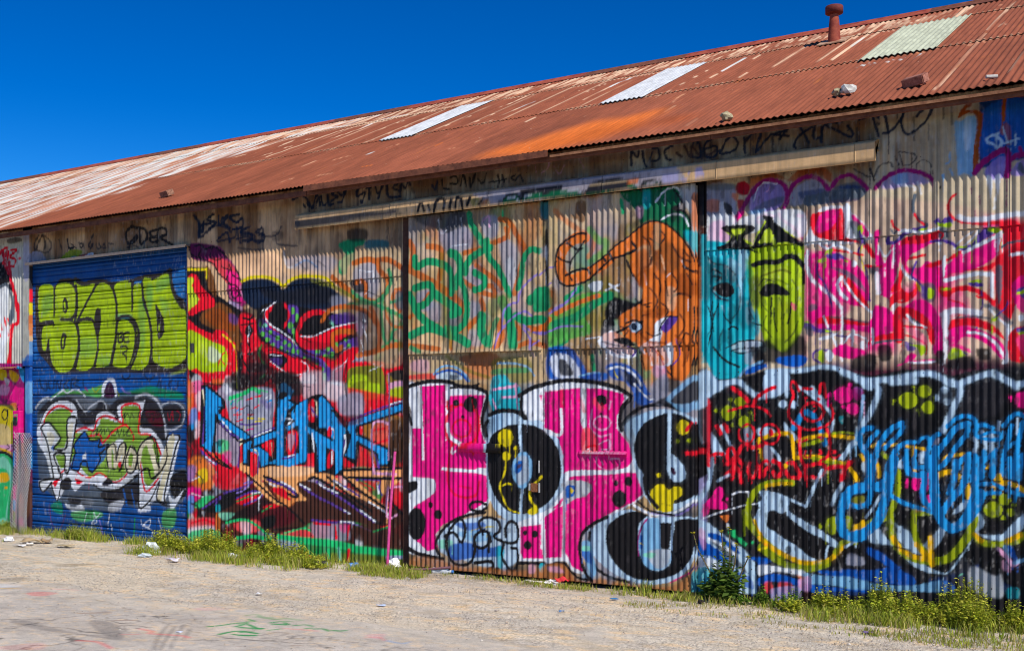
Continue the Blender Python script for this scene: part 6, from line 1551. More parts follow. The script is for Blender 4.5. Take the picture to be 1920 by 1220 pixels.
S sb 3.7 0.2 1|-401,353 -387,367 -370,373 -355,367 -351,351 -355,346
S sb 4.6 0.2 1|-365,358 -368,340 -384,318 -401,292 -415,277
S sb 5.6 0.2 1|-422,314 -426,288 -427,254
S sb 3.6 0.2 1|-350,353 -338,357 -324,351
S sb 3.3 0.2 1|-350,351 -351,337 -333,331 -313,332 -306,344
S sb 2.7 0.2 1|-343,338 -326,344 -313,343
S sb 3.9 0.2 1|-306,355 -296,369 -283,377 -270,371
S sb 4.6 0.2 1|-363,304 -379,289 -389,268 -391,255
S sb 4.2 0.2 1|-365,296 -370,256
S sb 4.2 0.2 1|-353,302 -355,278 -358,256
S sb 4.2 0.2 1|-338,308 -341,282 -343,261
S sb 3.6 0.2 1|-343,286 -329,301 -319,310
S sb 3.6 0.2 1|-319,312 -324,286 -326,265
S sb 4.1 0.2 1|-293,355 -299,330 -306,298 -309,269
S sb 4.1 0.2 1|-275,362 -280,334 -286,298 -289,262
S sb 3.2 0.2 1|-303,312 -293,323 -283,327
S sb 3.2 0.2 1|-306,269 -293,284 -276,305
F ib 0 2 0.9|-893,207 -883,210 -864,246 -861,284 -854,284 -856,246 -869,210 -877,198 -883,162 -893,164
S ib 3 1.5 0.8|-845,239 -832,247 -821,252
F pk 0 0.5 1|-874,190 -858,208 -845,228 -835,224 -832,212 -837,199 -827,195 -825,182 -840,182 -861,182 -872,183
F pk 0 1.5 0.7|-877,182 -864,191 -864,173 -874,165
F pk 0 0.3 1|-822,203 -823,201 -825,200 -827,201 -828,203 -827,205 -825,206 -823,205
S wh 1.5 0.3 0.9|-874,162 -845,174 -811,185 -780,194 -754,197
S wh 1.7 0.4 0.9|-814,213 -801,218 -780,220
F og 0 0.6 0.9|-839,168 -821,170 -823,160 -827,155 -832,160
F wh 0 0.6 0.7|-825,155 -819,150 -820,143 -824,145
F lgn 0 0.4 1|-823,138 -808,141 -806,131 -793,124 -783,115 -788,110 -795,114 -806,124 -819,130
F lgn 0 0.3 1|-768,119 -769,116 -771,115 -773,116 -774,118 -773,120 -771,121 -769,121
S yg 6.1 0.6 1|-690,241 -717,241 -742,236 -762,225 -776,204 -780,179 -777,153
S yo 3.6 0.6 0.8|-692,239 -717,238 -742,233
F ib 0 0.6 1|-756,222 -732,222 -712,217 -695,208 -697,186 -668,168 -631,149 -598,127 -601,117 -629,134 -663,149 -697,174 -702,183 -712,180 -737,182 -742,154 -752,149 -754,183 -760,198 -752,205
F ib 0 0.6 1|-767,170 -757,188 -747,193 -742,154 -722,141 -702,128 -677,115 -658,99 -641,91 -677,88 -702,99 -732,116 -752,134 -765,156
F bk 0 1.2 1|-742,154 -732,184 -712,178 -692,167 -663,149 -634,132 -617,123 -624,94 -639,93 -668,108 -702,132 -727,146
S ib 1.9 0.6 0.9|-624,97 -620,118 -612,124
S ib 2.4 1.2 0.9|-695,208 -663,196
S ib 3.1 0.6 0.9|-663,196 -653,217 -643,241 -631,267
S ib 4 1.7 0.8|-612,202 -603,223 -591,243
S yg 6.9 0.6 1|-783,179 -780,157 -767,143 -752,127 -732,111 -707,96
S yo 4.8 0.6 1|-757,129 -732,111 -702,96 -672,86 -643,86 -624,90 -605,105 -591,123
S yg 7.2 1.2 0.8|-754,110 -742,101 -717,85 -687,75 -648,76 -620,88
S yg 3 0.6 0.8|-790,181 -788,132
S ye 2.4 0.4 1|-757,105 -742,110
S og 2.4 1.2 0.6|-747,117 -742,115
S yo 2.9 0.4 1|-767,163 -760,144 -752,134
F yg 0 0.4 1|-623,166 -615,177 -604,176 -605,148 -617,145
F yg 0 0.3 1|-631,158 -632,155 -634,153 -636,154 -637,158 -636,161 -634,163 -632,161
S yg 4.7 0.6 0.8|-605,110 -594,127 -582,133 -566,131
S ib 2.3 0.6 1|-587,121 -566,134
F bk 0 1.4 0.8|-691,109 -693,103 -697,100 -701,102 -703,108 -701,114 -697,117 -693,115
f ib 0 1.5 0.9|-891,162 -864,153 -845,139 -824,125 -788,103 -767,79 -762,16 -891,5
F bl 0 0.6 1|-862,133 -840,129 -819,115 -798,97 -808,96 -835,114 -864,123
F bl 0 0.6 1|-891,126 -864,110 -840,97 -821,83 -835,74 -864,85 -891,86
S wh 3 0.6 0.9|-864,120 -832,105 -801,89
F dg 0 1.2 0.8|-858,115 -824,98 -793,73 -783,56 -798,62 -824,85
F lp 0 2 0.6|-888,131 -877,142 -869,112 -874,97
F wh 0 1.8 0.8|-891,81 -856,78 -837,64 -864,52 -891,58
F te 0 1.8 0.8|-891,58 -850,58 -835,44 -845,19 -891,10
F bl 0 1.5 0.8|-837,72 -811,61 -777,49 -772,25 -829,45
S wh 1.7 0.4 0.8|-819,120 -801,107
F bl 0 1.2 1|-788,90 -762,80 -757,70 -732,84 -752,90 -772,89
F wh 0 1.5 0.9|-760,73 -732,75 -702,72 -668,70 -660,58 -717,64 -757,53
F bl 0 0.6 1|-762,43 -752,51 -727,59 -702,57 -677,50 -677,40 -702,43 -732,43 -757,33
F bl 0 0.6 1|-663,44 -639,43 -596,42 -551,44 -551,34 -620,26 -663,32
F lb 0 1.4 0.8|-668,65 -629,63 -551,67 -551,46 -620,45 -663,46
F bl 0 1.2 0.9|-639,72 -596,75 -551,81 -551,69 -620,64
F sr 0 2 0.7|-747,39 -732,42 -729,21 -744,22
F sr 0 1.9 0.6|-717,42 -692,44 -692,27 -712,23
F lp 0 1.9 0.7|-677,52 -653,59 -655,30 -675,33
F lv 0 1.7 0.7|-732,28 -677,38 -677,11 -727,7
F br 0 1.7 0.7|-672,29 -643,26 -643,12 -668,12
F dk 0 1.4 0.9|-596,87 -582,93 -582,79 -594,75
F dk 0 1.6 0.7|-620,33 -551,37 -551,23 -615,17
F gs 0 1.9 0.6|-582,107 -563,108 -551,90 -582,86
S og 3.1 1.9 0.5|-680,59 -668,55
S sb 5.9 0.3 1|-551,236 -575,234 -589,217 -596,191 -598,162 -589,144 -568,138 -551,142
S sb 3.5 0.3 1|-551,202 -570,199 -580,210 -573,225 -551,230
F ol 0 1.2 0.9|-575,215 -552,221 -552,204 -573,204
F yo 0 0.6 1|-570,159 -561,164 -551,170 -551,151 -566,145
F ib 0 1.5 0.9|-544,147 -523,160 -503,138 -469,128 -463,117 -503,129 -532,130
F ib 0 1.5 0.9|-506,176 -486,168 -463,152 -446,121 -458,117 -480,133 -497,153
F dk 0 1.5 0.9|-503,173 -489,162 -492,153 -503,159
F ib 0 1.4 0.9|-444,136 -430,148 -408,173 -402,170 -413,141 -430,125
F ib 0 0.7 0.9|-475,113 -452,106 -430,93 -405,86 -391,99 -364,141 -356,153 -375,117 -394,90 -408,83 -435,84 -463,96
F bk 0 2 1|-452,185 -419,184 -430,157 -444,133 -452,159
F bk 0 2 1|-419,132 -391,159 -359,173 -359,153 -386,125 -413,115
F ib 0 1.4 0.9|-354,196 -343,196 -338,177 -348,162 -312,161 -296,176 -273,200 -273,177 -291,160 -312,150 -343,156 -354,167
F ib 0 1.4 0.9|-391,197 -370,221 -364,212 -381,197
F ib 0 1.8 0.8|-553,285 -544,285 -547,264 -556,273
F ib 0 1.4 0.8|-408,181 -394,176 -386,180 -397,170
S ib 2.7 0.7 0.8|-547,180 -532,202 -520,223
S yg 7.3 0.5 1|-503,185 -500,156 -492,133 -475,116 -446,106 -408,109 -386,125 -364,158 -354,187
S yo 5 0.5 1|-497,144 -483,124 -458,111 -430,108
S yg 5.8 0.5 1|-458,199 -460,170 -452,135 -435,119
S yo 5 0.5 1|-455,135 -444,121 -435,116
S yo 5.2 0.5 1|-430,148 -430,119 -427,99
S yo 4.4 0.4 1|-452,197 -435,203 -421,201
S yg 3.5 0.5 1|-455,191 -430,193
S yg 5.6 0.5 0.9|-354,156 -338,145 -312,144 -286,151 -273,163
S yo 4.3 0.5 1|-354,159 -343,148
S yo 4.8 0.5 1|-301,150 -278,163
S yg 5.9 0.5 1|-515,179 -497,203 -489,233 -489,269
S yo 3.9 0.5 1|-553,171 -573,149
F yo 0 0.7 1|-570,164 -550,171 -547,156 -564,143 -572,152
F yg 0 1.5 0.9|-585,181 -573,176 -576,154 -585,163
S yg 4.5 0.5 0.9|-544,168 -523,181
S yo 4.2 0.4 1|-325,248 -301,254 -281,247 -273,241
F yo 0 0.7 1|-320,259 -312,271 -307,257
S yo 4.9 0.4 1|-416,265 -397,271 -381,263
S yo 5.1 0.4 1|-375,249 -367,246 -364,226
S yo 3.7 0.4 1|-359,201 -364,189
F yg 0 0.3 1|-307,206 -312,196 -323,191 -334,195 -339,205 -334,215 -323,220 -312,216
F yg 0 0.3 1|-294,225 -297,217 -304,214 -312,217 -315,224 -312,232 -304,235 -297,233
F yg 0 0.3 1|-286,202 -289,197 -294,195 -299,197 -301,202 -299,207 -294,209 -289,207
F yg 0 0.3 1|-302,192 -303,189 -306,188 -309,189 -310,191 -309,194 -306,195 -303,194
F yg 0 0.3 1|-285,216 -286,213 -289,212 -292,213 -293,215 -292,218 -289,219 -286,218
F yg 0 0.4 1|-318,228 -319,226 -321,225 -324,226 -325,228 -324,231 -321,232 -319,231
F pk 0 0.4 1|-445,248 -448,239 -455,235 -462,238 -464,247 -462,256 -455,260 -448,257
F pk 0 0.5 1|-441,261 -433,267 -433,241 -438,235
F pk 0 0.5 1|-438,223 -433,229 -424,209 -421,204 -435,212
F pk 0 0.4 1|-468,252 -469,249 -471,247 -473,248 -474,251 -473,254 -471,256 -469,254
F pk 0 0.4 1|-446,223 -447,220 -448,219 -450,220 -450,222 -450,225 -448,226 -447,225
F bk 0 0.7 1|-475,74 -478,66 -486,62 -494,65 -497,72 -494,80 -486,83 -478,81
F bk 0 0.7 1|-310,104 -313,94 -321,90 -330,93 -333,102 -330,111 -321,116 -313,112
F bk 0 2 0.9|-370,118 -338,128 -322,132 -338,109 -364,104
F bk 0 1.7 0.9|-346,114 -338,109 -341,80 -347,79
F bk 0 1.7 0.8|-370,109 -356,110 -356,79 -370,89
F dg 0 2.9 0.8|-381,111 -364,107 -364,67 -386,71
F lg 0 2.8 0.7|-359,101 -322,87 -309,88 -309,49 -359,59
F bl 0 1.5 1|-544,123 -520,116 -495,97 -483,89 -497,85 -520,98 -544,111
F bl 0 1.5 0.9|-591,78 -532,82 -503,88 -463,76 -463,58 -532,59 -591,66
F lb 0 1.5 0.8|-591,66 -532,56 -463,58 -408,72 -391,53 -475,46 -591,42
F bl 0 1.4 0.8|-408,72 -391,67 -386,53 -408,54
F bl 0 0.7 0.9|-301,142 -291,140 -283,118 -291,118
F lb 0 0.7 0.9|-307,139 -301,142 -294,117 -299,117
S lp 3.6 0.4 0.9|-314,136 -301,122 -291,109 -283,113
S lb 3.6 0.4 0.9|-288,112 -273,119
F lp 0 2 0.6|-307,116 -296,106 -296,95 -307,100
F gs 0 2.1 0.7|-582,103 -556,105 -550,90 -582,88
S dk 3.3 0.7 0.9|-591,84 -562,83 -532,85
S dk 2.3 0.5 0.8|-463,91 -435,81 -402,81
S mt 1.7 0.7 0.6|-381,82 -375,86
F te 0 1.7 0.5|-301,66 -281,68 -281,51 -299,50
S bk 1.8 0.4 0.8|-538,130 -503,129 -466,123
S sb 9 0.4 1|-538,291 -539,267 -542,237
S sb 8.9 0.4 1|-495,292 -503,256 -512,214 -523,178 -547,153 -573,143
S sb 5.4 0.4 1|-585,199 -579,224 -564,239 -544,240 -523,244
S sb 5.1 0.4 1|-591,220 -591,169 -582,148 -559,143
S sb 5.1 0.4 1|-576,203 -562,200 -544,207 -538,231
S sb 5.1 0.4 1|-532,237 -520,235 -515,250
S sb 4.1 0.4 1|-523,241 -497,221 -469,207 -438,199 -419,192
S sb 5.8 0.4 1|-475,292 -469,269 -452,262 -441,264 -444,223 -433,206
S sb 8.7 0.3 1|-427,294 -424,247 -421,201
S sb 4.1 0.4 1|-460,293 -458,278 -441,279
S sb 5.7 0.3 1|-386,289 -389,260 -397,234
S sb 6.3 0.3 1|-364,295 -373,249 -391,225 -408,199
S sb 6.3 0.3 1|-351,284 -354,238 -364,201 -381,174
S sb 8.6 0.4 1|-419,201 -408,178 -391,168 -370,181 -354,204 -343,233
S sb 3.4 0.3 1|-348,251 -322,251 -307,244
S sb 3.4 0.3 1|-348,219 -338,233 -312,236
S sb 5.7 0.3 1|-343,295 -343,264
S sb 5.6 0.3 1|-322,296 -325,265
S sb 5.6 0.3 1|-296,296 -296,266
S sb 5 0.3 1|-278,297 -281,263
S sb 2.5 0.3 1|-296,254 -297,229
S sb 2.5 0.3 1|-283,244 -288,221
S sb 3.4 0.3 1|-301,240 -273,233'''
ART['slide'] = '''F tn 0 8 0.25|-1628,868 -1229,853 -1189,848 -1189,518 -1628,522
F wb 0 8 0.4|-1386,789 -1320,775 -1320,624 -1367,667
F wb 0 8.3 0.4|-1602,774 -1515,775 -1515,725 -1597,723
F wb 0 8.3 0.4|-1592,563 -1515,569 -1504,527 -1607,522
F wb 0 7.7 0.4|-1238,830 -1193,830 -1193,703 -1233,690
F gs 0 6.1 0.8|-1535,810 -1455,811 -1445,761 -1515,758
F dg 0 5 0.8|-1602,857 -1450,847 -1455,815 -1515,808 -1592,831
F dg 0 2.9 0.9|-1504,848 -1464,848 -1464,820 -1494,806 -1520,804
S wh 1 0.6 0.7|-1540,835 -1530,801 -1515,808
S wh 1 0.6 0.7|-1474,833 -1469,800
S wh 1 0.6 0.7|-1499,769 -1455,770
S bk 1.9 0.6 0.8|-1602,836 -1597,853 -1576,859 -1576,822
S bk 1.9 0.6 0.8|-1561,849 -1540,860 -1530,834
F gs 0 6 0.7|-1367,771 -1320,751 -1330,673 -1348,682
F lg 0 4.8 0.7|-1348,730 -1320,716 -1325,656 -1344,666
F gs 0 4.8 0.8|-1415,827 -1372,827 -1372,783 -1406,782
S lp 2 0.7 0.8|-1413,819 -1396,830 -1394,805
F gs 0 5.3 0.7|-1460,713 -1415,718 -1415,666 -1455,676
F gs 0 5.4 0.8|-1602,664 -1561,670 -1555,628 -1592,622
F gs 0 5.4 0.7|-1571,638 -1535,636 -1535,594 -1566,600
F gs 0 5.3 0.7|-1450,635 -1415,629 -1420,601 -1450,599
F sl 0 4.9 0.7|-1515,610 -1474,608 -1474,575 -1509,577
F gs 0 4.9 0.6|-1450,570 -1406,564 -1411,532 -1445,538
S ro 9.1 1 0.9|-1671,736 -1639,730 -1592,706 -1545,682 -1509,659 -1479,637 -1464,616
S ro 8.4 1 0.9|-1623,788 -1613,766 -1618,733
S ro 7.5 1 0.9|-1571,775 -1535,766 -1530,743 -1535,694
S ro 6.7 0.8 0.9|-1363,820 -1339,810 -1316,775 -1299,750 -1302,726 -1311,695 -1320,664 -1325,649
S ro 6 0.8 0.9|-1464,750 -1425,755 -1391,765 -1348,777 -1348,797
S ro 6 0.8 0.9|-1430,719 -1406,702 -1372,679 -1358,662
S ro 6.1 0.8 0.9|-1474,690 -1445,672 -1406,653 -1377,647 -1386,668 -1396,669
S ro 6.9 0.9 0.9|-1415,638 -1411,613 -1430,594 -1450,578
S ro 6.3 0.9 0.9|-1639,540 -1592,536 -1535,528
S ro 8 0.8 0.9|-1367,587 -1358,547 -1372,527
S ro 5.9 0.8 0.9|-1311,529 -1283,536 -1247,527
S ro 7.8 0.8 0.9|-1283,568 -1256,559 -1238,574
S ro 6.6 0.8 0.9|-1229,643 -1233,612 -1215,596 -1193,602
S ro 5.3 0.9 0.9|-1464,632 -1460,583 -1499,552 -1494,519
S ro 5 0.9 0.9|-1623,607 -1592,630 -1566,662
S ro 5.1 0.8 0.9|-1330,589 -1311,565 -1311,545
F do 0 2.8 0.7|-1320,771 -1297,749 -1306,726
S gn 8.1 0.9 1|-1450,839 -1445,818 -1425,788 -1411,766
S gn 9.1 0.9 1|-1607,749 -1602,727 -1571,738 -1535,731 -1509,717 -1499,691 -1499,659
S gn 10.3 0.9 1|-1504,753 -1484,744 -1474,714 -1489,674
S gn 8.9 0.9 1|-1460,705 -1450,733 -1415,751 -1391,757
S gn 8 0.8 1|-1401,774 -1396,737 -1372,711 -1353,678 -1339,645
S gn 7.1 0.8 1|-1260,739 -1283,744 -1302,722 -1306,687 -1316,660
S gn 8.1 0.8 1|-1435,703 -1406,685 -1415,666 -1435,663
S gn 8.2 0.9 1|-1479,698 -1464,665 -1455,627 -1460,591 -1484,572 -1515,577
S gn 9.2 0.9 1|-1607,677 -1566,683 -1555,662 -1576,638 -1602,631
S gn 10.5 0.9 1|-1623,661 -1602,622 -1576,596 -1535,574
S gn 10.3 0.9 1|-1550,661 -1515,639 -1479,616 -1499,609
S gn 10.3 0.9 1|-1618,564 -1566,579 -1515,565 -1474,551 -1450,538
S gn 12.1 1 1|-1415,601 -1415,565 -1396,540
S gn 11.9 1 1|-1358,634 -1339,594 -1330,554 -1325,530
S gn 11.7 0.9 1|-1283,630 -1251,644 -1238,620 -1265,614
S gn 9.8 0.9 1|-1320,597 -1292,584 -1256,586 -1229,569 -1198,560
S gn 11.6 0.9 1|-1229,561 -1193,545 -1220,530
S gn 7.2 1 0.8|-1372,591 -1386,564 -1386,532
S gn 6.3 1 0.9|-1618,535 -1592,521
S ol 6.2 2.5 0.5|-1530,751 -1520,635 -1499,535
F ol 0 4 0.5|-1396,636 -1348,650 -1339,625 -1386,596
S vi 2.4 0.5 0.9|-1372,527 -1367,555 -1348,578 -1325,597 -1297,606 -1279,595
S vi 2.4 0.5 0.9|-1358,571 -1353,610 -1334,625 -1316,628 -1311,648 -1292,670 -1265,688
S vi 2.3 0.5 0.9|-1302,576 -1279,560 -1247,554 -1220,569 -1189,575
S vi 2.4 0.5 0.9|-1302,568 -1283,544 -1283,520 -1274,504
S vi 1.9 0.5 0.9|-1229,604 -1206,615 -1189,618
S vi 2 0.5 0.9|-1279,528 -1260,539
S vi 1.8 0.5 0.9|-1269,626 -1251,652 -1229,666
S vi 1.7 0.5 0.9|-1260,684 -1242,698 -1206,702
F bk 0 2.7 0.9|-1249,769 -1238,776 -1238,651 -1244,644
F gs 0 2.7 0.6|-1256,746 -1238,745 -1238,725 -1256,727
S wh 0.8 0.4 0.8|-1244,749 -1242,706
S wh 0.8 0.4 0.8|-1246,691 -1243,652
F tn 0 4 0.7|-1623,518 -1238,515 -1238,449 -1623,455
F do 0 4 0.7|-1474,510 -1386,516 -1358,491 -1415,484 -1464,493
F og 0 4.9 0.6|-1464,489 -1386,483 -1386,459 -1455,460
S ol 4.1 2 0.6|-1515,511 -1455,477 -1396,459
F ol 0 4 0.6|-1386,499 -1292,501 -1283,450 -1367,451
S gn 6 1 0.7|-1386,471 -1339,474 -1292,474
S lb 2.4 0.7 0.8|-1372,491 -1330,490 -1292,481 -1274,461
F lp 0 4.2 0.5|-1618,501 -1571,504 -1571,475 -1618,480
F rd 0 2.5 0.8|-1628,468 -1550,472 -1545,458 -1628,459
S lb 2.5 0.5 1|-1553,470 -1530,487 -1494,486 -1464,469 -1450,452
S bl 2.9 0.6 1|-1545,470 -1509,478 -1474,469 -1455,452
F ib 0 2.1 0.8|-1540,470 -1499,474 -1469,457 -1540,458
F sl 0 1 0.9|-1504,467 -1484,465 -1489,455 -1504,457
F te 0 2 0.9|-1386,459 -1348,463 -1339,427 -1386,427
F bl 0 2.7 0.9|-1238,519 -1195,518 -1195,452 -1229,449
F ib 0 2.3 0.8|-1224,499 -1202,503 -1202,452 -1220,453
F bk 0 1.9 0.8|-1215,487 -1195,487 -1195,464 -1206,464
F td 0 1.9 0.9|-1256,855 -1238,854 -1238,811 -1256,816
F lgn 0 0.5 1|-1360,838 -1355,838 -1353,826 -1359,824
F wb 0 7.9 0.25|-1142,841 -1023,837 -1023,790 -1093,781 -1142,777
F wb 0 6 0.7|-1202,839 -1142,841 -1146,773 -1197,778
F bn 0 2 0.8|-1165,839 -1144,837 -1146,797 -1160,795 -1169,812
F bn 0 2 0.7|-1183,813 -1165,807 -1169,800
S og 6 2.4 0.6|-1220,825 -1183,793 -1142,765
S og 6 2.4 0.6|-1119,759 -1128,728 -1137,717
S ng 7.9 3.2 0.7|-1133,776 -1110,750 -1093,745 -1097,726 -1128,708
F dgn 0 0.9 1|-1057,852 -1023,856 -1006,858 -964,857 -926,846 -914,829 -922,811 -939,801 -914,795 -898,778 -898,752 -906,730 -926,743 -964,773 -989,783 -1010,777 -1019,797 -1036,822 -1053,836
S bk 2.3 0.5 1|-1057,856 -1023,858 -1010,847 -1006,862 -964,861 -964,842
S bk 2.3 0.5 1|-934,839 -918,814 -934,801 -910,791 -897,763 -900,733
S wh 2.3 0.5 1|-976,820 -955,841 -934,846 -922,838
S wh 1.9 0.5 1|-964,781 -939,790 -914,784 -902,763
F bk 0 2.3 0.7|-943,802 -926,808 -922,792 -939,771
F te 0 2.3 0.6|-1006,850 -989,845 -989,810 -1006,812
F lp 0 3.1 0.6|-1023,813 -1006,812 -1006,792 -1019,790
F lg 0 2.6 0.8|-922,845 -882,845 -880,750 -894,751 -896,782 -910,806
F og 0 1.9 0.8|-894,827 -880,818 -880,743 -894,763
F te 0 3 0.8|-914,753 -880,743 -880,694 -898,718
S gn 3.9 0.6 1|-1057,832 -1053,805
S og 12.4 0.7 1|-1146,759 -1169,759 -1197,741 -1206,714 -1202,685 -1183,670 -1160,674 -1137,681 -1101,698 -1071,720 -1031,740
F og 0 0.9 1|-1049,745 -1014,770 -985,781 -955,772 -926,750 -902,722 -886,687 -886,611 -890,562 -888,513 -898,472 -914,446 -947,450 -968,477 -1006,502 -1023,541 -1023,588 -1010,618 -1006,641 -1023,662 -1036,690 -1036,721
F ro 0 5 0.8|-1023,763 -972,766 -947,729 -964,700 -1006,707
F tn 0 3.9 0.6|-1019,723 -989,729 -985,686 -1010,680
F ro 0 5.7 0.7|-930,720 -894,680 -898,612 -934,637
S bk 2.4 0.5 1|-1142,767 -1160,769 -1192,757 -1213,739 -1218,711 -1216,686 -1206,665 -1188,657 -1156,660 -1128,672 -1084,705 -1049,714
S bk 2 0.5 1|-1146,753 -1165,727 -1178,712 -1183,684 -1176,667
S bk 2.4 0.5 1|-1190,751 -1176,742 -1165,735 -1151,736
S bk 2.4 0.5 1|-1213,722 -1199,713 -1181,708
S bk 2.8 0.5 1|-1192,680 -1169,689 -1142,691 -1133,681
S bk 1.9 0.5 1|-1133,693 -1101,712 -1071,735 -1040,752 -1014,770 -985,780 -955,772 -926,749 -902,718 -886,683
S bk 2.8 0.5 1|-1101,714 -1093,704
S bk 2.8 0.5 1|-1088,725 -1075,704
S bk 3.1 0.5 1|-1031,740 -1023,724 -1049,714
S bk 2.3 0.5 1|-1044,702 -1031,674 -1014,653
S bk 2.7 0.5 1|-1023,662 -1006,680 -989,690 -985,705
S bk 2.3 0.5 1|-1014,649 -1006,672 -997,679
S bk 1.7 0.5 1|-989,744 -968,727 -964,715
S bk 1.7 0.5 1|-964,758 -955,745 -964,731
S bk 2.6 0.5 1|-914,681 -898,671 -890,668
S bk 2.7 0.5 1|-943,607 -934,622 -910,624 -898,616
S bk 2.3 0.5 1|-890,596 -888,559 -894,529 -886,513 -894,476
S bk 1.9 0.5 1|-922,514 -910,541 -902,540
F bk 0 2 1|-1093,607 -1075,625 -1053,620 -1023,611 -1006,618 -1014,595 -1040,596 -1066,578 -1093,583
F og 0 0.9 1|-1062,582 -1031,600 -997,610 -955,600 -939,584 -922,590 -910,563 -922,537 -947,527 -1006,525 -1040,534 -1057,554
F bk 0 0.9 1|-1099,575 -1084,590 -1075,578 -1071,566 -1084,563 -1097,563
F dg 0 2.8 0.8|-1106,556 -1084,567 -1071,551 -1084,527 -1101,528
F wh 0 0.9 1|-1110,536 -1079,555 -1066,535 -1031,518 -1023,498 -1057,495 -1084,508 -1106,524
S wh 1.2 0.4 1|-1142,539 -1101,542
S wh 1.2 0.4 1|-1093,512 -1075,500
F og 0 2.4 0.55|-1101,544 -1066,550 -1031,522 -1031,502 -1079,508
F gs 0 2 0.5|-1106,532 -1066,527 -1040,499 -1084,504
S bk 1.2 0.4 0.9|-1101,532 -1071,523 -1031,518
S bk 1 0.4 0.9|-1093,520 -1062,507 -1031,502
F bk 0 0.9 1|-1075,535 -1044,538 -1023,521 -1049,522
S bk 2.7 0.5 1|-1066,550 -1040,561 -1023,568 -1006,571
F ib 0 0.5 1|-1008,559 -1013,551 -1023,548 -1033,552 -1037,560 -1033,568 -1023,571 -1013,567
F nv 0 0.5 1|-1020,560 -1022,554 -1026,552 -1031,555 -1032,561 -1031,567 -1026,569 -1022,566
S bk 1.8 0.4 1|-1044,569 -1023,574 -1006,560 -1023,545
S bk 1.7 0.5 1|-1006,583 -989,586
S bk 1.7 0.5 1|-997,602 -989,601
F wh 0 0.7 1|-976,566 -947,578 -959,550 -964,516 -939,523 -939,484 -955,477 -968,504 -989,516 -1006,521 -980,539
F pu 0 0.7 1|-964,554 -947,576 -926,577 -934,561 -951,546
S bk 1.7 0.5 1|-968,550 -951,577 -926,577
F wh 0 1.9 0.9|-1014,517 -980,516 -955,481 -964,470 -997,497
S pu 1.5 0.3 1|-989,520 -968,497 -955,469
S pu 1.6 0.4 1|-1040,518 -1023,510 -1031,498
S og 1.9 0.5 1|-1001,513 -993,493
S og 1.9 0.5 1|-972,508 -959,489
S bk 1.9 0.5 1|-951,466 -939,454
S bk 1.5 0.3 1|-943,477 -941,458
F lp 0 3.8 0.7|-985,478 -955,473 -955,446 -980,455
F og 0 2.7 0.8|-1010,502 -980,493 -985,470 -1006,471
F bk 0 3.8 0.8|-964,447 -930,450 -926,423 -964,424
S wh 1.2 0.6 0.6|-1001,672 -997,648
S wh 1 0.5 0.7|-951,661 -943,668
S wh 0.9 0.5 0.7|-918,693 -910,677
S wh 0.9 0.5 0.7|-904,612 -903,589
F ro 0 3.9 0.8|-1023,712 -997,722 -989,679 -1006,641 -1023,665
F bn 0 4.6 0.6|-989,725 -939,729 -922,682 -964,669
F tn 0 2.7 0.6|-980,771 -964,769 -968,723 -980,724
F do 0 3.8 0.7|-922,666 -890,649 -890,619 -922,628
F do 0 3.9 0.7|-997,594 -955,596 -964,577 -997,579
F pc 0 3.1 0.6|-951,638 -930,633 -934,591 -951,600
S bk 1.9 0.6 0.8|-1006,750 -989,733 -989,706
S bk 1.9 0.6 0.8|-939,729 -922,701 -898,688
S bk 1.7 0.6 0.8|-989,640 -972,616 -980,593
S bk 1.7 0.6 0.8|-955,653 -947,622
S bk 1.9 0.6 0.8|-922,583 -910,560 -922,537
S bk 1.8 0.6 0.8|-1057,562 -1040,553 -1049,542
S pu 1.5 0.5 0.9|-930,530 -922,499 -939,477
S bk 1.7 0.5 0.8|-1010,498 -1001,470
S wh 1.6 0.5 0.8|-1057,507 -1040,499
S wh 1.4 0.5 0.8|-989,501 -985,478
S bk 1.5 0.5 0.8|-902,521 -906,484
F og 0 1.9 0.6|-1006,525 -964,520 -947,485 -972,477 -997,497
S bk 1.5 0.5 0.9|-1023,619 -1006,606 -985,609
S bk 1.5 0.5 0.9|-964,608 -947,592 -955,577
S bk 1.5 0.5 0.9|-906,665 -894,642
S bk 1.9 0.5 0.9|-980,670 -964,646 -968,623
S bk 1.9 0.5 0.9|-939,668 -926,644 -934,629
S bk 1.9 0.5 0.9|-914,715 -902,699
S bk 1.5 0.5 0.9|-997,548 -980,539 -964,543
S do 2.7 0.7 0.8|-1014,548 -989,528 -955,523
S do 3 0.9 0.8|-930,538 -906,514 -914,476
S pc 1.5 0.6 0.7|-964,708 -955,676
F wh 0 0.6 0.9|-1135,657 -1119,662 -1101,661 -1104,647 -1115,638 -1131,645
S wh 2.4 0.5 0.9|-1084,654 -1062,637
S wh 2.4 0.5 0.9|-1093,642 -1060,652
F gn 0 1 1|-1234,655 -1268,657 -1277,633 -1253,607 -1234,614
F ng 0 2 0.9|-1234,589 -1202,608 -1169,631 -1124,640 -1075,633 -1110,616 -1146,593 -1128,553 -1183,539 -1234,524
S gn 10 2 1|-1220,573 -1169,586 -1124,612 -1084,630
S og 5.2 1 1|-1216,597 -1183,611 -1137,625 -1110,631
S og 6.1 1 1|-1277,563 -1249,570 -1234,585
S gn 7.2 1 1|-1192,628 -1156,650
S vi 2 0.5 1|-1277,558 -1239,557 -1202,568 -1151,566
S vi 2 0.5 1|-1234,598 -1192,620 -1165,651
S gn 5.2 1 1|-1128,501 -1124,473
F bn 0 2.4 0.7|-1234,651 -1220,654 -1216,621 -1230,606
F bl 0 2.8 0.9|-1239,516 -1188,523 -1160,498 -1137,457 -1146,449 -1234,451
F wh 0 2.4 0.8|-1230,504 -1192,507 -1165,482 -1160,454 -1220,459
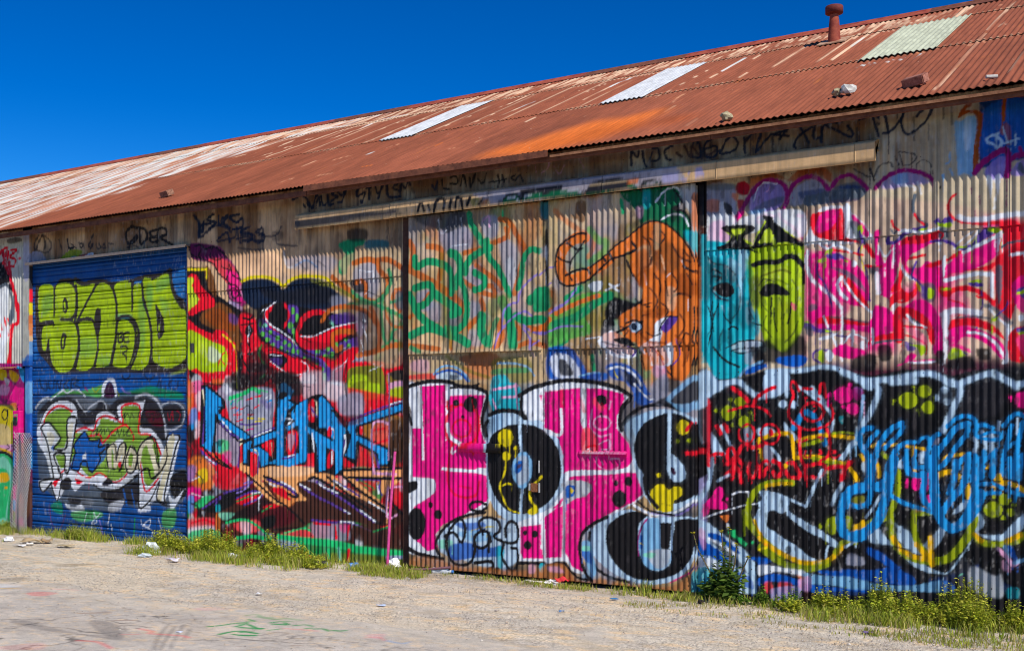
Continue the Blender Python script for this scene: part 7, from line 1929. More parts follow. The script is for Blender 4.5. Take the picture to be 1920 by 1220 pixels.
F bk 0 2.4 0.9|-1211,495 -1192,491 -1174,462 -1206,463
S lb 2 0.5 1|-1160,458 -1124,465 -1093,460
F bl 0 2.8 0.9|-1137,461 -1093,464 -1093,449 -1137,449
F bl 0 2.3 0.9|-1093,480 -1049,483 -1014,459 -997,428 -989,416 -1023,416 -1049,444 -1079,452
S wh 2.7 0.6 0.9|-1088,472 -1062,476 -1031,463 -1010,436
F bk 0 2.3 0.9|-1049,467 -1023,451 -1014,428 -1040,440
S ye 1.6 0.5 0.8|-1075,468 -1066,452
F gs 0 2.7 0.7|-1062,472 -1044,456 -1049,444
F sl 0 6.6 0.6|-1423,391 -1288,391 -1298,361 -1402,347
F te 0 2.2 0.9|-1391,435 -1318,443 -1313,382 -1381,378
S lp 3.1 0.5 1|-1386,431 -1318,439
S lp 2.6 0.5 1|-1360,413 -1293,415
S lp 2.2 0.5 1|-1323,443 -1318,382
S lp 2.2 0.5 1|-1386,409 -1375,387
F wh 0 0.5 1|-1633,443 -1584,451 -1516,453 -1499,446 -1445,440 -1407,427 -1402,404 -1410,360 -1396,307 -1402,245 -1391,210 -1399,165 -1456,140 -1522,119 -1550,76 -1544,35 -1601,36 -1636,57 -1630,173 -1636,238 -1618,359
f pk 0 0.4 1|-1595,441 -1519,444 -1516,314 -1584,265 -1587,341 -1617,341 -1615,225 -1555,220 -1546,204 -1561,181 -1610,153 -1627,113 -1613,82 -1572,47 -1541,58 -1547,90 -1527,114 -1477,135 -1423,162 -1403,174 -1396,210 -1402,232 -1428,240 -1527,241 -1527,248 -1434,246 -1402,271 -1399,303 -1415,324 -1423,360 -1407,418 -1445,420 -1505,418 -1510,409 -1519,305 -1584,267 -1590,405
f pk 0 0.4 1|-1592,441 -1520,444 -1517,232 -1584,221 -1586,267 -1584,341
f pk 0 0.4 1|-1506,418 -1408,419 -1422,369 -1420,338 -1402,302 -1399,252 -1522,248 -1516,305
f pk 0 0.4 1|-1615,341 -1590,341 -1584,267 -1522,241 -1402,238 -1396,183 -1428,159 -1522,119 -1547,95 -1572,52 -1607,73 -1627,113 -1607,156 -1555,181 -1546,204 -1555,218 -1613,225
S wh 2.8 0.4 1|-1590,442 -1587,355 -1584,267
S wh 3.6 0.4 1|-1527,246 -1483,244 -1428,242 -1399,236
S bk 4.9 0.5 1|-1633,440 -1595,449 -1555,453 -1505,450 -1483,441 -1434,436 -1402,422 -1407,391 -1415,360 -1407,329 -1394,307
S bk 3.7 0.6 1|-1633,440 -1630,387 -1618,350
S bk 2.7 0.5 1|-1505,437 -1439,440 -1423,445
F bk 0 0.7 1|-1577,114 -1585,85 -1604,73 -1623,83 -1631,111 -1623,139 -1604,151 -1585,141
F bk 0 0.7 1|-1528,138 -1531,129 -1540,126 -1549,129 -1553,137 -1549,145 -1540,149 -1531,146
F bk 0 0.7 1|-1555,160 -1557,154 -1562,151 -1567,153 -1569,159 -1567,165 -1562,167 -1557,165
S wh 8.3 0.7 1|-1636,113 -1630,71 -1595,46 -1538,36
S bk 5.1 0.6 1|-1639,57 -1607,43 -1567,36 -1527,34
F wh 0 0.7 1|-1631,215 -1561,222 -1546,204 -1561,181 -1613,156 -1630,164
F bk 0 1.1 1|-1639,206 -1604,214 -1601,198 -1618,188 -1639,182
S rd 3.1 0.7 0.9|-1477,398 -1505,382 -1519,350 -1510,314 -1477,303 -1434,315 -1423,351 -1434,387 -1477,398
S rd 2.3 0.5 1|-1513,405 -1513,387 -1499,396
S rd 2.7 0.5 0.9|-1446,342 -1453,328 -1472,322 -1490,327 -1498,342 -1490,356 -1472,362 -1453,356 -1446,342
F bk 0 0.5 1|-1478,401 -1481,396 -1487,394 -1494,396 -1497,401 -1494,407 -1487,409 -1481,407
F bk 0 0.7 1|-1464,405 -1450,416 -1431,411 -1431,391 -1447,380 -1464,389
S rd 2 0.5 1|-1442,409 -1437,382
F bk 0 0.5 1|-1463,369 -1465,366 -1469,364 -1472,366 -1474,369 -1472,372 -1469,373 -1465,372
S wh 4.5 0.7 1|-1513,351 -1505,323 -1477,306
S rd 3.2 0.7 0.8|-1499,305 -1510,260 -1510,210 -1483,184 -1434,186 -1423,218
S rd 2.7 0.7 0.6|-1477,207 -1445,203
F rd 0 3.6 0.6|-1434,382 -1423,360 -1428,315 -1439,280
S bk 0.9 0.4 0.8|-1445,351 -1447,320
S wh 2.3 0.7 0.8|-1499,296 -1499,283 -1483,292
f pk 0 0.3 1|-1488,302 -1403,303 -1396,282 -1486,279
S rd 3.1 0.8 1|-1477,297 -1445,291 -1439,281
f ib 0 0.3 1|-1404,303 -1396,303 -1393,282 -1402,282
f bk 0 0.3 1|-1396,303 -1354,303 -1354,283 -1393,282
F ib 0 0.6 1|-1402,360 -1370,376 -1318,378 -1268,365 -1228,344 -1203,301 -1198,251 -1213,199 -1243,168 -1258,150 -1308,130 -1360,141 -1391,174 -1402,218
F lb 0 4.4 0.6|-1396,369 -1360,377 -1360,347 -1391,334
F sl 0 6.6 0.5|-1407,360 -1381,365 -1396,316 -1412,324
F bk 0 0.5 1|-1394,316 -1370,338 -1329,352 -1278,350 -1238,331 -1213,297 -1204,250 -1218,203 -1248,172 -1288,153 -1329,151 -1360,167 -1389,205 -1399,254
S ib 3.5 0.4 1|-1313,360 -1309,308 -1306,282
S ib 3.5 0.4 1|-1304,213 -1308,178 -1309,152
F lb 0 0.5 1|-1334,247 -1326,273 -1308,290 -1288,283 -1278,257 -1288,222 -1305,206 -1323,221
F lg 0 3 0.7|-1318,273 -1293,278 -1288,231 -1318,217
F hb 0 0.5 1|-1323,265 -1305,269 -1308,248 -1323,241
F br 0 0.5 0.8|-1318,260 -1307,263 -1311,254 -1319,252
F ye 0 0.4 1|-1329,322 -1335,307 -1349,301 -1364,307 -1370,321 -1364,336 -1349,342 -1335,336
F ye 0 0.4 1|-1337,280 -1340,272 -1348,269 -1355,272 -1358,279 -1355,287 -1348,290 -1340,287
F ye 0 0.4 1|-1319,298 -1320,295 -1323,293 -1326,295 -1328,298 -1326,301 -1323,303 -1320,302
S ye 2 0.3 1|-1348,270 -1352,242 -1365,211 -1354,180 -1339,159 -1313,152
S ye 2 0.3 1|-1360,211 -1344,218 -1333,215
S ye 3 0.3 1|-1255,236 -1268,223 -1285,209 -1283,183 -1270,167 -1265,158
F ye 0 0.4 1|-1293,155 -1273,169 -1262,158 -1278,149
S ye 0.7 0.3 0.8|-1349,303 -1349,281
S ye 0.7 0.3 0.8|-1339,303 -1339,282
S bk 5.2 0.5 1|-1394,373 -1370,382 -1339,383 -1313,378 -1298,367 -1308,404
S bk 4.4 0.5 1|-1399,360 -1407,347 -1402,325
F wh 0 0.6 1|-1311,417 -1258,434 -1195,441 -1195,361 -1203,327 -1228,339 -1253,361 -1293,365
S bk 5.2 0.5 1|-1313,417 -1278,434 -1238,442 -1195,446
S bk 3.5 0.5 1|-1308,419 -1308,387 -1295,365
f pk 0 0.4 1|-1260,417 -1193,429 -1193,336 -1208,331 -1248,341 -1250,378
S wh 2.6 0.4 1|-1206,386 -1203,329 -1238,337
S rd 3.4 1 0.6|-1208,425 -1206,386
f wh 0 0.4 1|-1318,130 -1248,159 -1228,169 -1193,217 -1193,52 -1313,43
f pk 0 0.4 1|-1311,121 -1255,129 -1255,77 -1245,74 -1245,157 -1218,173 -1193,200 -1193,58 -1303,50 -1311,63
S wh 3.4 0.4 1|-1253,125 -1254,77
F bk 0 0.4 1|-1293,109 -1294,104 -1298,103 -1301,104 -1303,108 -1301,112 -1298,114 -1294,112
F bk 0 0.4 1|-1265,107 -1267,101 -1273,98 -1279,100 -1281,106 -1279,112 -1273,115 -1267,113
F bk 0 0.4 1|-1281,81 -1284,74 -1291,70 -1299,73 -1302,80 -1299,87 -1291,91 -1284,88
S bk 3.9 0.5 1|-1313,39 -1263,42 -1193,47
F ib 0 2.7 0.9|-1538,95 -1483,125 -1412,138 -1360,136 -1318,130 -1318,43 -1402,23 -1483,40 -1533,50
F bl 0 2.2 0.9|-1516,60 -1466,77 -1402,68 -1360,75 -1360,53 -1428,44 -1499,34
F bl 0 2.2 0.8|-1494,120 -1445,123 -1407,125 -1412,102 -1456,104
F lb 0 2.2 0.8|-1483,98 -1412,107 -1370,96 -1434,79
F mt 0 2.7 0.8|-1538,77 -1499,79 -1510,60 -1533,59
F te 0 2.2 0.8|-1375,69 -1354,71 -1357,27 -1370,26
S ye 1.1 0.4 0.8|-1445,105 -1402,116 -1381,117
S bk 3.6 0.5 1|-1402,161 -1418,151 -1445,154 -1445,168 -1423,173 -1404,167
S bk 3.6 0.5 1|-1407,149 -1456,140 -1499,124 -1533,95 -1547,63 -1533,36
S bk 3.6 0.5 1|-1522,87 -1494,98 -1472,76 -1461,109 -1477,130 -1510,97 -1516,60 -1499,30 -1472,23 -1445,33 -1434,61 -1434,92 -1407,107 -1391,86 -1412,67 -1439,70
S bk 3.5 0.5 1|-1412,98 -1423,124 -1402,138 -1370,131 -1365,110 -1381,95 -1354,84
S bk 3.5 0.5 1|-1396,103 -1396,59
S bk 3.5 0.5 1|-1349,97 -1349,119 -1334,133 -1318,121 -1318,90 -1339,83 -1360,86
S bk 3.5 0.5 1|-1354,79 -1360,53 -1344,28 -1329,20 -1318,38 -1318,69 -1334,72
S bk 4 0.5 1|-1434,30 -1391,37 -1386,24 -1418,9 -1423,-1
F bk 0 0.5 1|-1365,19 -1367,14 -1372,11 -1376,13 -1378,18 -1376,24 -1372,27 -1367,25
F ru 0 5.3 0.8|-1613,31 -1538,31 -1472,18 -1402,23 -1318,21 -1193,43 -1193,-12 -1318,-10 -1402,-12 -1499,2 -1613,7
F bn 0 3.6 0.6|-1477,9 -1439,7 -1445,-7 -1472,-9
F lp 0 3 0.6|-1288,36 -1273,37 -1273,20 -1288,19
F te 0 0.8 0.8|-1260,40 -1248,41 -1252,24 -1259,23
S lp 2.1 0.8 0.7|-1238,36 -1198,26
F wh 0 0.6 1|-1249,442 -1191,448 -1119,440 -1059,427 -1040,411 -1054,378 -1059,345 -1045,312 -1027,280 -1004,256 -996,224 -1009,199 -1068,164 -1128,132 -1152,109 -1157,75 -1147,30 -1176,32 -1200,56 -1249,48 -1249,155 -1205,174 -1195,251 -1200,319 -1249,339
f pk 0 0.4 1|-1249,425 -1157,433 -1157,361 -1143,328 -1152,294 -1198,244 -1200,285 -1210,318 -1230,340 -1249,344
f pk 0 0.4 1|-1143,432 -1105,430 -1052,419 -1050,407 -1068,370 -1068,345 -1040,313 -1029,280 -1045,259 -1091,250 -1186,251 -1195,247 -1200,297 -1143,294
f pk 0 0.4 1|-1188,238 -1045,251 -1013,252 -1000,228 -1007,207 -1027,190 -1082,163 -1143,131 -1157,96 -1154,67 -1145,30 -1176,40 -1195,73 -1195,170 -1188,200
f pk 0 0.4 1|-1249,146 -1220,165 -1200,174 -1200,60 -1244,56
S wh 4.6 0.4 1|-1150,437 -1150,386 -1145,353
S wh 3 0.4 1|-1205,386 -1205,331 -1235,337
S wh 4.6 0.4 1|-1191,234 -1186,245 -1152,249 -1091,250 -1045,257 -1027,268
S wh 3.4 0.4 1|-1188,238 -1195,192 -1198,107 -1200,56
F lg 0 0.5 1|-1193,225 -1166,231 -1138,227 -1129,215 -1143,198 -1171,190 -1193,179
F bl 0 0.5 1|-1191,217 -1171,218 -1174,197 -1191,192
F ye 0 0.4 1|-1182,215 -1174,209 -1177,202 -1182,205
S bk 5 0.5 1|-1249,442 -1200,449 -1152,448 -1110,442 -1068,432 -1040,417 -1036,409 -1054,390 -1061,362 -1056,341
S bk 4 0.5 1|-1059,349 -1040,370 -1013,388 -978,395 -943,393 -913,382
S rd 6.4 3 0.6|-1205,425 -1200,395
S rd 5 2.9 0.5|-1157,407 -1147,382
S sr 8.3 2.9 0.7|-1119,403 -1105,390
F bk 0 0.5 1|-1117,411 -1105,417 -1093,411 -1093,397 -1107,395
S lp 1.9 0.5 0.9|-1082,357 -1088,346 -1103,341 -1117,346 -1124,356 -1117,367 -1103,371 -1088,367 -1082,357
S lp 1.7 0.5 0.9|-1128,386 -1133,349 -1110,328 -1082,333
S lp 1.7 0.5 0.9|-1082,403 -1086,386
F bk 0 0.4 1|-1104,376 -1105,374 -1107,373 -1108,374 -1109,376 -1108,378 -1107,379 -1105,378
S rd 1.2 0.5 0.7|-1105,399 -1082,378
F sr 0 2.5 0.8|-1152,340 -1133,345 -1114,320 -1114,295 -1152,294
S wh 1 0.4 1|-1150,290 -1133,303
S rd 2.1 0.5 1|-1143,303 -1119,307 -1119,295 -1138,294
S lp 1.2 0.4 1|-1110,311 -1086,320 -1084,304
S lp 1 0.4 1|-1105,299 -1091,299
S lp 1.4 0.4 0.9|-1117,282 -1114,266 -1091,254 -1063,263 -1063,279 -1082,279
S lp 1.2 0.4 0.9|-1105,274 -1100,266
S wh 1 0.5 0.8|-1150,290 -1045,293
F bk 0 0.5 1|-1064,228 -1066,223 -1070,221 -1074,223 -1076,227 -1074,232 -1070,234 -1066,232
F bk 0 0.5 1|-1031,233 -1034,225 -1040,222 -1047,225 -1050,232 -1047,240 -1040,243 -1034,240
F bk 0 0.6 1|-1045,195 -1050,182 -1062,176 -1074,181 -1079,194 -1074,207 -1062,213 -1050,208
F ib 0 0.7 1|-1050,349 -1013,374 -969,386 -926,382 -891,366 -866,335 -856,284 -862,229 -883,204 -926,179 -973,176 -1004,208 -1027,264 -1034,309
F lb 0 4.1 0.5|-1040,362 -987,382 -1004,346 -1027,329
F sl 0 6.1 0.6|-1050,353 -1027,370 -1027,288 -1040,313
F bk 0 0.6 1|-1027,313 -1009,350 -973,372 -934,377 -896,362 -870,331 -862,284 -866,237 -891,208 -930,191 -973,189 -996,220 -1004,248 -1022,272
S ib 4.4 0.4 1|-945,378 -946,338 -947,290 -947,258
F ib 0 0.6 1|-952,282 -941,294 -926,282 -911,263 -911,243 -926,235 -943,242
F pl 0 0.5 1|-943,264 -934,264 -932,250 -941,254
F ye 0 0.5 1|-989,208 -978,225 -960,229 -947,218 -934,226 -919,223 -919,207 -934,196 -939,174 -969,173 -987,186
S bk 0.8 0.5 0.5|-969,189 -943,186
F ye 0 0.4 1|-901,348 -905,337 -915,332 -925,337 -929,348 -925,359 -915,364 -905,360
F ye 0 0.4 1|-964,248 -966,244 -969,243 -972,244 -974,248 -972,252 -969,253 -966,252
F yg 0 0.5 1|-923,320 -924,317 -927,316 -929,317 -930,320 -929,323 -927,324 -924,323
F yg 0 0.5 1|-898,321 -899,318 -902,317 -905,318 -906,321 -905,325 -902,326 -899,325
S rd 3.6 0.5 1|-908,342 -896,358
S rd 4.3 0.6 1|-908,295 -887,295 -862,294 -824,293
F rd 0 0.7 1|-870,295 -858,296 -857,268 -862,266
S bk 4.5 0.5 1|-1002,240 -996,208 -973,181
S wh 2.8 0.5 1|-1027,182 -1004,171 -969,165 -926,175 -883,204
F ib 0 0.7 1|-1133,119 -1091,154 -1040,173 -987,160 -952,161 -883,161 -883,106 -900,61 -934,31 -996,17 -1050,25 -1096,46 -1128,77
F bk 0 0.6 1|-1093,125 -1072,151 -1031,170 -996,163 -1013,146 -1018,117 -1013,81 -996,54 -969,48 -943,66 -943,98 -934,138 -930,155 -885,157 -885,110 -904,69 -934,43 -987,26 -1036,30 -1072,56 -1091,88
F lb 0 0.6 1|-1016,126 -1000,151 -969,155 -965,96 -943,90 -945,66 -969,49 -996,54 -1013,77
F lg 0 2.4 0.8|-996,86 -947,94 -947,66 -969,52 -987,63
f bk 0 0.4 1|-966,149 -941,150 -945,94 -965,94
S ib 2 0.4 1|-939,142 -941,94
S mg 1.8 0.4 1|-996,155 -1011,134 -1018,105 -1016,77
F hb 0 0.5 1|-1013,118 -1007,118 -1007,94 -1013,93
S ye 1 0.4 1|-1013,103 -1005,100
F mt 0 0.6 0.8|-1004,82 -978,85 -982,75 -1004,76
S bk 3.8 0.5 1|-1091,154 -1128,136 -1152,114 -1159,79 -1147,34 -1128,15
S bk 3.3 0.5 1|-1133,119 -1135,85 -1119,45 -1086,26 -1040,18
F lb 0 0.8 0.9|-1152,97 -1133,98 -1124,69 -1117,32 -1128,27 -1147,59
F bl 0 1 0.8|-1152,80 -1133,77 -1128,52 -1147,59
F mt 0 0.8 0.8|-1152,88 -1135,89 -1135,79 -1152,78
S wh 2 0.4 1|-1027,182 -1000,171 -987,160
S vi 2 0.6 0.7|-987,168 -926,167 -883,197
S bk 2.4 0.5 1|-1018,191 -987,172 -934,166
S pu 1.6 0.5 0.8|-900,49 -887,70 -883,102
S ib 2.8 0.5 1|-883,118 -896,77 -926,39 -987,20 -1050,29
S pk 1.8 0.6 0.8|-943,26 -900,49
F ru 0 4.1 0.8|-1249,39 -1195,43 -1162,12 -1105,21 -1040,14 -943,18 -891,50 -891,2 -1059,-4 -1249,-4
F lp 0 3 0.6|-1240,36 -1210,38 -1200,26 -1235,27
F sl 0 2.5 0.7|-1091,26 -1077,27 -1082,2 -1091,5
F te 0 0.9 0.8|-896,46 -883,54 -883,7 -896,6
S bk 2.9 0.5 1|-1195,47 -1166,20 -1128,15
F gs 0 4 0.8|-987,435 -952,458 -952,402 -978,398
F bk 0 2.8 0.9|-978,398 -952,410 -917,386 -926,382 -960,394
F lb 0 2 0.8|-952,410 -908,446 -870,465 -850,456 -829,425 -858,406 -908,378 -943,398
F dg 0 2 1|-943,402 -900,438 -875,449 -879,418 -900,398
F bl 0 2 0.9|-1022,439 -996,415 -982,402 -1013,394 -1027,411
S wh 2 0.5 0.9|-1027,439 -996,410 -982,406'''
ART['rail'] = '''F dg 0 1.8 0.85|-1984,866 -1966,870 -1869,870 -1774,872 -1701,867 -1657,868 -1661,857 -1728,857 -1802,855 -1869,850 -1927,848 -1966,850 -1976,856
F dg 0 1.5 0.7|-1982,875 -1966,872 -1971,850 -1981,851
F wb 0 1.4 0.8|-1966,851 -1869,849 -1802,853 -1657,854 -1657,851 -1802,848 -1917,846
S bk 1 0.7 0.9|-1652,857 -1613,859
S bk 3.8 0.7 1|-1587,857 -1581,874 -1574,870 -1568,854
S bk 3.1 0.7 1|-1557,871 -1551,855
S bk 4.1 0.7 1|-1540,851 -1532,876 -1511,877 -1511,853
S bk 4.4 0.7 1|-1495,852 -1490,875
S bk 4 0.7 1|-1478,853 -1474,877 -1462,872 -1458,851
S bk 4.3 0.7 1|-1445,857 -1437,873
F ol 0 1.7 0.7|-1433,869 -1413,870 -1417,854 -1433,856
F do 0 1.7 0.7|-1409,867 -1389,868 -1389,855 -1405,855
S bk 3 0.8 1|-1413,855 -1397,869
F gs 0 2 0.8|-1382,870 -1350,874 -1350,852 -1378,853
F bk 0 0.8 1|-1358,855 -1342,873 -1319,874 -1300,868 -1296,855
F dgn 0 0.8 1|-1344,853 -1335,865 -1316,867 -1300,852
S wh 1.1 0.5 1|-1335,859 -1319,862 -1306,856
F bk 0 0.8 1|-1296,853 -1293,869 -1251,870 -1251,854
F dgn 0 0.8 1|-1293,853 -1293,863 -1266,863 -1266,852
F gs 0 2.4 0.8|-1429,879 -1353,883 -1242,884 -1137,887 -1036,885 -940,885 -921,880 -921,851 -1137,851 -1315,851
F dk 0 1.2 1|-1341,854 -1338,869 -1315,873 -1297,862 -1293,877 -1196,876 -1196,857 -1137,857 -1116,873 -1040,873 -1036,852 -1137,848 -1242,850
F dgn 0 0.8 1|-1345,852 -1334,864 -1315,867 -1301,856 -1301,850
S wh 1.1 0.5 1|-1334,862 -1315,862 -1304,853
F dgn 0 0.8 1|-1293,852 -1286,861 -1249,866 -1246,853
S wh 0.9 0.5 1|-1289,862 -1249,866
F dgn 0 0.8 0.9|-1242,851 -1228,861 -1207,865 -1171,861 -1144,852 -1151,848
S lg 0.9 0.5 1|-1178,862 -1154,862 -1144,852
F tn 0 1.2 0.7|-1116,870 -1040,869 -1040,865 -1116,865
F dgn 0 0.7 0.8|-1127,850 -1036,855 -1036,851 -1123,847
F og 0 1.5 0.8|-1036,867 -1010,870 -1013,859 -1030,860
F dgn 0 0.7 1|-1036,852 -1030,858 -1017,856 -1013,847
F dk 0 0.7 1|-1001,851 -997,863 -959,860 -954,849 -959,850 -962,856 -991,856
F dgn 0 0.6 1|-994,851 -991,855 -962,854 -961,850
F lv 0 1.7 0.7|-953,869 -921,869 -921,851 -950,852
F lv 0 1.1 0.8|-863,865 -865,858 -872,856 -879,859 -882,867 -879,874 -872,876 -865,872
F lv 0 0.9 0.8|-893,866 -893,864 -895,863 -897,864 -898,867 -897,869 -895,870 -893,868
F lv 0 1.1 0.6|-898,853 -901,849 -906,848 -911,850 -913,855 -911,859 -906,860 -901,858'''
ART['roof'] = '''F og 0 57.7 0.8|-1405,46 -1393,118 -1348,162 -1302,219 -1256,263 -1222,286 -1158,268 -1114,291 -1071,307 -1050,264 -1058,185 -1063,134 -1093,86 -1107,43 -1167,26 -1229,-16 -1300,-5
F do 0 67.2 0.4|-1287,51 -1229,150 -1143,195 -996,174 -935,135 -996,95 -1085,69 -1158,9
F do 0 50.6 0.4|-1005,179 -945,168 -939,111 -961,86
F br 0 81 0.25|-1474,174 -1415,284 -1332,354 -1252,349 -1268,228 -1327,123
F br 0 68 0.25|-1058,328 -949,312 -929,212 -996,174
S zincwarm 6.4 2 0.9|-756,627 -754,814 -753,945 -753,1072 -752,1189
S zinc 3.4 1.4 0.8|-754,814 -753,945
S zincwarm 10.9 2 0.95|-538,1001 -537,1117 -527,1209
S zincwarm 1.3 0.7 0.8|-420,30 -415,98 -416,235 -417,454 -416,641
S zincwarm 1.2 0.7 0.8|-302,107 -302,204 -303,314
S zincwarm 2.5 1.1 0.7|-421,673 -421,830 -416,995 -411,1125
S zinc 3.7 0.6 1|-654,465 -650,477
S zinc 4.4 0.6 1|-644,475 -640,486
S zinc 3.6 0.5 1|-628,469 -623,476
S zinc 4.6 0.5 1|-591,467 -586,475
S zinc 4.2 0.5 1|-565,468 -561,473
S zinc 1.7 0.5 1|-532,452 -528,496
S zincwarm 7.7 2.6 0.8|-788,952 -787,1013 -778,1019
S zincwarm 4.6 1.7 0.8|-856,1188 -824,1135
S zincwarm 4.4 1.6 0.8|-830,1092 -809,1086
S zincwarm 4.1 1.6 0.8|-805,1001 -789,999
S zincwarm 3.5 1.5 0.8|-738,961 -725,993 -681,976
S zincwarm 4.5 2 0.7|-734,866 -731,954 -721,1069
S zincwarm 5.6 1.5 0.8|-658,1062 -637,1112
S zincwarm 5.3 1.6 0.7|-707,1103 -696,1123
S zincwarm 3.4 1.1 0.7|-397,716 -396,757
S zincwarm 1.9 0.9 0.8|-388,733 -386,738
S paleorange 3 1.7 0.6|-394,516 -420,530 -435,496
S paleorange 2.8 1.9 0.6|-452,1059 -443,1098
S paleorange 5.6 1.5 0.7|-649,530 -628,535 -594,540 -563,535 -529,515
S zincwarm 3.8 1.3 0.9|-1452,665 -1453,759 -1449,841
S zinc 5.1 1.4 0.9|-1449,841 -1441,924 -1427,972
S zincwarm 3.6 1.1 0.9|-1085,675 -1080,730
S zinc 5.3 1.2 0.9|-1084,769 -1084,868 -1080,957
S zincwarm 3.7 1 0.9|-976,587 -976,649
S zincwarm 3.8 1.4 0.8|-1196,1008 -1182,1093
S zincwarm 7.7 2.6 0.8|-1671,1065 -1602,1052 -1554,1082 -1517,1107
S zincwarm 5.4 2.4 0.8|-1633,988 -1576,997 -1514,996 -1450,984 -1347,972
S zincwarm 5.3 2 0.8|-1664,1115 -1637,1194 -1589,1241 -1540,1257 -1481,1265 -1422,1272 -1319,1236
S zincwarm 4 1.1 0.9|-1515,829 -1505,846
S zincwarm 4.1 1.2 0.9|-1515,911 -1497,929
S zincwarm 3.5 1.2 0.9|-1567,887 -1560,888
S zincwarm 3.2 0.9 0.9|-1153,638 -1151,665
S zincwarm 3.3 0.9 0.9|-1152,735 -1148,757
S zincwarm 3.4 1 0.9|-1148,823 -1144,845
S zincwarm 3 0.9 0.8|-1096,611 -1087,626
S zincwarm 3 0.9 0.9|-1154,545 -1152,566
S zincwarm 3 0.9 0.8|-1167,517 -1166,527
S zincwarm 2 0.8 0.8|-980,536 -978,551
S paleorange 2.8 1.2 0.7|-1070,378 -1082,466 -1072,501
S zincwarm 2.2 0.9 0.7|-1309,390 -1305,407
S zincwarm 2.4 0.9 0.9|-1387,538 -1367,535
S zinc 7.4 2.5 0.9|-2412,902 -2426,989 -2410,1027 -2369,1035 -2315,1035
S zincwarm 6.5 2.4 0.9|-2502,1022 -2394,983 -2341,1018 -2296,1029 -2175,1005
S zincwarm 6.4 2.7 0.9|-2560,1098 -2546,1146 -2532,1194
S zincwarm 5.4 2.3 0.8|-2255,970 -2238,1032 -2170,1042 -2089,1028
S zincwarm 10.5 4.4 0.7|-2552,1222 -2465,1238 -2332,1207 -2233,1197 -2163,1205
S zincwarm 6.6 3.3 0.7|-2394,1148 -2280,1129 -2197,1129 -2181,1175
S zincwarm 12 3.2 0.9|-2212,1285 -2130,1263 -2037,1216 -1993,1227 -1923,1203
S zincwarm 4 1.4 0.9|-1699,635 -1696,692 -1689,728
S zinc 4.7 1.5 0.9|-1687,731 -1687,768 -1684,803
S zincwarm 3.9 1.6 0.9|-1812,829 -1797,881 -1802,935 -1796,983
S zincwarm 5.5 1.7 0.8|-1901,1006 -1842,991 -1786,990
S zincwarm 5.2 1.5 0.9|-2254,780 -2252,809
S zincwarm 4.7 1.3 0.9|-2133,657 -2126,676
S zincwarm 4.9 1.4 0.9|-2126,753 -2118,773
S zincwarm 5 1.4 0.9|-2133,855 -2110,866
S zincwarm 5.3 1.5 0.9|-2254,879 -2237,894
S zincwarm 4.2 1.2 0.9|-1883,620 -1878,638
S zincwarm 4.4 1.3 0.9|-1876,714 -1871,737
S zincwarm 4.1 1.2 0.9|-1760,682 -1753,704
S zincwarm 4 1.1 0.9|-1766,584 -1759,607
S zincwarm 3.8 1.1 0.9|-1702,550 -1694,565
S zincwarm 3.9 1.3 0.9|-2139,557 -2129,576
S zinc 4.5 1.1 0.9|-1968,332 -1958,363
S paleorange 3.4 1.4 0.8|-1936,405 -1916,430
S paleorange 2.7 1.1 0.8|-1578,179 -1575,204
S paleorange 2.8 1.1 0.7|-1554,256 -1551,302
S paleorange 2.8 1.1 0.6|-1620,222 -1595,214
S og 3.4 2 0.6|-1840,146 -1815,147
S og 3.5 2 0.5|-1707,295 -1705,328
S zincwarm 6.9 2.8 0.9|-2851,733 -2823,742
S zincwarm 6.3 2.5 0.9|-2639,649 -2632,669
S zincwarm 6.5 2.6 0.9|-2630,746 -2614,757
S zincwarm 6.7 2.7 0.9|-2633,854 -2616,865
S zincwarm 7.6 3 0.9|-3049,819 -3023,836
S zincwarm 10.3 4.3 0.9|-3164,937 -3210,1078 -3207,1188 -3160,1254
S zinc 12.2 4.4 0.9|-3225,999 -3284,1138 -3244,1220
S zincwarm 7.7 3.2 0.9|-2588,606 -2570,706 -2557,794 -2549,908 -2506,965 -2425,989
S zincwarm 8.4 3.5 0.9|-2964,1099 -2776,1058 -2623,1034 -2439,1008 -2299,1016
S zinc 10.2 3.6 0.8|-2855,1038 -2733,1055 -2582,1031
S zincwarm 8.6 3.6 0.8|-2848,829 -2821,936 -2752,981
S zincwarm 6.2 2.5 0.9|-2445,781 -2421,855 -2405,946
S zincwarm 3.7 1.8 0.8|-2253,137 -2240,138
S paleorange 4.3 2.1 0.7|-2085,106 -2069,134
S paleorange 4.6 2.3 0.7|-2091,334 -2051,361
S paleorange 4.8 2.4 0.7|-2190,326 -2180,353
S paleorange 4 2 0.6|-1967,118 -1925,113'''
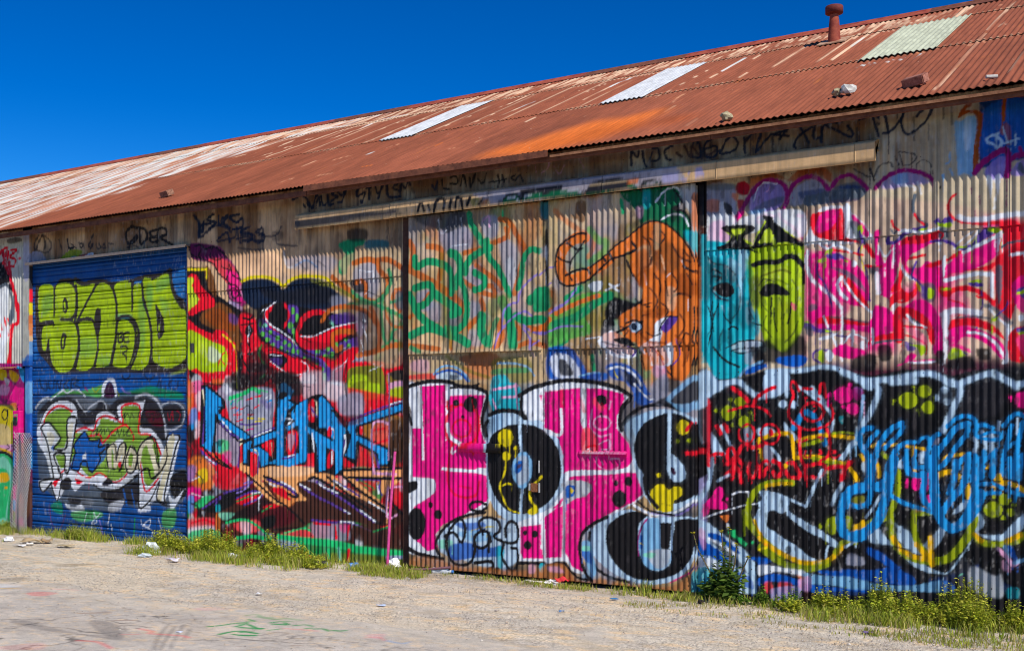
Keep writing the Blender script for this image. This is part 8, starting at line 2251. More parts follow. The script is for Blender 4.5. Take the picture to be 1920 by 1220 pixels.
ART['asphalt'] = '''S fg 3.9 1.6 0.9|-1484,-777 -1473,-755 -1466,-729 -1454,-713
S fg 3.9 1.6 0.9|-1443,-751 -1440,-727 -1396,-744 -1390,-740
S fg 4.6 1.5 0.9|-1417,-813 -1415,-784 -1399,-774 -1368,-775
S fg 3.8 1.5 0.9|-1397,-801 -1373,-799 -1357,-789
S fg 3.2 1.6 0.9|-1464,-704 -1453,-697
S fg 3.3 1.6 0.9|-1480,-667 -1472,-654
F dg 0 4.8 0.35|-1820,-936 -1805,-911 -1729,-924 -1631,-934 -1583,-931 -1532,-926 -1531,-938 -1621,-941 -1704,-952
F dg 0 4.8 0.4|-1711,-852 -1666,-839 -1567,-893 -1528,-924 -1571,-924 -1623,-901
S dg 3.7 3 0.4|-1551,-812 -1471,-900 -1416,-951
S dg 3.7 3 0.4|-1538,-804 -1443,-909 -1407,-946
S dg 3.7 3 0.35|-1526,-796 -1439,-893 -1394,-937
S dg 3.8 3 0.35|-1496,-807 -1434,-877
S bn 4.2 3.3 0.5|-1785,-815 -1767,-798 -1745,-781
S bn 3.2 3.2 0.5|-1673,-825 -1647,-806
S bn 3.5 2.7 0.5|-1761,-643 -1745,-633
S bn 3.5 2.6 0.4|-1658,-643 -1644,-630
S bn 2.9 2.4 0.5|-2098,-646 -2083,-637
S bn 2.9 2.4 0.4|-2117,-680 -2089,-663
S bn 2.3 1.9 0.4|-1465,-797 -1455,-791
S bn 2.1 1.8 0.4|-1321,-867 -1314,-862
F sr 0 4.3 0.35|-2082,-726 -2071,-698 -2026,-691 -2019,-728 -2041,-741
S sr 4.7 3.8 0.4|-2083,-663 -2045,-650 -2022,-646
S sr 4.5 3 0.4|-1570,-853 -1532,-858 -1522,-872 -1464,-856 -1439,-861
S sr 4.3 2.9 0.4|-1577,-974 -1540,-964 -1481,-983
S sr 3.4 3 0.3|-1557,-901 -1533,-886
F hp 0 2.7 0.35|-1647,-663 -1623,-629 -1579,-628 -1594,-655 -1621,-672
F sb 0 1.8 0.5|-1568,-639 -1548,-621 -1521,-626 -1538,-646
F wh 0 4.5 0.4|-2249,-678 -2218,-658 -2172,-675 -2196,-712
S yo 4.8 3.8 0.35|-2182,-721 -2155,-700
F sr 0 4.5 0.15|-1641,-1071 -1613,-1016 -1566,-1048 -1622,-1083
S fg 4.9 1.6 0.9|-1507,-662 -1493,-648 -1470,-664 -1453,-653
S fg 5.7 1.6 0.9|-1459,-664 -1432,-663 -1422,-649 -1387,-646
S fg 4 1.6 0.9|-1417,-693 -1409,-673 -1395,-663
S fg 4.7 1.6 0.9|-1404,-699 -1378,-691 -1396,-679
S fg 3.9 1.6 0.9|-1363,-689 -1351,-674 -1332,-677
S fg 3.9 1.5 0.9|-1311,-693 -1299,-685 -1279,-694
S fg 3.9 1.6 0.9|-1328,-696 -1321,-689
S fg 4.6 1.5 0.9|-1276,-685 -1262,-683 -1258,-674
S fg 3.6 1.6 0.9|-1454,-731 -1448,-720
S fg 4.7 1.6 0.9|-1431,-753 -1408,-746
S fg 3.9 1.5 0.9|-1399,-748 -1393,-737
S fg 3.1 1.5 0.8|-1372,-745 -1362,-725
S fg 3.2 1.6 0.8|-1475,-690 -1450,-698
S fg 3.4 1.5 0.8|-1399,-784 -1387,-769
S fg 3.8 1.5 0.8|-1382,-800 -1360,-787
S dg 3 2.2 0.35|-1350,-787 -1347,-751 -1323,-749 -1322,-776 -1334,-797 -1290,-783
S dg 3 2.2 0.35|-1291,-770 -1295,-745 -1271,-744 -1252,-771 -1271,-784
S dg 3 2.2 0.3|-1267,-741 -1245,-728 -1225,-754
S dg 3 3 0.35|-1096,-644 -1058,-610 -1014,-608
S sb 4.4 3.6 0.35|-1143,-703 -1110,-708 -1105,-692
S sr 3.9 3.1 0.3|-1360,-717 -1295,-704
S sr 3.7 3 0.3|-1188,-705 -1172,-689 -1147,-705
S bn 2.9 2.2 0.4|-1249,-814 -1237,-807
F hp 0 3.5 0.2|-1203,-688 -1181,-660 -1162,-702'''
ART['ground'] = '''F earth 0 5.2 0.6|-2429,-412 -2404,-366 -2351,-348 -2360,-398 -2394,-428
F earth 0 6.3 0.5|-2323,-630 -2320,-590 -2274,-586 -2255,-623 -2285,-654
F sand 0 6.3 0.6|-2320,-526 -2192,-391 -2036,-399 -1953,-581 -2119,-596
F sand 0 5.8 0.6|-1609,-357 -1511,-318 -1440,-336 -1455,-386 -1538,-398
F sand 0 5.1 0.6|-1488,-591 -1398,-535 -1265,-534 -1140,-534 -1188,-593 -1342,-599
F sand 0 5.2 0.5|-1104,-344 -1007,-301 -1009,-352 -1063,-386
F sand 0 4.1 0.7|-859,-119 -773,-46 -756,-90 -821,-140'''

# ------------------------------------------------------------------ materials
def mat_new(name, rough=0.6, metallic=0.0, color=None, spec=0.35):
    m = bpy.data.materials.new(name)
    m.use_nodes = True
    n, l = m.node_tree.nodes, m.node_tree.links
    b = n['Principled BSDF']
    b.inputs['Roughness'].default_value = rough
    b.inputs['Metallic'].default_value = metallic
    b.inputs['Specular IOR Level'].default_value = spec
    if color is not None: b.inputs['Base Color'].default_value = (*color, 1)
    return m, n, l, b

def nd(n, t, **kw):
    x = n.new(t)
    for k, v in kw.items():
        if k in x.inputs.keys(): x.inputs[k].default_value = v
        else: setattr(x, k, v)
    return x

def coords(n, l, sc=(1, 1, 1), space='Position'):
    g = n.new('ShaderNodeNewGeometry')
    mp = n.new('ShaderNodeMapping')
    mp.inputs['Scale'].default_value = sc
    l.new(g.outputs['Position'], mp.inputs['Vector'])
    return mp.outputs[0]

def noise(n, l, sc, scale, detail=4, rough=0.55):
    t = nd(n, 'ShaderNodeTexNoise', Scale=scale, Detail=detail, Roughness=rough)
    l.new(coords(n, l, sc), t.inputs['Vector'])
    return t.outputs['Fac']

def ramp(n, l, src, stops):
    r = n.new('ShaderNodeValToRGB')
    e = r.color_ramp.elements
    while len(e) < len(stops): e.new(0.5)
    for el, (p, c) in zip(e, stops):
        el.position = p
        el.color = (c, c, c, 1) if isinstance(c, (int, float)) else (*c, 1)
    l.new(src, r.inputs['Fac'])
    return r.outputs['Color']

def mix(n, l, a, b, fac, mode='MIX'):
    m = n.new('ShaderNodeMix')
    m.data_type = 'RGBA'; m.blend_type = mode
    for s, v in ((m.inputs[6], a), (m.inputs[7], b), (m.inputs[0], fac)):
        if hasattr(v, 'is_linked') or hasattr(v, 'links'): l.new(v, s)
        elif isinstance(v, (tuple, list)): s.default_value = (*v, 1)
        else: s.default_value = v
    return m.outputs[2]

def bump(n, l, b, h, strength=0.3, dist=0.01):
    bp = n.new('ShaderNodeBump')
    bp.inputs['Strength'].default_value = strength
    bp.inputs['Distance'].default_value = dist
    l.new(h, bp.inputs['Height'])
    l.new(bp.outputs[0], b.inputs['Normal'])

def attr(n):
    a = n.new('ShaderNodeAttribute'); a.attribute_name = 'paint'
    return a.outputs['Color']

def make_painted(name, chips=0.35, rough=0.55, streak=0.35, spec=0.16):
    m, n, l, b = mat_new(name, rough, spec=spec)
    c = attr(n)
    cloud = ramp(n, l, noise(n, l, (1, 1, 1), 5.0, 6, 0.65), [(0.3, 0.8), (0.62, 1.05)])
    c = mix(n, l, c, cloud, 0.7, 'MULTIPLY')
    st = ramp(n, l, noise(n, l, (1, 1, 0.05), 26.0, 4, 0.7), [(0.38, 0.45), (0.56, 1.0)])
    c = mix(n, l, c, st, streak, 'MULTIPLY')
    chip = ramp(n, l, noise(n, l, (1, 1, 0.45), 34.0, 6, 0.72), [(0.66, 0.0), (0.72, 1.0)])
    zone = ramp(n, l, noise(n, l, (1, 1, 0.6), 1.3, 3), [(0.45, 0.0), (0.66, 1.0)])
    f = mix(n, l, chip, zone, 1.0, 'MULTIPLY')
    f = mix(n, l, (0, 0, 0), f, chips)
    c = mix(n, l, c, (0.34, 0.30, 0.28), f)
    dk = ramp(n, l, noise(n, l, (1, 1, 0.3), 60.0, 3, 0.7), [(0.70, 0.0), (0.75, 0.8)])
    f2 = mix(n, l, (0, 0, 0), dk, chips)
    c = mix(n, l, c, (0.03, 0.025, 0.022), f2)
    l.new(c, b.inputs['Base Color'])
    rr = ramp(n, l, noise(n, l, (1, 1, 1), 9.0, 4), [(0.3, rough - 0.1), (0.7, rough + 0.2)])
    l.new(rr, b.inputs['Roughness'])
    bump(n, l, b, noise(n, l, (1, 1, 1), 70.0, 4), 0.25, 0.004)
    return m

M_WALL = make_painted('painted_corrugated_iron', chips=0.45)
M_DOORSHEET = make_painted('flaking_painted_iron', chips=0.85, streak=0.45)
M_SLAT = make_painted('painted_shutter', chips=0.25, streak=0.12, rough=0.42)
M_TRIM = make_painted('painted_trim', chips=0.6, streak=0.3)

def make_roof():
    m, n, l, b = mat_new('rusty_roof_iron', 0.8, spec=0.2)
    c = attr(n)
    cloud = ramp(n, l, noise(n, l, (1, .35, .35), 3.0, 8, 0.7), [(0.28, 0.68), (0.7, 1.12)])
    c = mix(n, l, c, cloud, 0.85, 'MULTIPLY')
    # streaks run down the slope
    st = ramp(n, l, noise(n, l, (1, .06, .06), 30.0, 4, 0.7), [(0.4, 0.72), (0.6, 1.05)])
    c = mix(n, l, c, st, 0.7, 'MULTIPLY')
    og = ramp(n, l, noise(n, l, (1, .12, .12), 9.0, 6, 0.75), [(0.60, 0.0), (0.74, 0.7)])
    c = mix(n, l, c, (0.42, 0.13, 0.03), og)
    pale = ramp(n, l, noise(n, l, (1, .25, .25), 40.0, 3, 0.6), [(0.70, 0.0), (0.76, 0.5)])
    c = mix(n, l, c, (0.55, 0.36, 0.26), pale)
    l.new(c, b.inputs['Base Color'])
    bump(n, l, b, noise(n, l, (1, 1, 1), 45.0, 5), 0.35, 0.004)
    return m
M_ROOF = make_roof()

def make_rust(name, a, bcol, scale=12.0, rough=0.75):
    m, n, l, b = mat_new(name, rough, spec=0.2)
    f = noise(n, l, (1, 1, 1), scale, 6, 0.7)
    r = n.new('ShaderNodeValToRGB')
    r.color_ramp.elements[0].position = 0.35; r.color_ramp.elements[0].color = (*a, 1)
    r.color_ramp.elements[1].position = 0.65; r.color_ramp.elements[1].color = (*bcol, 1)
    l.new(f, r.inputs['Fac']); l.new(r.outputs[0], b.inputs['Base Color'])
    bump(n, l, b, noise(n, l, (1, 1, 1), scale * 5, 5), 0.35, 0.004)
    return m
M_FASCIA = make_rust('rusty_fascia', (0.10, 0.035, 0.022), (0.24, 0.085, 0.045), 8)
M_VENT = make_rust('rusty_vent', (0.20, 0.035, 0.025), (0.42, 0.10, 0.05), 6)
M_VENTCAP = make_rust('dark_red_cap', (0.10, 0.02, 0.018), (0.20, 0.045, 0.035), 9)
M_DARK = make_rust('dark_timber', (0.012, 0.010, 0.010), (0.03, 0.024, 0.022), 10)
M_JAMB = make_rust('brown_jamb', (0.03, 0.014, 0.012), (0.10, 0.045, 0.03), 7)
M_RUSTPLATE = make_rust('rust_plate', (0.13, 0.045, 0.02), (0.35, 0.14, 0.06), 60)
M_GALV = make_rust('galvanised', (0.30, 0.31, 0.32), (0.5, 0.5, 0.5), 40, 0.45)

def plain(name, c, rough=0.6, spec=0.4, var=0.25, sc=25):
    m, n, l, b = mat_new(name, rough, spec=spec)
    f = ramp(n, l, noise(n, l, (1, 1, 1), sc, 5), [(0.3, 1 - var), (0.7, 1 + var * .4)])
    l.new(mix(n, l, c, f, 1.0, 'MULTIPLY'), b.inputs['Base Color'])
    return m

# ------------------------------------------------------------------ canvases
CV = {}
def cream_wall():
    cv = Canvas(-17.2, 1.2, -0.1, 4.95, 125, PAL['cream'])
    X, Y = cv.grid()
    left = np.clip((-8.0 - X) / 1.0, 0, 1)[..., None]
    cv.a[:] = PAL['cream'] * (1 - left) + PAL['peach'] * left
    # grime runs on the upper band, painted darker to deepen the eave shade
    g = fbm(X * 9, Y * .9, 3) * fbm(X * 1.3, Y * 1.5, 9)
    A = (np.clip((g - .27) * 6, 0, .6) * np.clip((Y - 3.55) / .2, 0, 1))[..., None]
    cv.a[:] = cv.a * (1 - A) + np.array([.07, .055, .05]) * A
    # brown wash paints the warm tone of eave shade into the upper sheets
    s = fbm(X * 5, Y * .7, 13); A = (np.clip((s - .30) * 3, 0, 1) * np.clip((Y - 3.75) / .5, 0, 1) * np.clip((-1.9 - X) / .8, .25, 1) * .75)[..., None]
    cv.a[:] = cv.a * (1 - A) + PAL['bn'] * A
    return cv
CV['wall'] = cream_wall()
CV['slide'] = Canvas(-8.25, -4.35, 0.0, 4.3, 125, PAL['tan'])
CV['roller'] = Canvas(-15.75, -12.0, -0.06, 4.3, 110, PAL['door'])
CV['rail'] = Canvas(-10.05, -2.5, 4.15, 4.5, 125, PAL['railc'])
def slide_base():
    cv = CV['slide']
    X, Y = cv.grid()
    g = fbm(X * 12, Y * 1.6, 21); g2 = fbm(X * 3, Y * 2.4, 5)
    A = np.clip((g2 - .5) * 4, 0, .55)[..., None]
    cv.a[:] = cv.a * (1 - A) + np.array([.22, .20, .22]) * A
    A = np.clip((g - .58) * 5, 0, .5)[..., None]
    cv.a[:] = cv.a * (1 - A) + np.array([.10, .08, .075]) * A
slide_base()
CV['wall'].coat((-12.2, -8.2, -.2, 3.05), .22, 'mn', [('bk', 1.6, 1.2, .50, .9), ('dr', 2.2, 1.6, .52, .9), ('gs', 2.6, 1.8, .60, .8), ('rd', 3.1, 1.9, .58, .9), ('br', 1.9, 1.4, .55, .8), ('fg', 3.3, 2.6, .66, .8), ('wh', 4.1, 2.2, .68, .7)], 400)
CV['wall'].coat((-4.5, 1.2, -.2, 2.32), .12, 'bk', [('dk', 1.4, 1.1, .5, .8), ('bl', 2.1, 2.4, .70, .4)], 430)
CV['wall'].coat((-3.34, 1.2, 2.42, 3.62), .12, None, [('pk', 1.9, 1.6, .54, .9), ('rd', 2.3, 1.5, .60, .9)], 440)
CV['wall'].coat((-12.2, -8.2, 3.0, 3.6), .3, None, [('gs', 2.6, 1.6, .52, .55), ('bn', 3.3, 1.4, .55, .6), ('ol', 3.0, 1.7, .60, .5)], 450)
CV['slide'].coat((-8.4, -4.3, 2.2, 4.4), .2, None, [('bn', 2.6, 1.2, .50, .55), ('ol', 2.2, 1.6, .52, .55), ('ro', 2.9, 1.7, .55, .6), ('gs', 2.4, 1.5, .55, .6), ('gn', 2.6, 1.9, .60, .5), ('wb', 4.6, 1.3, .60, .7), ('dg', 7.0, 1.0, .60, .6)], 470)
CV['slide'].coat((-8.4, -4.3, -.2, 2.2), .2, None, [('gs', 2.6, 2.2, .5, .7), ('lb', 3.2, 2.2, .58, .6), ('bk', 3.0, 2.0, .60, .7)], 490)
for k in ('wall', 'slide', 'roller', 'rail'):
    if ART.get(k): CV[k].draw(ART[k])
CV['wall'].wear(600); CV['slide'].wear(620); CV['roller'].wear(640); CV['rail'].wear(660)

# roof: u along the eave, s up the slope
TANP, EAVE, ZE = 0.4757, 0.32, 4.74
CP = 1 / math.sqrt(1 + TANP ** 2); SP = TANP * CP
YR = 5.3
SLEN = (YR + EAVE) / CP
CV['roof'] = Canvas(-30.5, 3.0, -0.1, 6.4, 60, PAL['rust'])
def roof_base():
    cv = CV['roof']
    X, Y = cv.grid()
    # every sheet has its own tone
    sid = np.floor((X + 30.8) / 0.61); row = (Y > 2.7).astype(int) + (Y > 5.0)
    t = vnoise(sid * 1.7 + .31, row * 3.3 + .17, 2)[..., None]
    cv.a[:] = cv.a * (0.86 + 0.26 * t)
    # bleached zinc left where the red coat has gone: most of the far end, spreading from the ridge
    edge = np.where(Y < 2.72, -15.75, np.where(Y < 5.0, -14.9 + (Y - 2.9) * .5, -13.3 + (Y - 5.0) * 1.0)) + (fbm(X * 1.6, Y * .5, 4) - .5) * 3.0
    z = np.clip((edge - X) / .35, 0, 1)
    n1 = .55 * fbm(X * 9.0, Y * .8, 31) + .45 * fbm(X * 26, Y * 3.0, 33)
    streak = np.clip((n1 - .455) * 10, 0, 1)
    seam = np.abs(((X + 30.8) / 0.61) % 1.0 - .5) > .40
    A = (z * streak * np.where(seam, .5, 1.0))[..., None]
    n2 = fbm(X * 14, Y * 2.0, 41)[..., None]
    bl = PAL['zinc'] * (.85 + .3 * n2)
    mid = (z * np.clip((n1 - .30) * 5, 0, 1) * .75)[..., None]
    cv.a[:] = cv.a * (1 - mid) + PAL['paleorange'] * mid
    cv.a[:] = cv.a * (1 - A) + bl * A
    # nearer: thin worn lines at sheet laps and a worn belt below the ridge
    belt = np.clip((Y - 4.95) / .4, 0, 1) * np.clip((-2.4 - X) / 1.5, 0, 1)
    n3 = fbm(X * 16, Y * 2.2, 51)
    A = (belt * np.clip((n3 - .47) * 9, 0, 1) * .9)[..., None]
    cv.a[:] = cv.a * (1 - A) + PAL['zincwarm'] * A
    lap = np.abs((((X + 30.8) / 0.61 + .5) % 1.0) - .5) * .61
    n4 = fbm(X * .9 + 7, Y * .5, 61)
    A = (np.clip((.035 - lap) / .02, 0, 1) * np.clip((n4 - .46) * 9, 0, 1) * np.clip((Y - 2.7) / .3, 0, 1) * np.clip((-2.8 - X), 0, 1) * .85)[..., None]
    cv.a[:] = cv.a * (1 - A) + PAL['zincwarm'] * A
    # short scuffs
    cell = vnoise(np.floor(X / .07) * 3.1 + .5, np.floor(Y / .32 + vnoise(np.floor(X / .07) + .5, Y * 0, 3) * 3) * 2.7 + .5, 71)
    A = ((cell > .962) * np.clip((Y - 1.2) / 1.2, .12, 1) * .8)[..., None]
    cv.a[:] = cv.a * (1 - A) + PAL['zincwarm'] * A
    # nail heads / worn crests along the laps
    for s0 in (2.72, 5.02):
        ph = np.cos(2 * np.pi * X / (.61 / 9.0))
        A = (np.clip((.05 - np.abs(Y - s0 + .02)) / .03, 0, 1) * np.clip(ph * 3 - 1, 0, 1) * np.clip((fbm(X * 2, Y * 0, 81) - .35) * 5, 0, 1) * .8)[..., None]
        cv.a[:] = cv.a * (1 - A) + PAL['zincwarm'] * A
roof_base()
if ART.get('roof'): CV['roof'].draw(ART['roof'], False)

# ------------------------------------------------------------------ corrugated sheets
PITCH = 0.61 / 9.0
def sheet(name, parent, mat, cv, a0, a1, b0, b1, org, bdir, ndir, amp=0.0090, per=8, db=0.012, lift=0.0, lift_end=None, bulge=None, seed=0, toff=0.0, lip=0.0025, lap=0.0):
    nc = max(2, int(round((a1 - a0) / PITCH * per)) + 1)
    nr = max(2, int(math.ceil((b1 - b0) / db)) + 1)
    a = np.linspace(a0, a1, nc); b = np.linspace(b0, b1, nr)
    A, B = np.meshgrid(a, b)
    ph = 2 * np.pi * A / PITCH
    p = amp * np.cos(ph) + lift
    if lift_end is not None:            # sheet lifts towards its lower end (laps over the row below)
        p = p + (lift_end - lift) * (B - b1) / (b0 - b1)
    p = p + 0.004 * (fbm(A * 2.3 + seed, B * 1.7, seed) - .5) + 0.0025 * (fbm(A * 9 + seed, B * 5.0, seed + 5) - .5)
    p = p + lap * (1 - (A - a0) / (a1 - a0))
    if bulge:
        for (ba, bb, ra, rb, h) in bulge:
            p = p + h * np.exp(-((A - ba) / ra) ** 2 - ((B - bb) / rb) ** 2)
    # bottom edge slightly uneven
    Bv = B + (0.006 * (fbm(A * 6, A * 0, seed + 3) - .5)) * (b1 - B) / max(b1 - b0, .01)
    org = np.array(org); bd = np.array(bdir); ndv = np.array(ndir)
    V = org + A.ravel()[:, None] * np.array([1., 0, 0]) + Bv.ravel()[:, None] * bd + p.ravel()[:, None] * ndv
    i = np.arange(nr * nc).reshape(nr, nc)
    Q = np.stack([i[:-1, :-1], i[:-1, 1:], i[1:, 1:], i[1:, :-1]], -1).reshape(-1, 4)
    C = cv.sample(A.ravel(), B.ravel() + toff) if cv is not None else None
    # folded rim gives the sheet an edge
    rim = np.concatenate([i[0, :], i[1:, -1], i[-1, -2::-1], i[-2:0:-1, 0]])
    base = len(V)
    V2 = V[rim] - ndv * lip
    k = len(rim)
    j = np.arange(k); jn = (j + 1) % k
    Q2 = np.stack([rim[j], base + j, base + jn, rim[jn]], -1)
    V = np.vstack([V, V2]); Q = np.vstack([Q, Q2])
    if C is not None: C = np.vstack([C, C[rim] * .55])
    return obj(name, np_mesh(name, V, Q, col=C), mat, parent)

UP, OUT = (0, 0, 1), (0, -1, 0)

warehouse = empty('warehouse', (-8, 0, 0))
warehouse.location = (0, 0, 0)
tag(warehouse, 'long rusty-roofed corrugated iron warehouse covered in bright graffiti', 'warehouse')

# ---- wall: backing frame + sheets
bm = bmesh.new()
add_box(bm, -30.2, -15.70, .09, .17, 0, 4.80)
add_box(bm, -12.05, 2.1, .09, .17, 0, 4.80)
add_box(bm, -15.70, -12.05, .09, .17, 4.30, 4.80)
add_box(bm, -15.70, -12.05, .14, .17, 0, 4.30)
wall = bm_obj('wall', bm, M_DARK, warehouse)
LAPZ = 3.55
def wall_sheets(u_from, u_to, v0, v1, per, db, top):
    u = u_from; k = 0
    while u < u_to - .05:
        e = min(u + .61, u_to)
        sd = int((u + 40) * 13)
        li = 0.004 * ((k * 7) % 3) / 3
        if top:
            sheet('wall_sheet', wall, M_WALL, CV['wall'], u - .014, e, v0, v1, (0, 0, 0), UP, OUT, per=per, db=db, lift=li + .004, lift_end=li + .011, seed=sd, lap=.009)
        else:
            sheet('wall_sheet', wall, M_WALL, CV['wall'], u - .014, e, v0, v1, (0, 0, 0), UP, OUT, per=per, db=db, lift=li, lift_end=li + .001, seed=sd, lap=.009)
        u = e; k += 1
U_R0 = -4.355
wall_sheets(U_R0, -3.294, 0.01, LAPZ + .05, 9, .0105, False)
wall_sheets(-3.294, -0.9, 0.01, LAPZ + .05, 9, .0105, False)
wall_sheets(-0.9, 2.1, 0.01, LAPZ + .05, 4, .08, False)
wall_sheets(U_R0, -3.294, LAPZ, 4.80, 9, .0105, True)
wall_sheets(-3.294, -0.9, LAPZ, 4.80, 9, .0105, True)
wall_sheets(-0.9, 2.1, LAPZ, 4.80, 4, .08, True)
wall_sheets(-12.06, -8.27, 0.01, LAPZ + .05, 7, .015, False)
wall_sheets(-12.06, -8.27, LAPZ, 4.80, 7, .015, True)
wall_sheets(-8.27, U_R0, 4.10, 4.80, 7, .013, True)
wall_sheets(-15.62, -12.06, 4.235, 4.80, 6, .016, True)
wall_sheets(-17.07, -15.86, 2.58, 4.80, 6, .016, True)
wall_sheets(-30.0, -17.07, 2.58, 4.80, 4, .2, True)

# nail heads on the crests along the girts
N = []
for z in (.32, 1.25, 2.3, 3.60, 4.25):
    for (a, b) in ((-12.0, -8.3), (-4.3, 2.0)):
        k = math.ceil(a / PITCH)
        while k * PITCH < b:
            if (k + int(z * 10)) % 3 == 0: N.append((k * PITCH + random.uniform(-.004, .004), z + random.uniform(-.012, .012)))
            k += 1
    if z > 4: 
        for k in range(int(-8.2 / PITCH), int(-4.4 / PITCH), 3): N.append((k * PITCH, 4.6 + random.uniform(-.01, .01)))
V, T = [], []
for (u_, z_) in N:
    b0 = len(V); r_ = .0065
    for q in range(6): V.append((u_ + r_ * math.cos(q * 1.047), -.016, z_ + r_ * math.sin(q * 1.047)))
    V.append((u_, -.027, z_))
    for q in range(6): T.append((b0 + (q + 1) % 6, b0 + q, b0 + 6))
o = obj('nail_heads', np_mesh('nail_heads', V, None, T, smooth=False), M_JAMB, wall); o['kind'] = 'stuff'

# ---- masonry base of the end bay, sheet trim and rusty lifted edge
def flat_panel(name, parent, mat, cv, u0, u1, z0, z1, y, thick, du=.02, rough=0.004, seed=1):
    nc = max(2, int((u1 - u0) / du) + 1); nr = max(2, int((z1 - z0) / du) + 1)
    A, B = np.meshgrid(np.linspace(u0, u1, nc), np.linspace(z0, z1, nr))
    p = rough * (fbm(A * 8, B * 8, seed) - .5)
    V = np.stack([A.ravel(), (y - p).ravel(), B.ravel()], -1)
    i = np.arange(nr * nc).reshape(nr, nc)
    Q = np.stack([i[:-1, :-1], i[:-1, 1:], i[1:, 1:], i[1:, :-1]], -1).reshape(-1, 4)
    rim = np.concatenate([i[0, :], i[1:, -1], i[-1, -2::-1], i[-2:0:-1, 0]])
    k = len(rim); base = len(V)
    V2 = V[rim] + np.array([0, thick, 0])
    j = np.arange(k); jn = (j + 1) % k
    Q2 = np.stack([rim[j], base + j, base + jn, rim[jn]], -1)
    C = cv.sample(A.ravel(), B.ravel())
    return obj(name, np_mesh(name, np.vstack([V, V2]), np.vstack([Q, Q2]), col=np.vstack([C, C[rim] * .8]), smooth=False), mat, parent)

flat_panel('base_wall', warehouse, M_WALL, CV['wall'], -30.0, -17.1, -.05, 2.60, .03, .06, du=.3)
flat_panel('base_wall', warehouse, M_WALL, CV['wall'], -17.1, -15.90, -.05, 2.60, .03, .06)
flat_panel('corner_trim', warehouse, M_TRIM, CV['wall'], -15.85, -15.655, 2.62, 4.70, -.035, .08, du=.02, rough=.002, seed=3)
flat_panel('corner_post', warehouse, M_TRIM, CV['wall'], -15.80, -15.665, -.05, 2.615, -.02, .06, du=.02, rough=.002, seed=5)
# rusty lifted lower edge of the end bay's sheeting
nc = 60
uu = np.linspace(-17.9, -15.86, nc); rows = 6
V = []
for r in range(rows):
    t = r / (rows - 1)
    for a in uu:
        V.append((a, -.03 - .16 * t ** 1.3 - .02 * math.sin(a * 9) * t, 2.60 + .02 - .06 * t - .05 * t * t + (.05 + .03 * math.sin(a * 5.0)) * t))
i = np.arange(rows * nc).reshape(rows, nc)
obj('lifted_edge', np_mesh('lifted_edge', V, np.stack([i[:-1, :-1], i[:-1, 1:], i[1:, 1:], i[1:, :-1]], -1).reshape(-1, 4)), M_RUSTPLATE, warehouse)

# ---- roller door: one strip per slat
roller = empty('roller_door', (0, 0, 0), parent=warehouse)
zs = [-.05]
hts = [.21, .235, .22, .20, .24, .215]
while zs[-1] < 4.2: zs.append(zs[-1] + hts[len(zs) % 6])
for k in range(len(zs) - 1):
    z0, z1 = zs[k], min(zs[k + 1], 4.24)
    if z1 - z0 < .05: continue
    h = z1 - z0
    prof = [(0, -.010), (.006, -.004), (.012, .010), (.30 * h, .012), (.44 * h, .012), (.455 * h, .002), (.475 * h, .002), (.49 * h, .012), (.74 * h, .012), (.755 * h, .004), (.77 * h, .012), (h - .012, .011), (h - .007, -.002), (h - .002, -.010)]
    u = np.linspace(-15.66, -12.10, 300)
    V = []; 
    pb = np.array([q[0] for q in prof]); pp = np.array([q[1] for q in prof])
    # fill long flats with extra rows so the paint keeps its edge
    fb = []; 
    for q in range(len(pb) - 1):
        n = max(1, int((pb[q + 1] - pb[q]) / .016))
        fb += list(np.linspace(pb[q], pb[q + 1], n, endpoint=False))
    fb.append(pb[-1]); fb = np.array(fb); fp = np.interp(fb, pb, pp)
    A, B = np.meshgrid(u, fb)
    P = np.repeat(fp[:, None], len(u), 1) + .003 * (fbm(A * 3, B * 2 + k, k) - .5)
    V = np.stack([A.ravel(), (.03 - P).ravel(), (z0 + B).ravel()], -1)
    i = np.arange(len(fb) * len(u)).reshape(len(fb), len(u))
    Q = np.stack([i[:-1, :-1], i[:-1, 1:], i[1:, 1:], i[1:, :-1]], -1).reshape(-1, 4)
    C = CV['roller'].sample(A.ravel(), (z0 + B).ravel())
    obj('slat', np_mesh('slat', V, Q, col=C, smooth=False), M_SLAT, roller)
M_HEAD = plain('dull_flashing', (0.20, 0.16, 0.14), .6)
bm = bmesh.new()
add_box(bm, -15.66, -12.02, -.115, -.012, 4.215, 4.232)
add_box(bm, -15.66, -12.02, -.118, -.112, 4.19, 4.226)
bm_obj('header_flashing', bm, M_HEAD, warehouse)
flat_panel('door_jamb', warehouse, M_TRIM, CV['wall'], -12.10, -12.055, -.05, 4.19, -.006, .07, du=.015, rough=.002, seed=8)

# ---- sliding doors on a covered rail
def slide_leaf(u0, u1, bulge_top, seed):
    leaf = empty('sliding_door', (0, 0, 0), parent=warehouse)
    box('door_frame', u0 + .01, u1 - .01, -.045, -.02, .06, 4.22, M_DARK, leaf)
    n = 3; w = (u1 - u0) / n
    for q in range(n):
        a, b = u0 + q * w, u0 + (q + 1) * w
        sheet('door_sheet', leaf, M_DOORSHEET, CV['slide'], a - (.012 if q else 0), b, .045, 2.64, (0, -.07, 0), UP, OUT, amp=.0080, per=7, db=.0105, lift=.002 * q, lift_end=.002 * q + .002, seed=seed + q, lap=.008)
        sheet('door_sheet', leaf, M_DOORSHEET, CV['slide'], a - (.012 if q else 0), b, 2.585, 4.25, (0, -.07, 0), UP, OUT, amp=.0080, per=7, db=.0105, lift=.004 + .002 * q, lift_end=.013 + .002 * q, bulge=bulge_top, seed=seed + 10 + q, lap=.008)
    return leaf
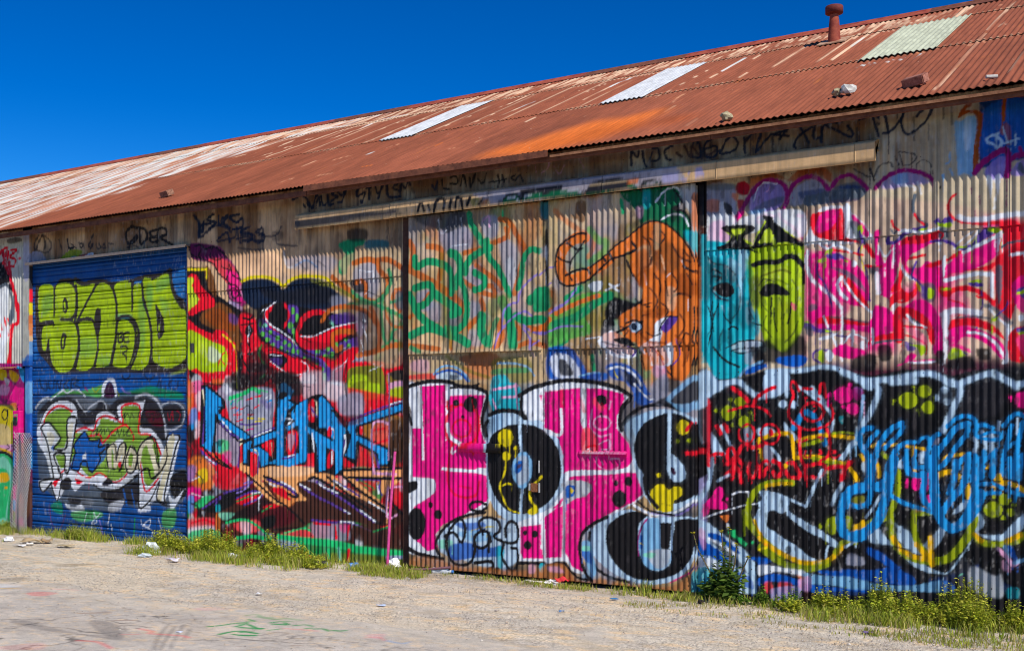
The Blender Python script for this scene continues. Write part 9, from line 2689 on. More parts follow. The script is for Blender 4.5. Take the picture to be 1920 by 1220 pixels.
leaf_a = slide_leaf(-8.13, -6.265, [(-6.95, 2.57, .45, .16, .055), (-7.6, 2.57, .5, .1, .012)], 40)
leaf_b = slide_leaf(-6.195, -4.44, [(-5.3, 2.58, .9, .1, .006)], 60)
flat_panel('cover_strip', leaf_b, M_DOORSHEET, CV['slide'], -6.262, -6.198, .05, 4.24, -.066, .03, du=.0125, rough=.002, seed=12)
box('jamb_post', -8.262, -8.165, -.03, .09, 0, 4.25, M_JAMB, warehouse, .004)
flat_panel('jamb_post', warehouse, M_TRIM, CV['wall'], -4.432, -4.372, -.02, 4.25, -.022, .1, du=.0125, rough=.002, seed=14)

# folded closing edge of the near leaf
zz = np.arange(.05, 4.25, .02)
V = np.concatenate([np.stack([np.full(len(zz), -4.4385), np.full(len(zz), y), zz], -1) for y in (-.079, -.05, -.021)])
i = np.arange(3 * len(zz)).reshape(3, len(zz))
C = np.vstack([CV['slide'].sample(np.full(len(zz), -4.47 + .01 * q), zz) for q in range(3)])
obj('edge_strip', np_mesh('edge_strip', V, np.stack([i[:-1, :-1], i[1:, :-1], i[1:, 1:], i[:-1, 1:]], -1).reshape(-1, 4), col=C, smooth=False), M_DOORSHEET, leaf_b)

# folded brackets on the doors (flat strips standing off the sheets)
def bracket(leaf, u0, u1, z0, z1, yl, yr, lipz):
    n = max(8, int((u1 - u0) / .012))
    V = []; C = []
    us = np.linspace(u0, u1, n)
    prof = [(.0, z1 + lipz), (1.0, z1), (1.0, (z0 + z1) / 2), (1.0, z0), (.0, z0 + .004)]
    for f, z in prof:
        for a in us:
            t = (a - u0) / (u1 - u0)
            y = yl + (yr - yl) * min(1, t * 1.4)
            V.append((a, -.078 + (y + .078) * f, z))
        C.append(CV['slide'].sample(us, np.full(n, z)))
    m = len(prof)
    i = np.arange(m * n).reshape(m, n)
    Q = np.stack([i[1:, :-1], i[1:, 1:], i[:-1, 1:], i[:-1, :-1]], -1).reshape(-1, 4)
    obj('bracket', np_mesh('bracket', V, Q, col=np.vstack(C), smooth=False), M_WALL, leaf)
bracket(leaf_a, -7.40, -6.79, 1.435, 1.535, -.095, -.125, .004)
bracket(leaf_b, -5.80, -5.21, 1.44, 1.455, -.088, -.112, .03)

# latch, slots
bm = bmesh.new()
add_box(bm, -6.405, -6.315, -.098, -.084, 1.005, 1.105, .004)
bm_obj('latch_plate', bm, M_RUSTPLATE, leaf_a)
bm = bmesh.new()
add_box(bm, -6.43, -6.412, -.104, -.084, 1.02, 1.10, .003)
add_box(bm, -6.302, -6.288, -.104, -.084, 1.0, 1.11, .003)
add_box(bm, -6.305, -6.292, -.100, -.084, 1.22, 1.36, .003)
bm_obj('door_handle', bm, M_GALV, leaf_a)

# rail cover: sections butted end to end
joints = [-9.91, -8.35, -6.93, -5.47, -4.18, -2.80, -2.61]
rail = empty('rail_cover', (0, 0, 0), parent=warehouse)
for q in range(len(joints) - 1):
    a, b = joints[q] + .0015, joints[q + 1] - .0015
    n = max(3, int((b - a) / .012))
    us = np.linspace(a, b, n)
    dz = .002 * (q % 2); dy = .0015 * (q % 3)
    prof = [(-.005, 4.470), (-.05, 4.462), (-.16, 4.418), (-.16, 4.40), (-.161, 4.37), (-.161, 4.34), (-.161, 4.31), (-.161, 4.28), (-.16, 4.245), (-.15, 4.238), (-.14, 4.245), (-.14, 4.36), (-.005, 4.36)]
    V = []; C = []
    for (y, z) in prof:
        V += [(u_, y - dy, z + dz) for u_ in us]
        C.append(CV['rail'].sample(us, np.full(n, min(z, 4.44))))
    m = len(prof)
    i = np.arange(m * n).reshape(m, n)
    Q = np.stack([i[1:, :-1], i[1:, 1:], i[:-1, 1:], i[:-1, :-1]], -1).reshape(-1, 4)
    V = np.array(V); C = np.vstack(C)
    # end caps
    T = []
    for e, flip in ((0, 1), (n - 1, 0)):
        ring = i[:, e]
        for f in range(1, m - 1):
            T.append((ring[0], ring[f], ring[f + 1]) if flip else (ring[0], ring[f + 1], ring[f]))
    obj('rail_section', np_mesh('rail_section', V, Q, T, col=C, smooth=False), M_TRIM, rail)

# ---- fascia and eave flashing
for a, b in ((-30.2, -24.0), (-23.995, -18.1), (-18.095, -15.75), (-15.745, -9.62), (-9.615, -4.2), (-4.195, 2.3)):
    dz = .012 * math.sin(a * 3)
    bm = bmesh.new()
    add_box(bm, a, b, -.262, -.232, 4.628 + dz * .5, 4.700, .004)
    bm_obj('fascia_board', bm, M_FASCIA, warehouse)
box('eave_flashing', -9.60, -6.05, -.338, -.3305, 4.668, 4.738, M_FASCIA, warehouse)
box('eave_flashing', -6.04, 2.13, -.300, -.294, 4.664, 4.692, make_rust('rusty_eave_angle', (.20, .08, .04), (.38, .18, .09), 14), warehouse)

# ---- roof
roof = empty('roof', (0, 0, 0), parent=warehouse)
BD = (0, CP, SP); ND = (0, -SP, CP)
ORG = (0, -EAVE, ZE)
M_SKYL_W = None
def skylight_mat(name, c, rough):
    m, n, l, b = mat_new(name, rough, spec=0.4)
    f = ramp(n, l, noise(n, l, (1, .3, .3), 14, 6, .7), [(0.3, 0.62), (0.65, 1.05)])
    l.new(mix(n, l, c, f, 1.0, 'MULTIPLY'), b.inputs['Base Color'])
    return m
M_SKYW = skylight_mat('white_fibreglass', (0.62, 0.64, 0.65), .55)
M_SKYG = skylight_mat('greenish_fibreglass', (0.50, 0.53, 0.38), .6)
SKY = [(-3.36, -2.50, M_SKYG, 'pale green translucent sheet'), (-6.68, -6.05, M_SKYW, 'white translucent sheet'), (-10.33, -9.69, M_SKYW, 'white translucent sheet')]
u = -30.2
cols = []
edges = [-30.2 + .61 * k for k in range(54)]
for k in range(len(edges) - 1):
    a, b = edges[k], edges[k + 1]
    near = a > -10
    per, db = (6, .05) if near else ((5, .065) if a > -17 else (4, .09))
    for r, (s0, s1) in enumerate(((0.0, 2.76), (2.70, 5.06), (5.0, SLEN - .02))):
        if a > -1.0: db2 = .3; per = 4
        else: db2 = db
        sheet('roof_sheet', roof, M_ROOF, CV['roof'], a, b + .012, s0, s1, ORG, BD, ND, amp=.0085, per=per, db=db2, lift=.006 * r + .002 * (k % 2), lift_end=.006 * r + .002 * (k % 2) + (.005 if r else .0), seed=300 + k * 3 + r, lip=.004)
for a, b, m, lab in SKY:
    o = sheet('skylight_sheet', roof, m, None, a, b, 2.64, 5.0, ORG, BD, ND, amp=.0095, per=6, db=.1, lift=.024, lift_end=.028, seed=int(-a * 10), lip=.006)
    o['label'] = lab
# ridge roll and plain rear slope
bm = bmesh.new()
zr = ZE + TANP * (YR + EAVE)
ring = [(-.26, -.26 * TANP + .030), (-.08, -.08 * TANP + .034), (-.045, .02), (-.02, .045), (.02, .045), (.045, .02), (.08, -.08 * TANP + .034), (.26, -.26 * TANP + .030)]
xs = [-30.2 + 1.8 * k for k in range(18)] + [2.13]
for q in range(len(xs) - 1):
    bm = bmesh.new()
    va = [bm.verts.new((xs[q], YR + y, zr + z + .002 * (q % 2))) for y, z in ring]
    vb = [bm.verts.new((xs[q + 1] + .02, YR + y, zr + z + .002 * (q % 2))) for y, z in ring]
    for f in range(len(ring) - 1): bm.faces.new((va[f], vb[f], vb[f + 1], va[f + 1]))
    bm_obj('ridge_cap', bm, M_VENT if q % 3 else M_FASCIA, roof)
sheet('rear_slope', roof, M_FASCIA, None, -30.2, 2.13, 0, SLEN - .02, (0, 2 * YR + EAVE, ZE), (0, -CP, SP), (0, SP, CP), amp=.008, per=4, db=3.0, seed=3)
# gable ends and rear wall close the building
for gx in (-30.15, 2.06):
    bm = bmesh.new()
    f1 = [bm.verts.new(p) for p in ((gx, .18, 0), (gx, 2 * YR - .1, 0), (gx, 2 * YR - .1, 4.80), (gx, YR, 7.28), (gx, .18, 4.80))]
    f2 = [bm.verts.new((v.co.x + .06, v.co.y, v.co.z)) for v in f1]
    bm.faces.new(f1[::-1]); bm.faces.new(f2)
    for q in range(5): bm.faces.new((f1[q], f1[(q + 1) % 5], f2[(q + 1) % 5], f2[q]))
    bm_obj('gable_wall', bm, M_FASCIA, warehouse)
box('rear_wall', -30.08, 2.05, 2 * YR - .1, 2 * YR - .04, 0, 4.84, M_FASCIA, warehouse)

# ------------------------------------------------------------------ ground
def make_ground():
    m, n, l, b = mat_new('gravel_dirt', 0.95, spec=0.1)
    c = attr(n)
    g = nd(n, 'ShaderNodeTexVoronoi', Scale=55.0)
    l.new(coords(n, l), g.inputs['Vector'])
    peb = ramp(n, l, g.outputs['Color'], [(0.1, 0.62), (0.9, 1.3)])
    zone = ramp(n, l, noise(n, l, (1, 1, 1), 1.1, 5, .6), [(0.35, 0.25), (0.6, 1.0)])
    c = mix(n, l, c, mix(n, l, (1, 1, 1), peb, zone), 1.0, 'MULTIPLY')
    fine = ramp(n, l, noise(n, l, (1, 1, 1), 120.0, 4, .7), [(0.3, 0.75), (0.7, 1.15)])
    c = mix(n, l, c, fine, 0.8, 'MULTIPLY')
    l.new(c, b.inputs['Base Color'])
    bump(n, l, b, mix(n, l, g.outputs['Distance'], noise(n, l, (1, 1, 1), 90.0, 4), .5), 0.8, 0.012)
    return m
M_GROUND = make_ground()
CV['ground'] = Canvas(-18, 2.5, -7.0, 0.6, 40, PAL['gravel'])
def ground_base():
    cv = CV['ground']
    X, Y = cv.grid()
    s = fbm(X * .55, Y * 1.6, 101); A = np.clip((s - .47) * 5, 0, .75)[..., None]
    cv.a[:] = cv.a * (1 - A) + PAL['sand'] * A
    s = fbm(X * 1.1 + 3, Y * 2.6, 107); A = np.clip((s - .58) * 6, 0, .5)[..., None]
    cv.a[:] = cv.a * (1 - A) + PAL['stonegrey'] * A
    s = fbm(X * 2.1 + 3, Y * 3.6, 117); A = (np.clip((s - .52) * 6, 0, .7) * np.clip((Y + .9) / .5, 0, 1))[..., None]
    cv.a[:] = cv.a * (1 - A) + PAL['earth'] * A
def ground_detail():
    cv = CV['ground']
    X, Y = cv.grid()
    # tyre-worn bands along the wall, coarse stony patches, damp dirt
    s = fbm(X * .35, Y * 4.5 + X * .25, 141); A = np.clip((s - .52) * 7, 0, .5)[..., None]
    cv.a[:] = cv.a * (1 - A) + PAL['stonegrey'] * .9 * A
    s = fbm(X * 3.2, Y * 7.5, 151); A = np.clip((s - .60) * 8, 0, .4)[..., None]
    cv.a[:] = cv.a * (1 - A) + PAL['earth'] * 1.25 * A
    s = fbm(X * 9, Y * 16, 161); A = np.clip((s - .58) * 9, 0, .45)[..., None]
    cv.a[:] = cv.a * (1 - A) + PAL['stonegrey'] * .75 * A
    s = fbm(X * 7, Y * 14, 171); A = np.clip((s - .60) * 9, 0, .6)[..., None]
    cv.a[:] = cv.a * (1 - A) + PAL['wb'] * A
ground_base(); ground_detail()
if ART.get('ground'): CV['ground'].draw(ART['ground'], False)
xs = np.concatenate([[-900, -300, -120, -60, -35, -24], np.arange(-18, 2.51, .045), [4, 8, 20, 60, 200, 900]])
ys = np.concatenate([[-900, -300, -100, -40, -20, -11], np.arange(-7, .41, .045), [3, 12, 40, 150, 900]])
X, Y = np.meshgrid(xs, ys)
Z = .018 * (fbm(X * 1.3, Y * 1.3, 7) - .5) + .012 * (fbm(X * 9, Y * 9, 8, 3) - .5)
Z = np.where((X < -18) | (X > 2.5) | (Y < -7) | (Y > .4), -.02, Z)
V = np.stack([X.ravel(), Y.ravel(), Z.ravel() - .004], -1)
i = np.arange(X.size).reshape(X.shape)
Q = np.stack([i[:-1, :-1], i[:-1, 1:], i[1:, 1:], i[1:, :-1]], -1).reshape(-1, 4)
C = CV['ground'].sample(X.ravel(), Y.ravel()) * 1.0
far = (X.ravel() < -18.5) | (X.ravel() > 3) | (Y.ravel() < -7.4)
C[far] = np.array([.13, .12, .11])  # unseen ground outside the view, darkened to cut bounce light on the wall
o = obj('ground', np_mesh('ground', V, Q, col=C), M_GROUND)
tag(o, kind='structure', label='pale gravel and dirt ground along the wall', cat='ground')

# ---- asphalt apron
def make_asphalt():
    m, n, l, b = mat_new('dusty_asphalt', 0.9, spec=0.15)
    c = attr(n)
    g = nd(n, 'ShaderNodeTexVoronoi', Scale=130.0)
    l.new(coords(n, l), g.inputs['Vector'])
    c = mix(n, l, c, ramp(n, l, g.outputs['Color'], [(0.1, 0.78), (0.9, 1.14)]), .8, 'MULTIPLY')
    dust = ramp(n, l, noise(n, l, (1, 1, 1), 2.3, 7, .65), [(0.35, 0.82), (0.65, 1.1)])
    c = mix(n, l, c, dust, .8, 'MULTIPLY')
    l.new(c, b.inputs['Base Color'])
    bump(n, l, b, noise(n, l, (1, 1, 1), 150.0, 4), 0.4, 0.006)
    return m
M_ASPH = make_asphalt()
CV['asphalt'] = Canvas(-14, -2.0, -7.2, -1.8, 80, PAL['asph'])
def asph_base():
    cv = CV['asphalt']
    X, Y = cv.grid()
    for sd, f, col, k in ((131, .8, 'asphwarm', .7), (137, 1.7, 'asphgrey', .5)):
        s = fbm(X * f, Y * f * 1.7, sd); A = np.clip((s - .5) * 4, 0, k)[..., None]
        cv.a[:] = cv.a * (1 - A) + PAL[col] * A
def asph_detail():
    cv = CV['asphalt']
    X, Y = cv.grid()
    s = fbm(X * 5, Y * 9, 181); A = np.clip((s - .58) * 9, 0, .3)[..., None]
    cv.a[:] = cv.a * (1 - A) + PAL['asphgrey'] * .85 * A
    s = fbm(X * 16, Y * 30, 183); A = np.clip((s - .62) * 10, 0, .35)[..., None]
    cv.a[:] = cv.a * (1 - A) + PAL['asphgrey'] * .62 * A
    s = fbm(X * 14, Y * 26, 187); A = np.clip((s - .64) * 10, 0, .4)[..., None]
    cv.a[:] = cv.a * (1 - A) + PAL['wb'] * A
    # hairline cracks
    for sd in (191, 193):
        s = np.abs(fbm(X * .8 + (fbm(X * 4, Y * 4, sd) - .5) * .5, Y * .9, sd, 3) - .5)
        A = (np.clip((.0045 - s) / .002, 0, 1) * .75)[..., None]
        cv.a[:] = cv.a * (1 - A) + np.array([.10, .09, .08]) * A
asph_base(); asph_detail()
if ART.get('asphalt'): CV['asphalt'].draw(ART['asphalt'], False)
EDGE = [(-14.5, -3.012), (-11.363, -3.312), (-10.578, -2.997), (-9.449, -3.118), (-7.83, -3.115), (-6.577, -3.022), (-5.103, -3.055), (-4.532, -3.061), (-3.609, -3.12)]
ex = np.array([p[0] for p in EDGE]); ey = np.array([p[1] for p in EDGE])
xs = np.arange(-14.0, -2.0, .018)
top = np.interp(xs, ex, ey) + .10 * (fbm(xs * 1.6, xs * 0, 3) - .5) + .05 * (fbm(xs * 9, xs * 0, 4) - .5)
nr = 230
V = []
T = np.linspace(0, 1, nr) ** 1.25
Xg = np.repeat(xs[None, :], nr, 0); Yg = top[None, :] + (-7.2 - top[None, :]) * T[:, None]
Zg = .016 + .006 * (fbm(Xg * 1.1, Yg * 1.1, 77) - .5)
Zg[0, :] = -.02; 
V = np.stack([Xg.ravel(), Yg.ravel(), Zg.ravel()], -1)
i = np.arange(Xg.size).reshape(Xg.shape)
Q = np.stack([i[1:, :-1], i[1:, 1:], i[:-1, 1:], i[:-1, :-1]], -1).reshape(-1, 4)
Cg = CV['asphalt'].sample(Xg.ravel(), Yg.ravel()) * .98
dist = (top[None, :] - Yg).ravel()
A = np.clip(1 - dist / (.12 + .9 * fbm(Xg.ravel() * 1.3, Yg.ravel() * 2.2, 91)), 0, 1)[:, None] * .9
Cg = Cg * (1 - A) + CV['ground'].sample(Xg.ravel(), Yg.ravel()) * A
o = obj('road', np_mesh('road', V, Q, col=Cg), M_ASPH)
tag(o, kind='structure', label='worn dusty asphalt with paint scribbles and tyre marks', cat='road')

# ---- loose stones
def scatter_gravel(N):
    X = RNG.uniform(-17.0, -.6, N); Y = -RNG.uniform(.02, 1.0, N) ** .8 * 4.6
    e = np.interp(X, ex, ey)
    dens = fbm(X * .9, Y * 2.2, 201)
    keep = (RNG.random(N) < np.clip((dens - .3) * 2.4, .05, 1)) & ((Y > e - .15) | (RNG.random(N) < .10))
    X, Y = X[keep], Y[keep]
    n = len(X)
    base = np.array([[1, 0, 0], [-.5, .87, 0], [-.5, -.87, 0], [.1, .1, .75], [-.4, .3, .5]], dtype=float)
    oct_ = np.array([[1, 0, 0], [0, 1, 0], [-1, 0, 0], [0, -1, 0], [0, 0, .8], [0, 0, -.5]], dtype=float)
    sz = RNG.uniform(.003, .008, n) * np.where(RNG.random(n) < .03, 1.8, 1)
    an = RNG.uniform(0, 6.28, n)
    P = oct_[None] * (1 + RNG.uniform(-.35, .35, (n, 6, 3)))
    P = P * sz[:, None, None] * np.stack([RNG.uniform(.8, 1.6, n), RNG.uniform(.7, 1.1, n), RNG.uniform(.6, 1, n)], -1)[:, None, :]
    ca, sa = np.cos(an)[:, None], np.sin(an)[:, None]
    px = P[..., 0] * ca - P[..., 1] * sa + X[:, None]; py = P[..., 0] * sa + P[..., 1] * ca + Y[:, None]
    V = np.stack([px, py, P[..., 2] + np.where(Y < np.interp(X, ex, ey), .02, .005)[:, None]], -1).reshape(-1, 3)
    t = np.array([[0, 1, 4], [1, 2, 4], [2, 3, 4], [3, 0, 4], [1, 0, 5], [2, 1, 5], [3, 2, 5], [0, 3, 5]])
    T = (t[None] + (np.arange(n) * 6)[:, None, None]).reshape(-1, 3)
    pal = np.array([[.50, .45, .39], [.38, .34, .30], [.62, .57, .50], [.26, .23, .21], [.54, .43, .32]])
    C = pal[RNG.integers(0, 5, n)] * RNG.uniform(.75, 1.2, n)[:, None]
    return np_mesh('gravel', V, None, T, col=np.repeat(C, 6, 0), smooth=False)
m, n_, l_, b_ = mat_new('loose_stone', .9, spec=.15)
l_.new(attr(n_), b_.inputs['Base Color'])
o = obj('gravel', scatter_gravel(85000), m)
tag(o, 'loose grey and tan stones scattered over the dirt', 'gravel', kind='stuff')

# ------------------------------------------------------------------ vegetation
def leaf_mat(name, trans=.35):
    m, n, l, b = mat_new(name, .6, spec=.25)
    c = attr(n)
    l.new(c, b.inputs['Base Color'])
    tr = n.new('ShaderNodeBsdfTranslucent'); l.new(c, tr.inputs['Color'])
    ms = n.new('ShaderNodeMixShader'); ms.inputs[0].default_value = trans
    l.new(b.outputs[0], ms.inputs[1]); l.new(tr.outputs[0], ms.inputs[2])
    l.new(ms.outputs[0], n['Material Output'].inputs['Surface'])
    return m
M_LEAF = leaf_mat('leaf')
GREENS = np.array([[.36, .42, .04], [.27, .35, .03], [.44, .47, .06], [.22, .29, .03], [.48, .44, .12]])
DRY = np.array([[.42, .34, .14], [.36, .28, .10], [.30, .27, .08]])

def blades(X, Y, hgt, wid, lean, dry):
    n = len(X)
    an = RNG.uniform(0, 6.28, n); d = np.stack([np.cos(an), np.sin(an)], -1)
    la = RNG.uniform(0, 6.28, n); ld = np.stack([np.cos(la), np.sin(la)], -1) * (lean * RNG.uniform(.3, 1.3, n) * hgt)[:, None]
    b = np.stack([X, Y], -1)
    z0 = np.full(n, -.005)
    v0 = np.column_stack([b + d * wid[:, None], z0]); v1 = np.column_stack([b - d * wid[:, None], z0])
    v2 = np.column_stack([b + d * wid[:, None] * .7 + ld * .4, hgt * .6]); v3 = np.column_stack([b - d * wid[:, None] * .7 + ld * .4, hgt * .6])
    v4 = np.column_stack([b + ld, hgt * RNG.uniform(.8, 1, n)])
    V = np.stack([v0, v1, v2, v3, v4], 1).reshape(-1, 3)
    k = np.arange(n) * 5
    Q = np.stack([k, k + 1, k + 3, k + 2], -1); T = np.stack([k + 2, k + 3, k + 4], -1)
    C = GREENS[RNG.integers(0, 5, n)] * RNG.uniform(.7, 1.25, n)[:, None]
    dm = RNG.random(n) < dry
    C[dm] = DRY[RNG.integers(0, 3, dm.sum())]
    return V, Q, T, np.repeat(C, 5, 0)

GR = []   # (u0,u1, y0,y1, count, height, dryness)
GR_LIST = [(-17.2, -15.6, -0.45, 0.0, 1500, 0.14, 0.12), (-15.7, -12.1, -0.3, 0.02, 2600, 0.13, 0.1), (-14.5, -13.9, -0.28, -0.02, 500, 0.2, 0.05), (-17.0, -14.9, -1.25, -0.9, 900, 0.06, 0.25), (-12.3, -9.3, -0.95, 0.0, 6500, 0.14, 0.12), (-9.4, -7.7, -0.55, -0.02, 2200, 0.1, 0.15), (-8.4, -7.6, -0.75, -0.35, 900, 0.06, 0.2), (-7.6, -6.2, -0.3, 0.0, 500, 0.05, 0.35), (-6.4, -4.4, -0.4, -0.06, 1600, 0.06, 0.3), (-5.2, -4.9, -0.25, -0.08, 160, 0.16, 0.05), (-4.6, -3.0, -0.4, -0.02, 1700, 0.09, 0.25), (-4.9, -3.2, -1.0, -0.35, 1100, 0.035, 0.6), (-3.2, 0.2, -0.75, -0.02, 6000, 0.13, 0.12), (-2.8, 0.2, -1.25, -0.6, 2600, 0.05, 0.35), (-3.6, -1.6, -1.25, -0.95, 700, 0.03, 0.6)]
Vs, Qs, Ts, Cs = [], [], [], []
base = 0
for (u0, u1, y0, y1, cnt, hh, dry) in GR_LIST:
    X = RNG.uniform(u0, u1, cnt); t = RNG.beta(1.3, 1.6, cnt); Y = y0 + (y1 - y0) * t
    d = fbm(X * 2.6, Y * 4.0, 303)
    k = RNG.random(cnt) < np.clip((d - .36) * 5, .03, 1)
    X, Y = X[k], Y[k]
    n = len(X)
    if n == 0: continue
    V, Q, T, C = blades(X, Y, RNG.uniform(.35, 1.15, n) * hh * (.6 + .8 * d[k]), RNG.uniform(.0025, .0055, n), .55, dry)
    Vs.append(V); Qs.append(Q + base); Ts.append(T + base); Cs.append(C); base += len(V)
o = obj('grass', np_mesh('grass', np.vstack(Vs), np.vstack(Qs), np.vstack(Ts), col=np.vstack(Cs), smooth=False), M_LEAF)
tag(o, 'green and straw-coloured grass along the foot of the wall', 'grass', kind='stuff')

def leafy(centers, count, leaf, squash=.55, cols=GREENS, stem=True):
    """many leaf-sized faces on thin stems; centers: (x,y,height,radius)"""
    V, Q, C = [], [], []
    b = 0
    for (cx, cy, h, r) in centers:
        m = int(count * r * r * h * 110000) + 120
        ns = max(4, int(m / 9))
        for s_ in range(ns):
            a = random.uniform(0, 6.28); rr = r * math.sqrt(random.random())
            sx, sy = cx + math.cos(a) * rr * .6, cy + math.sin(a) * rr * .6 * .8
            tx, ty = cx + math.cos(a) * rr * 1.15, min(cy + math.sin(a) * rr * .9, -.03)
            sy = min(sy, -.03)
            hh = h * (1 - .55 * (rr / r) ** 2) * random.uniform(.55, 1.12)
            base_c = random.choice(list(cols))
            # stem
            w = .0025
            V += [(sx - w, sy, -.01), (sx + w, sy, -.01), (tx + w * .4, ty, hh), (tx - w * .4, ty, hh)]
            Q.append((b, b + 1, b + 2, b + 3)); C += [np.array(base_c) * .6] * 4; b += 4
            nl = random.randint(7, 12)
            for k in range(nl):
                t = .12 + .9 * (k + random.random()) / nl
                px, py, pz = sx + (tx - sx) * t, sy + (ty - sy) * t, hh * min(t, 1.02)
                az = random.uniform(0, 6.28); el = random.uniform(-.3, .9)
                L = leaf * random.uniform(.6, 1.3); W = L * random.uniform(.22, .42)
                dx, dy, dz = math.cos(az) * math.cos(el), math.sin(az) * math.cos(el), math.sin(el)
                qx, qy = -math.sin(az), math.cos(az)
                tw = random.uniform(-.5, .5)
                ym = lambda v: min(v, -.012)
                V += [(px, ym(py), pz), (px + dx * L * .5 + qx * W, ym(py + dy * L * .5 + qy * W), pz + dz * L * .5 + tw * W),
                      (px + dx * L, ym(py + dy * L), pz + dz * L - L * .15), (px + dx * L * .5 - qx * W, ym(py + dy * L * .5 - qy * W), pz + dz * L * .5 - tw * W)]
                Q.append((b, b + 1, b + 2, b + 3))
                c = np.array(base_c) * random.uniform(.7, 1.3)
                C += [c] * 4; b += 4
    return np.array(V), np.array(Q), np.array(C)

def weeds(name, label, centers, count, leaf, cols=GREENS):
    V, Q, C = leafy(centers, count, leaf, cols=cols)
    o = obj(name, np_mesh(name, V, Q, col=C, smooth=False), M_LEAF)
    tag(o, label, 'weeds', kind='stuff')
    return o
WG = np.array([[.48, .50, .04], [.36, .43, .03], [.56, .54, .07], [.28, .34, .03]])
cs = []
random.seed(21)
for k in range(46):
    x = -3.35 + 3.4 * k / 45 + random.uniform(-.08, .08)
    f = min(1, (x + 3.4) / .9)
    cs.append((x, -.10 - random.uniform(0, .30), (.11 + .11 * f) * random.uniform(.4, 1.3), random.uniform(.08, .16)))
for x, h in ((-2.55, .36), (-1.95, .36), (-1.82, .42), (-1.72, .38), (-1.2, .36), (-3.1, .24)):
    cs.append((x, -.14, h, .13))
weeds('weeds', 'bushy yellow-green weeds below the far end of the black and silver graffiti', cs, 1.0, .03, WG)
cs = []
for k in range(44):
    x = -12.25 + 3.0 * k / 43 + random.uniform(-.08, .08)
    f = 1 if x < -10.6 else max(.35, 1 - (x + 10.6) / 2.2)
    cs.append((x, -.10 - random.uniform(0, .5), .32 * f * random.uniform(.35, 1.25), random.uniform(.09, .18)))
weeds('weeds', 'tangled yellow-green weeds right beside the blue roller door', cs, .8, .032, WG)
cs = [(-14.25 + random.uniform(-.15, .15), -.12 - random.uniform(0, .1), .26 * random.uniform(.5, 1), .1) for _ in range(6)]
cs += [(-16.0 + random.uniform(-.3, .3), -.1, .22 * random.uniform(.5, 1), .1) for _ in range(8)]
weeds('weeds', 'low weeds at the foot of the blue roller door', cs, .7, .03, GREENS)
cs = [(-3.86 + .1 * k + random.uniform(-.04, .04), -.12 - random.uniform(0, .12), random.uniform(.08, .2), .07) for k in range(6)]
weeds('weeds', 'low bright green weeds beside the tall leafy plant', cs, 1.3, .028, np.array([[.10, .22, .02], [.14, .26, .03], [.2, .3, .03]]))

# tall leafy plant by the sliding door
plant = empty('leafy_plant', (-4.12, -.14, 0))
tag(plant, 'dark green broad-leaved plant with tall yellow-flowered stalks beside the sliding door', 'plant')
BG = np.array([[.12, .21, .03], [.16, .26, .04], [.09, .15, .025], [.22, .31, .05]])
M_STEM = plain('plant_stem', (.12, .09, .04), .7)
V, Q, C = leafy([(0, 0, .42, .17), (.06, .0, .30, .16), (-.10, 0, .22, .12), (.02, 0, .56, .10), (.1, 0, .46, .1)], .12, .085, cols=BG)
obj('foliage', np_mesh('foliage', V, Q, col=C, smooth=False), M_LEAF, plant)
for pts in ([(-.02, -.02, 0), (-.10, -.03, .25), (-.26, -.03, .52), (-.30, -.03, .66)], [(.02, -.02, 0), (.03, -.02, .3), (.0, -.03, .70)],
            [(.05, -.02, 0), (.09, -.03, .4), (.09, -.04, .74)], [(.06, -.02, 0), (.2, -.03, .28), (.28, -.03, .46)], [(.02, 0, 0), (.14, -.02, .4), (.16, -.03, .58)]):
    bm = bmesh.new(); tube(bm, pts, [.011, .008, .006, .0045][:len(pts)], 5)
    bm_obj('stalk', bm, M_STEM, plant)
    tip = pts[-1]
    Vl, Ql, Cl = [], [], []; b = 0
    for k in range(26):
        t = random.uniform(.35, 1.0) if k > 12 else 1.0
        pz = tip[2] * t; px = tip[0] * t; py = tip[1]
        az = random.uniform(0, 6.28); L = random.uniform(.02, .045); W = L * .35
        dx, dy = math.cos(az), math.sin(az)
        zz = random.uniform(-.01, .02)
        Vl += [(px, py, pz), (px + dx * L * .5 - dy * W, py + dy * L * .5 + dx * W, pz + zz), (px + dx * L, py + dy * L, pz + zz), (px + dx * L * .5 + dy * W, py + dy * L * .5 - dx * W, pz + zz)]
        Ql.append((b, b + 1, b + 2, b + 3)); b += 4
        Cl += [np.array((.45, .38, .03)) if k < 8 else np.array((.10, .16, .03))] * 4
    obj('flower_head', np_mesh('flower_head', Vl, Ql, col=Cl, smooth=False), M_LEAF, plant)['kind'] = 'stuff'

# ------------------------------------------------------------------ things on the roof
def roof_pt(u, s, off=0.0):
    return Vector((u, -EAVE + s * CP - SP * off, ZE + s * SP + CP * off))
RROT = Matrix.Rotation(math.atan(TANP), 4, 'X')

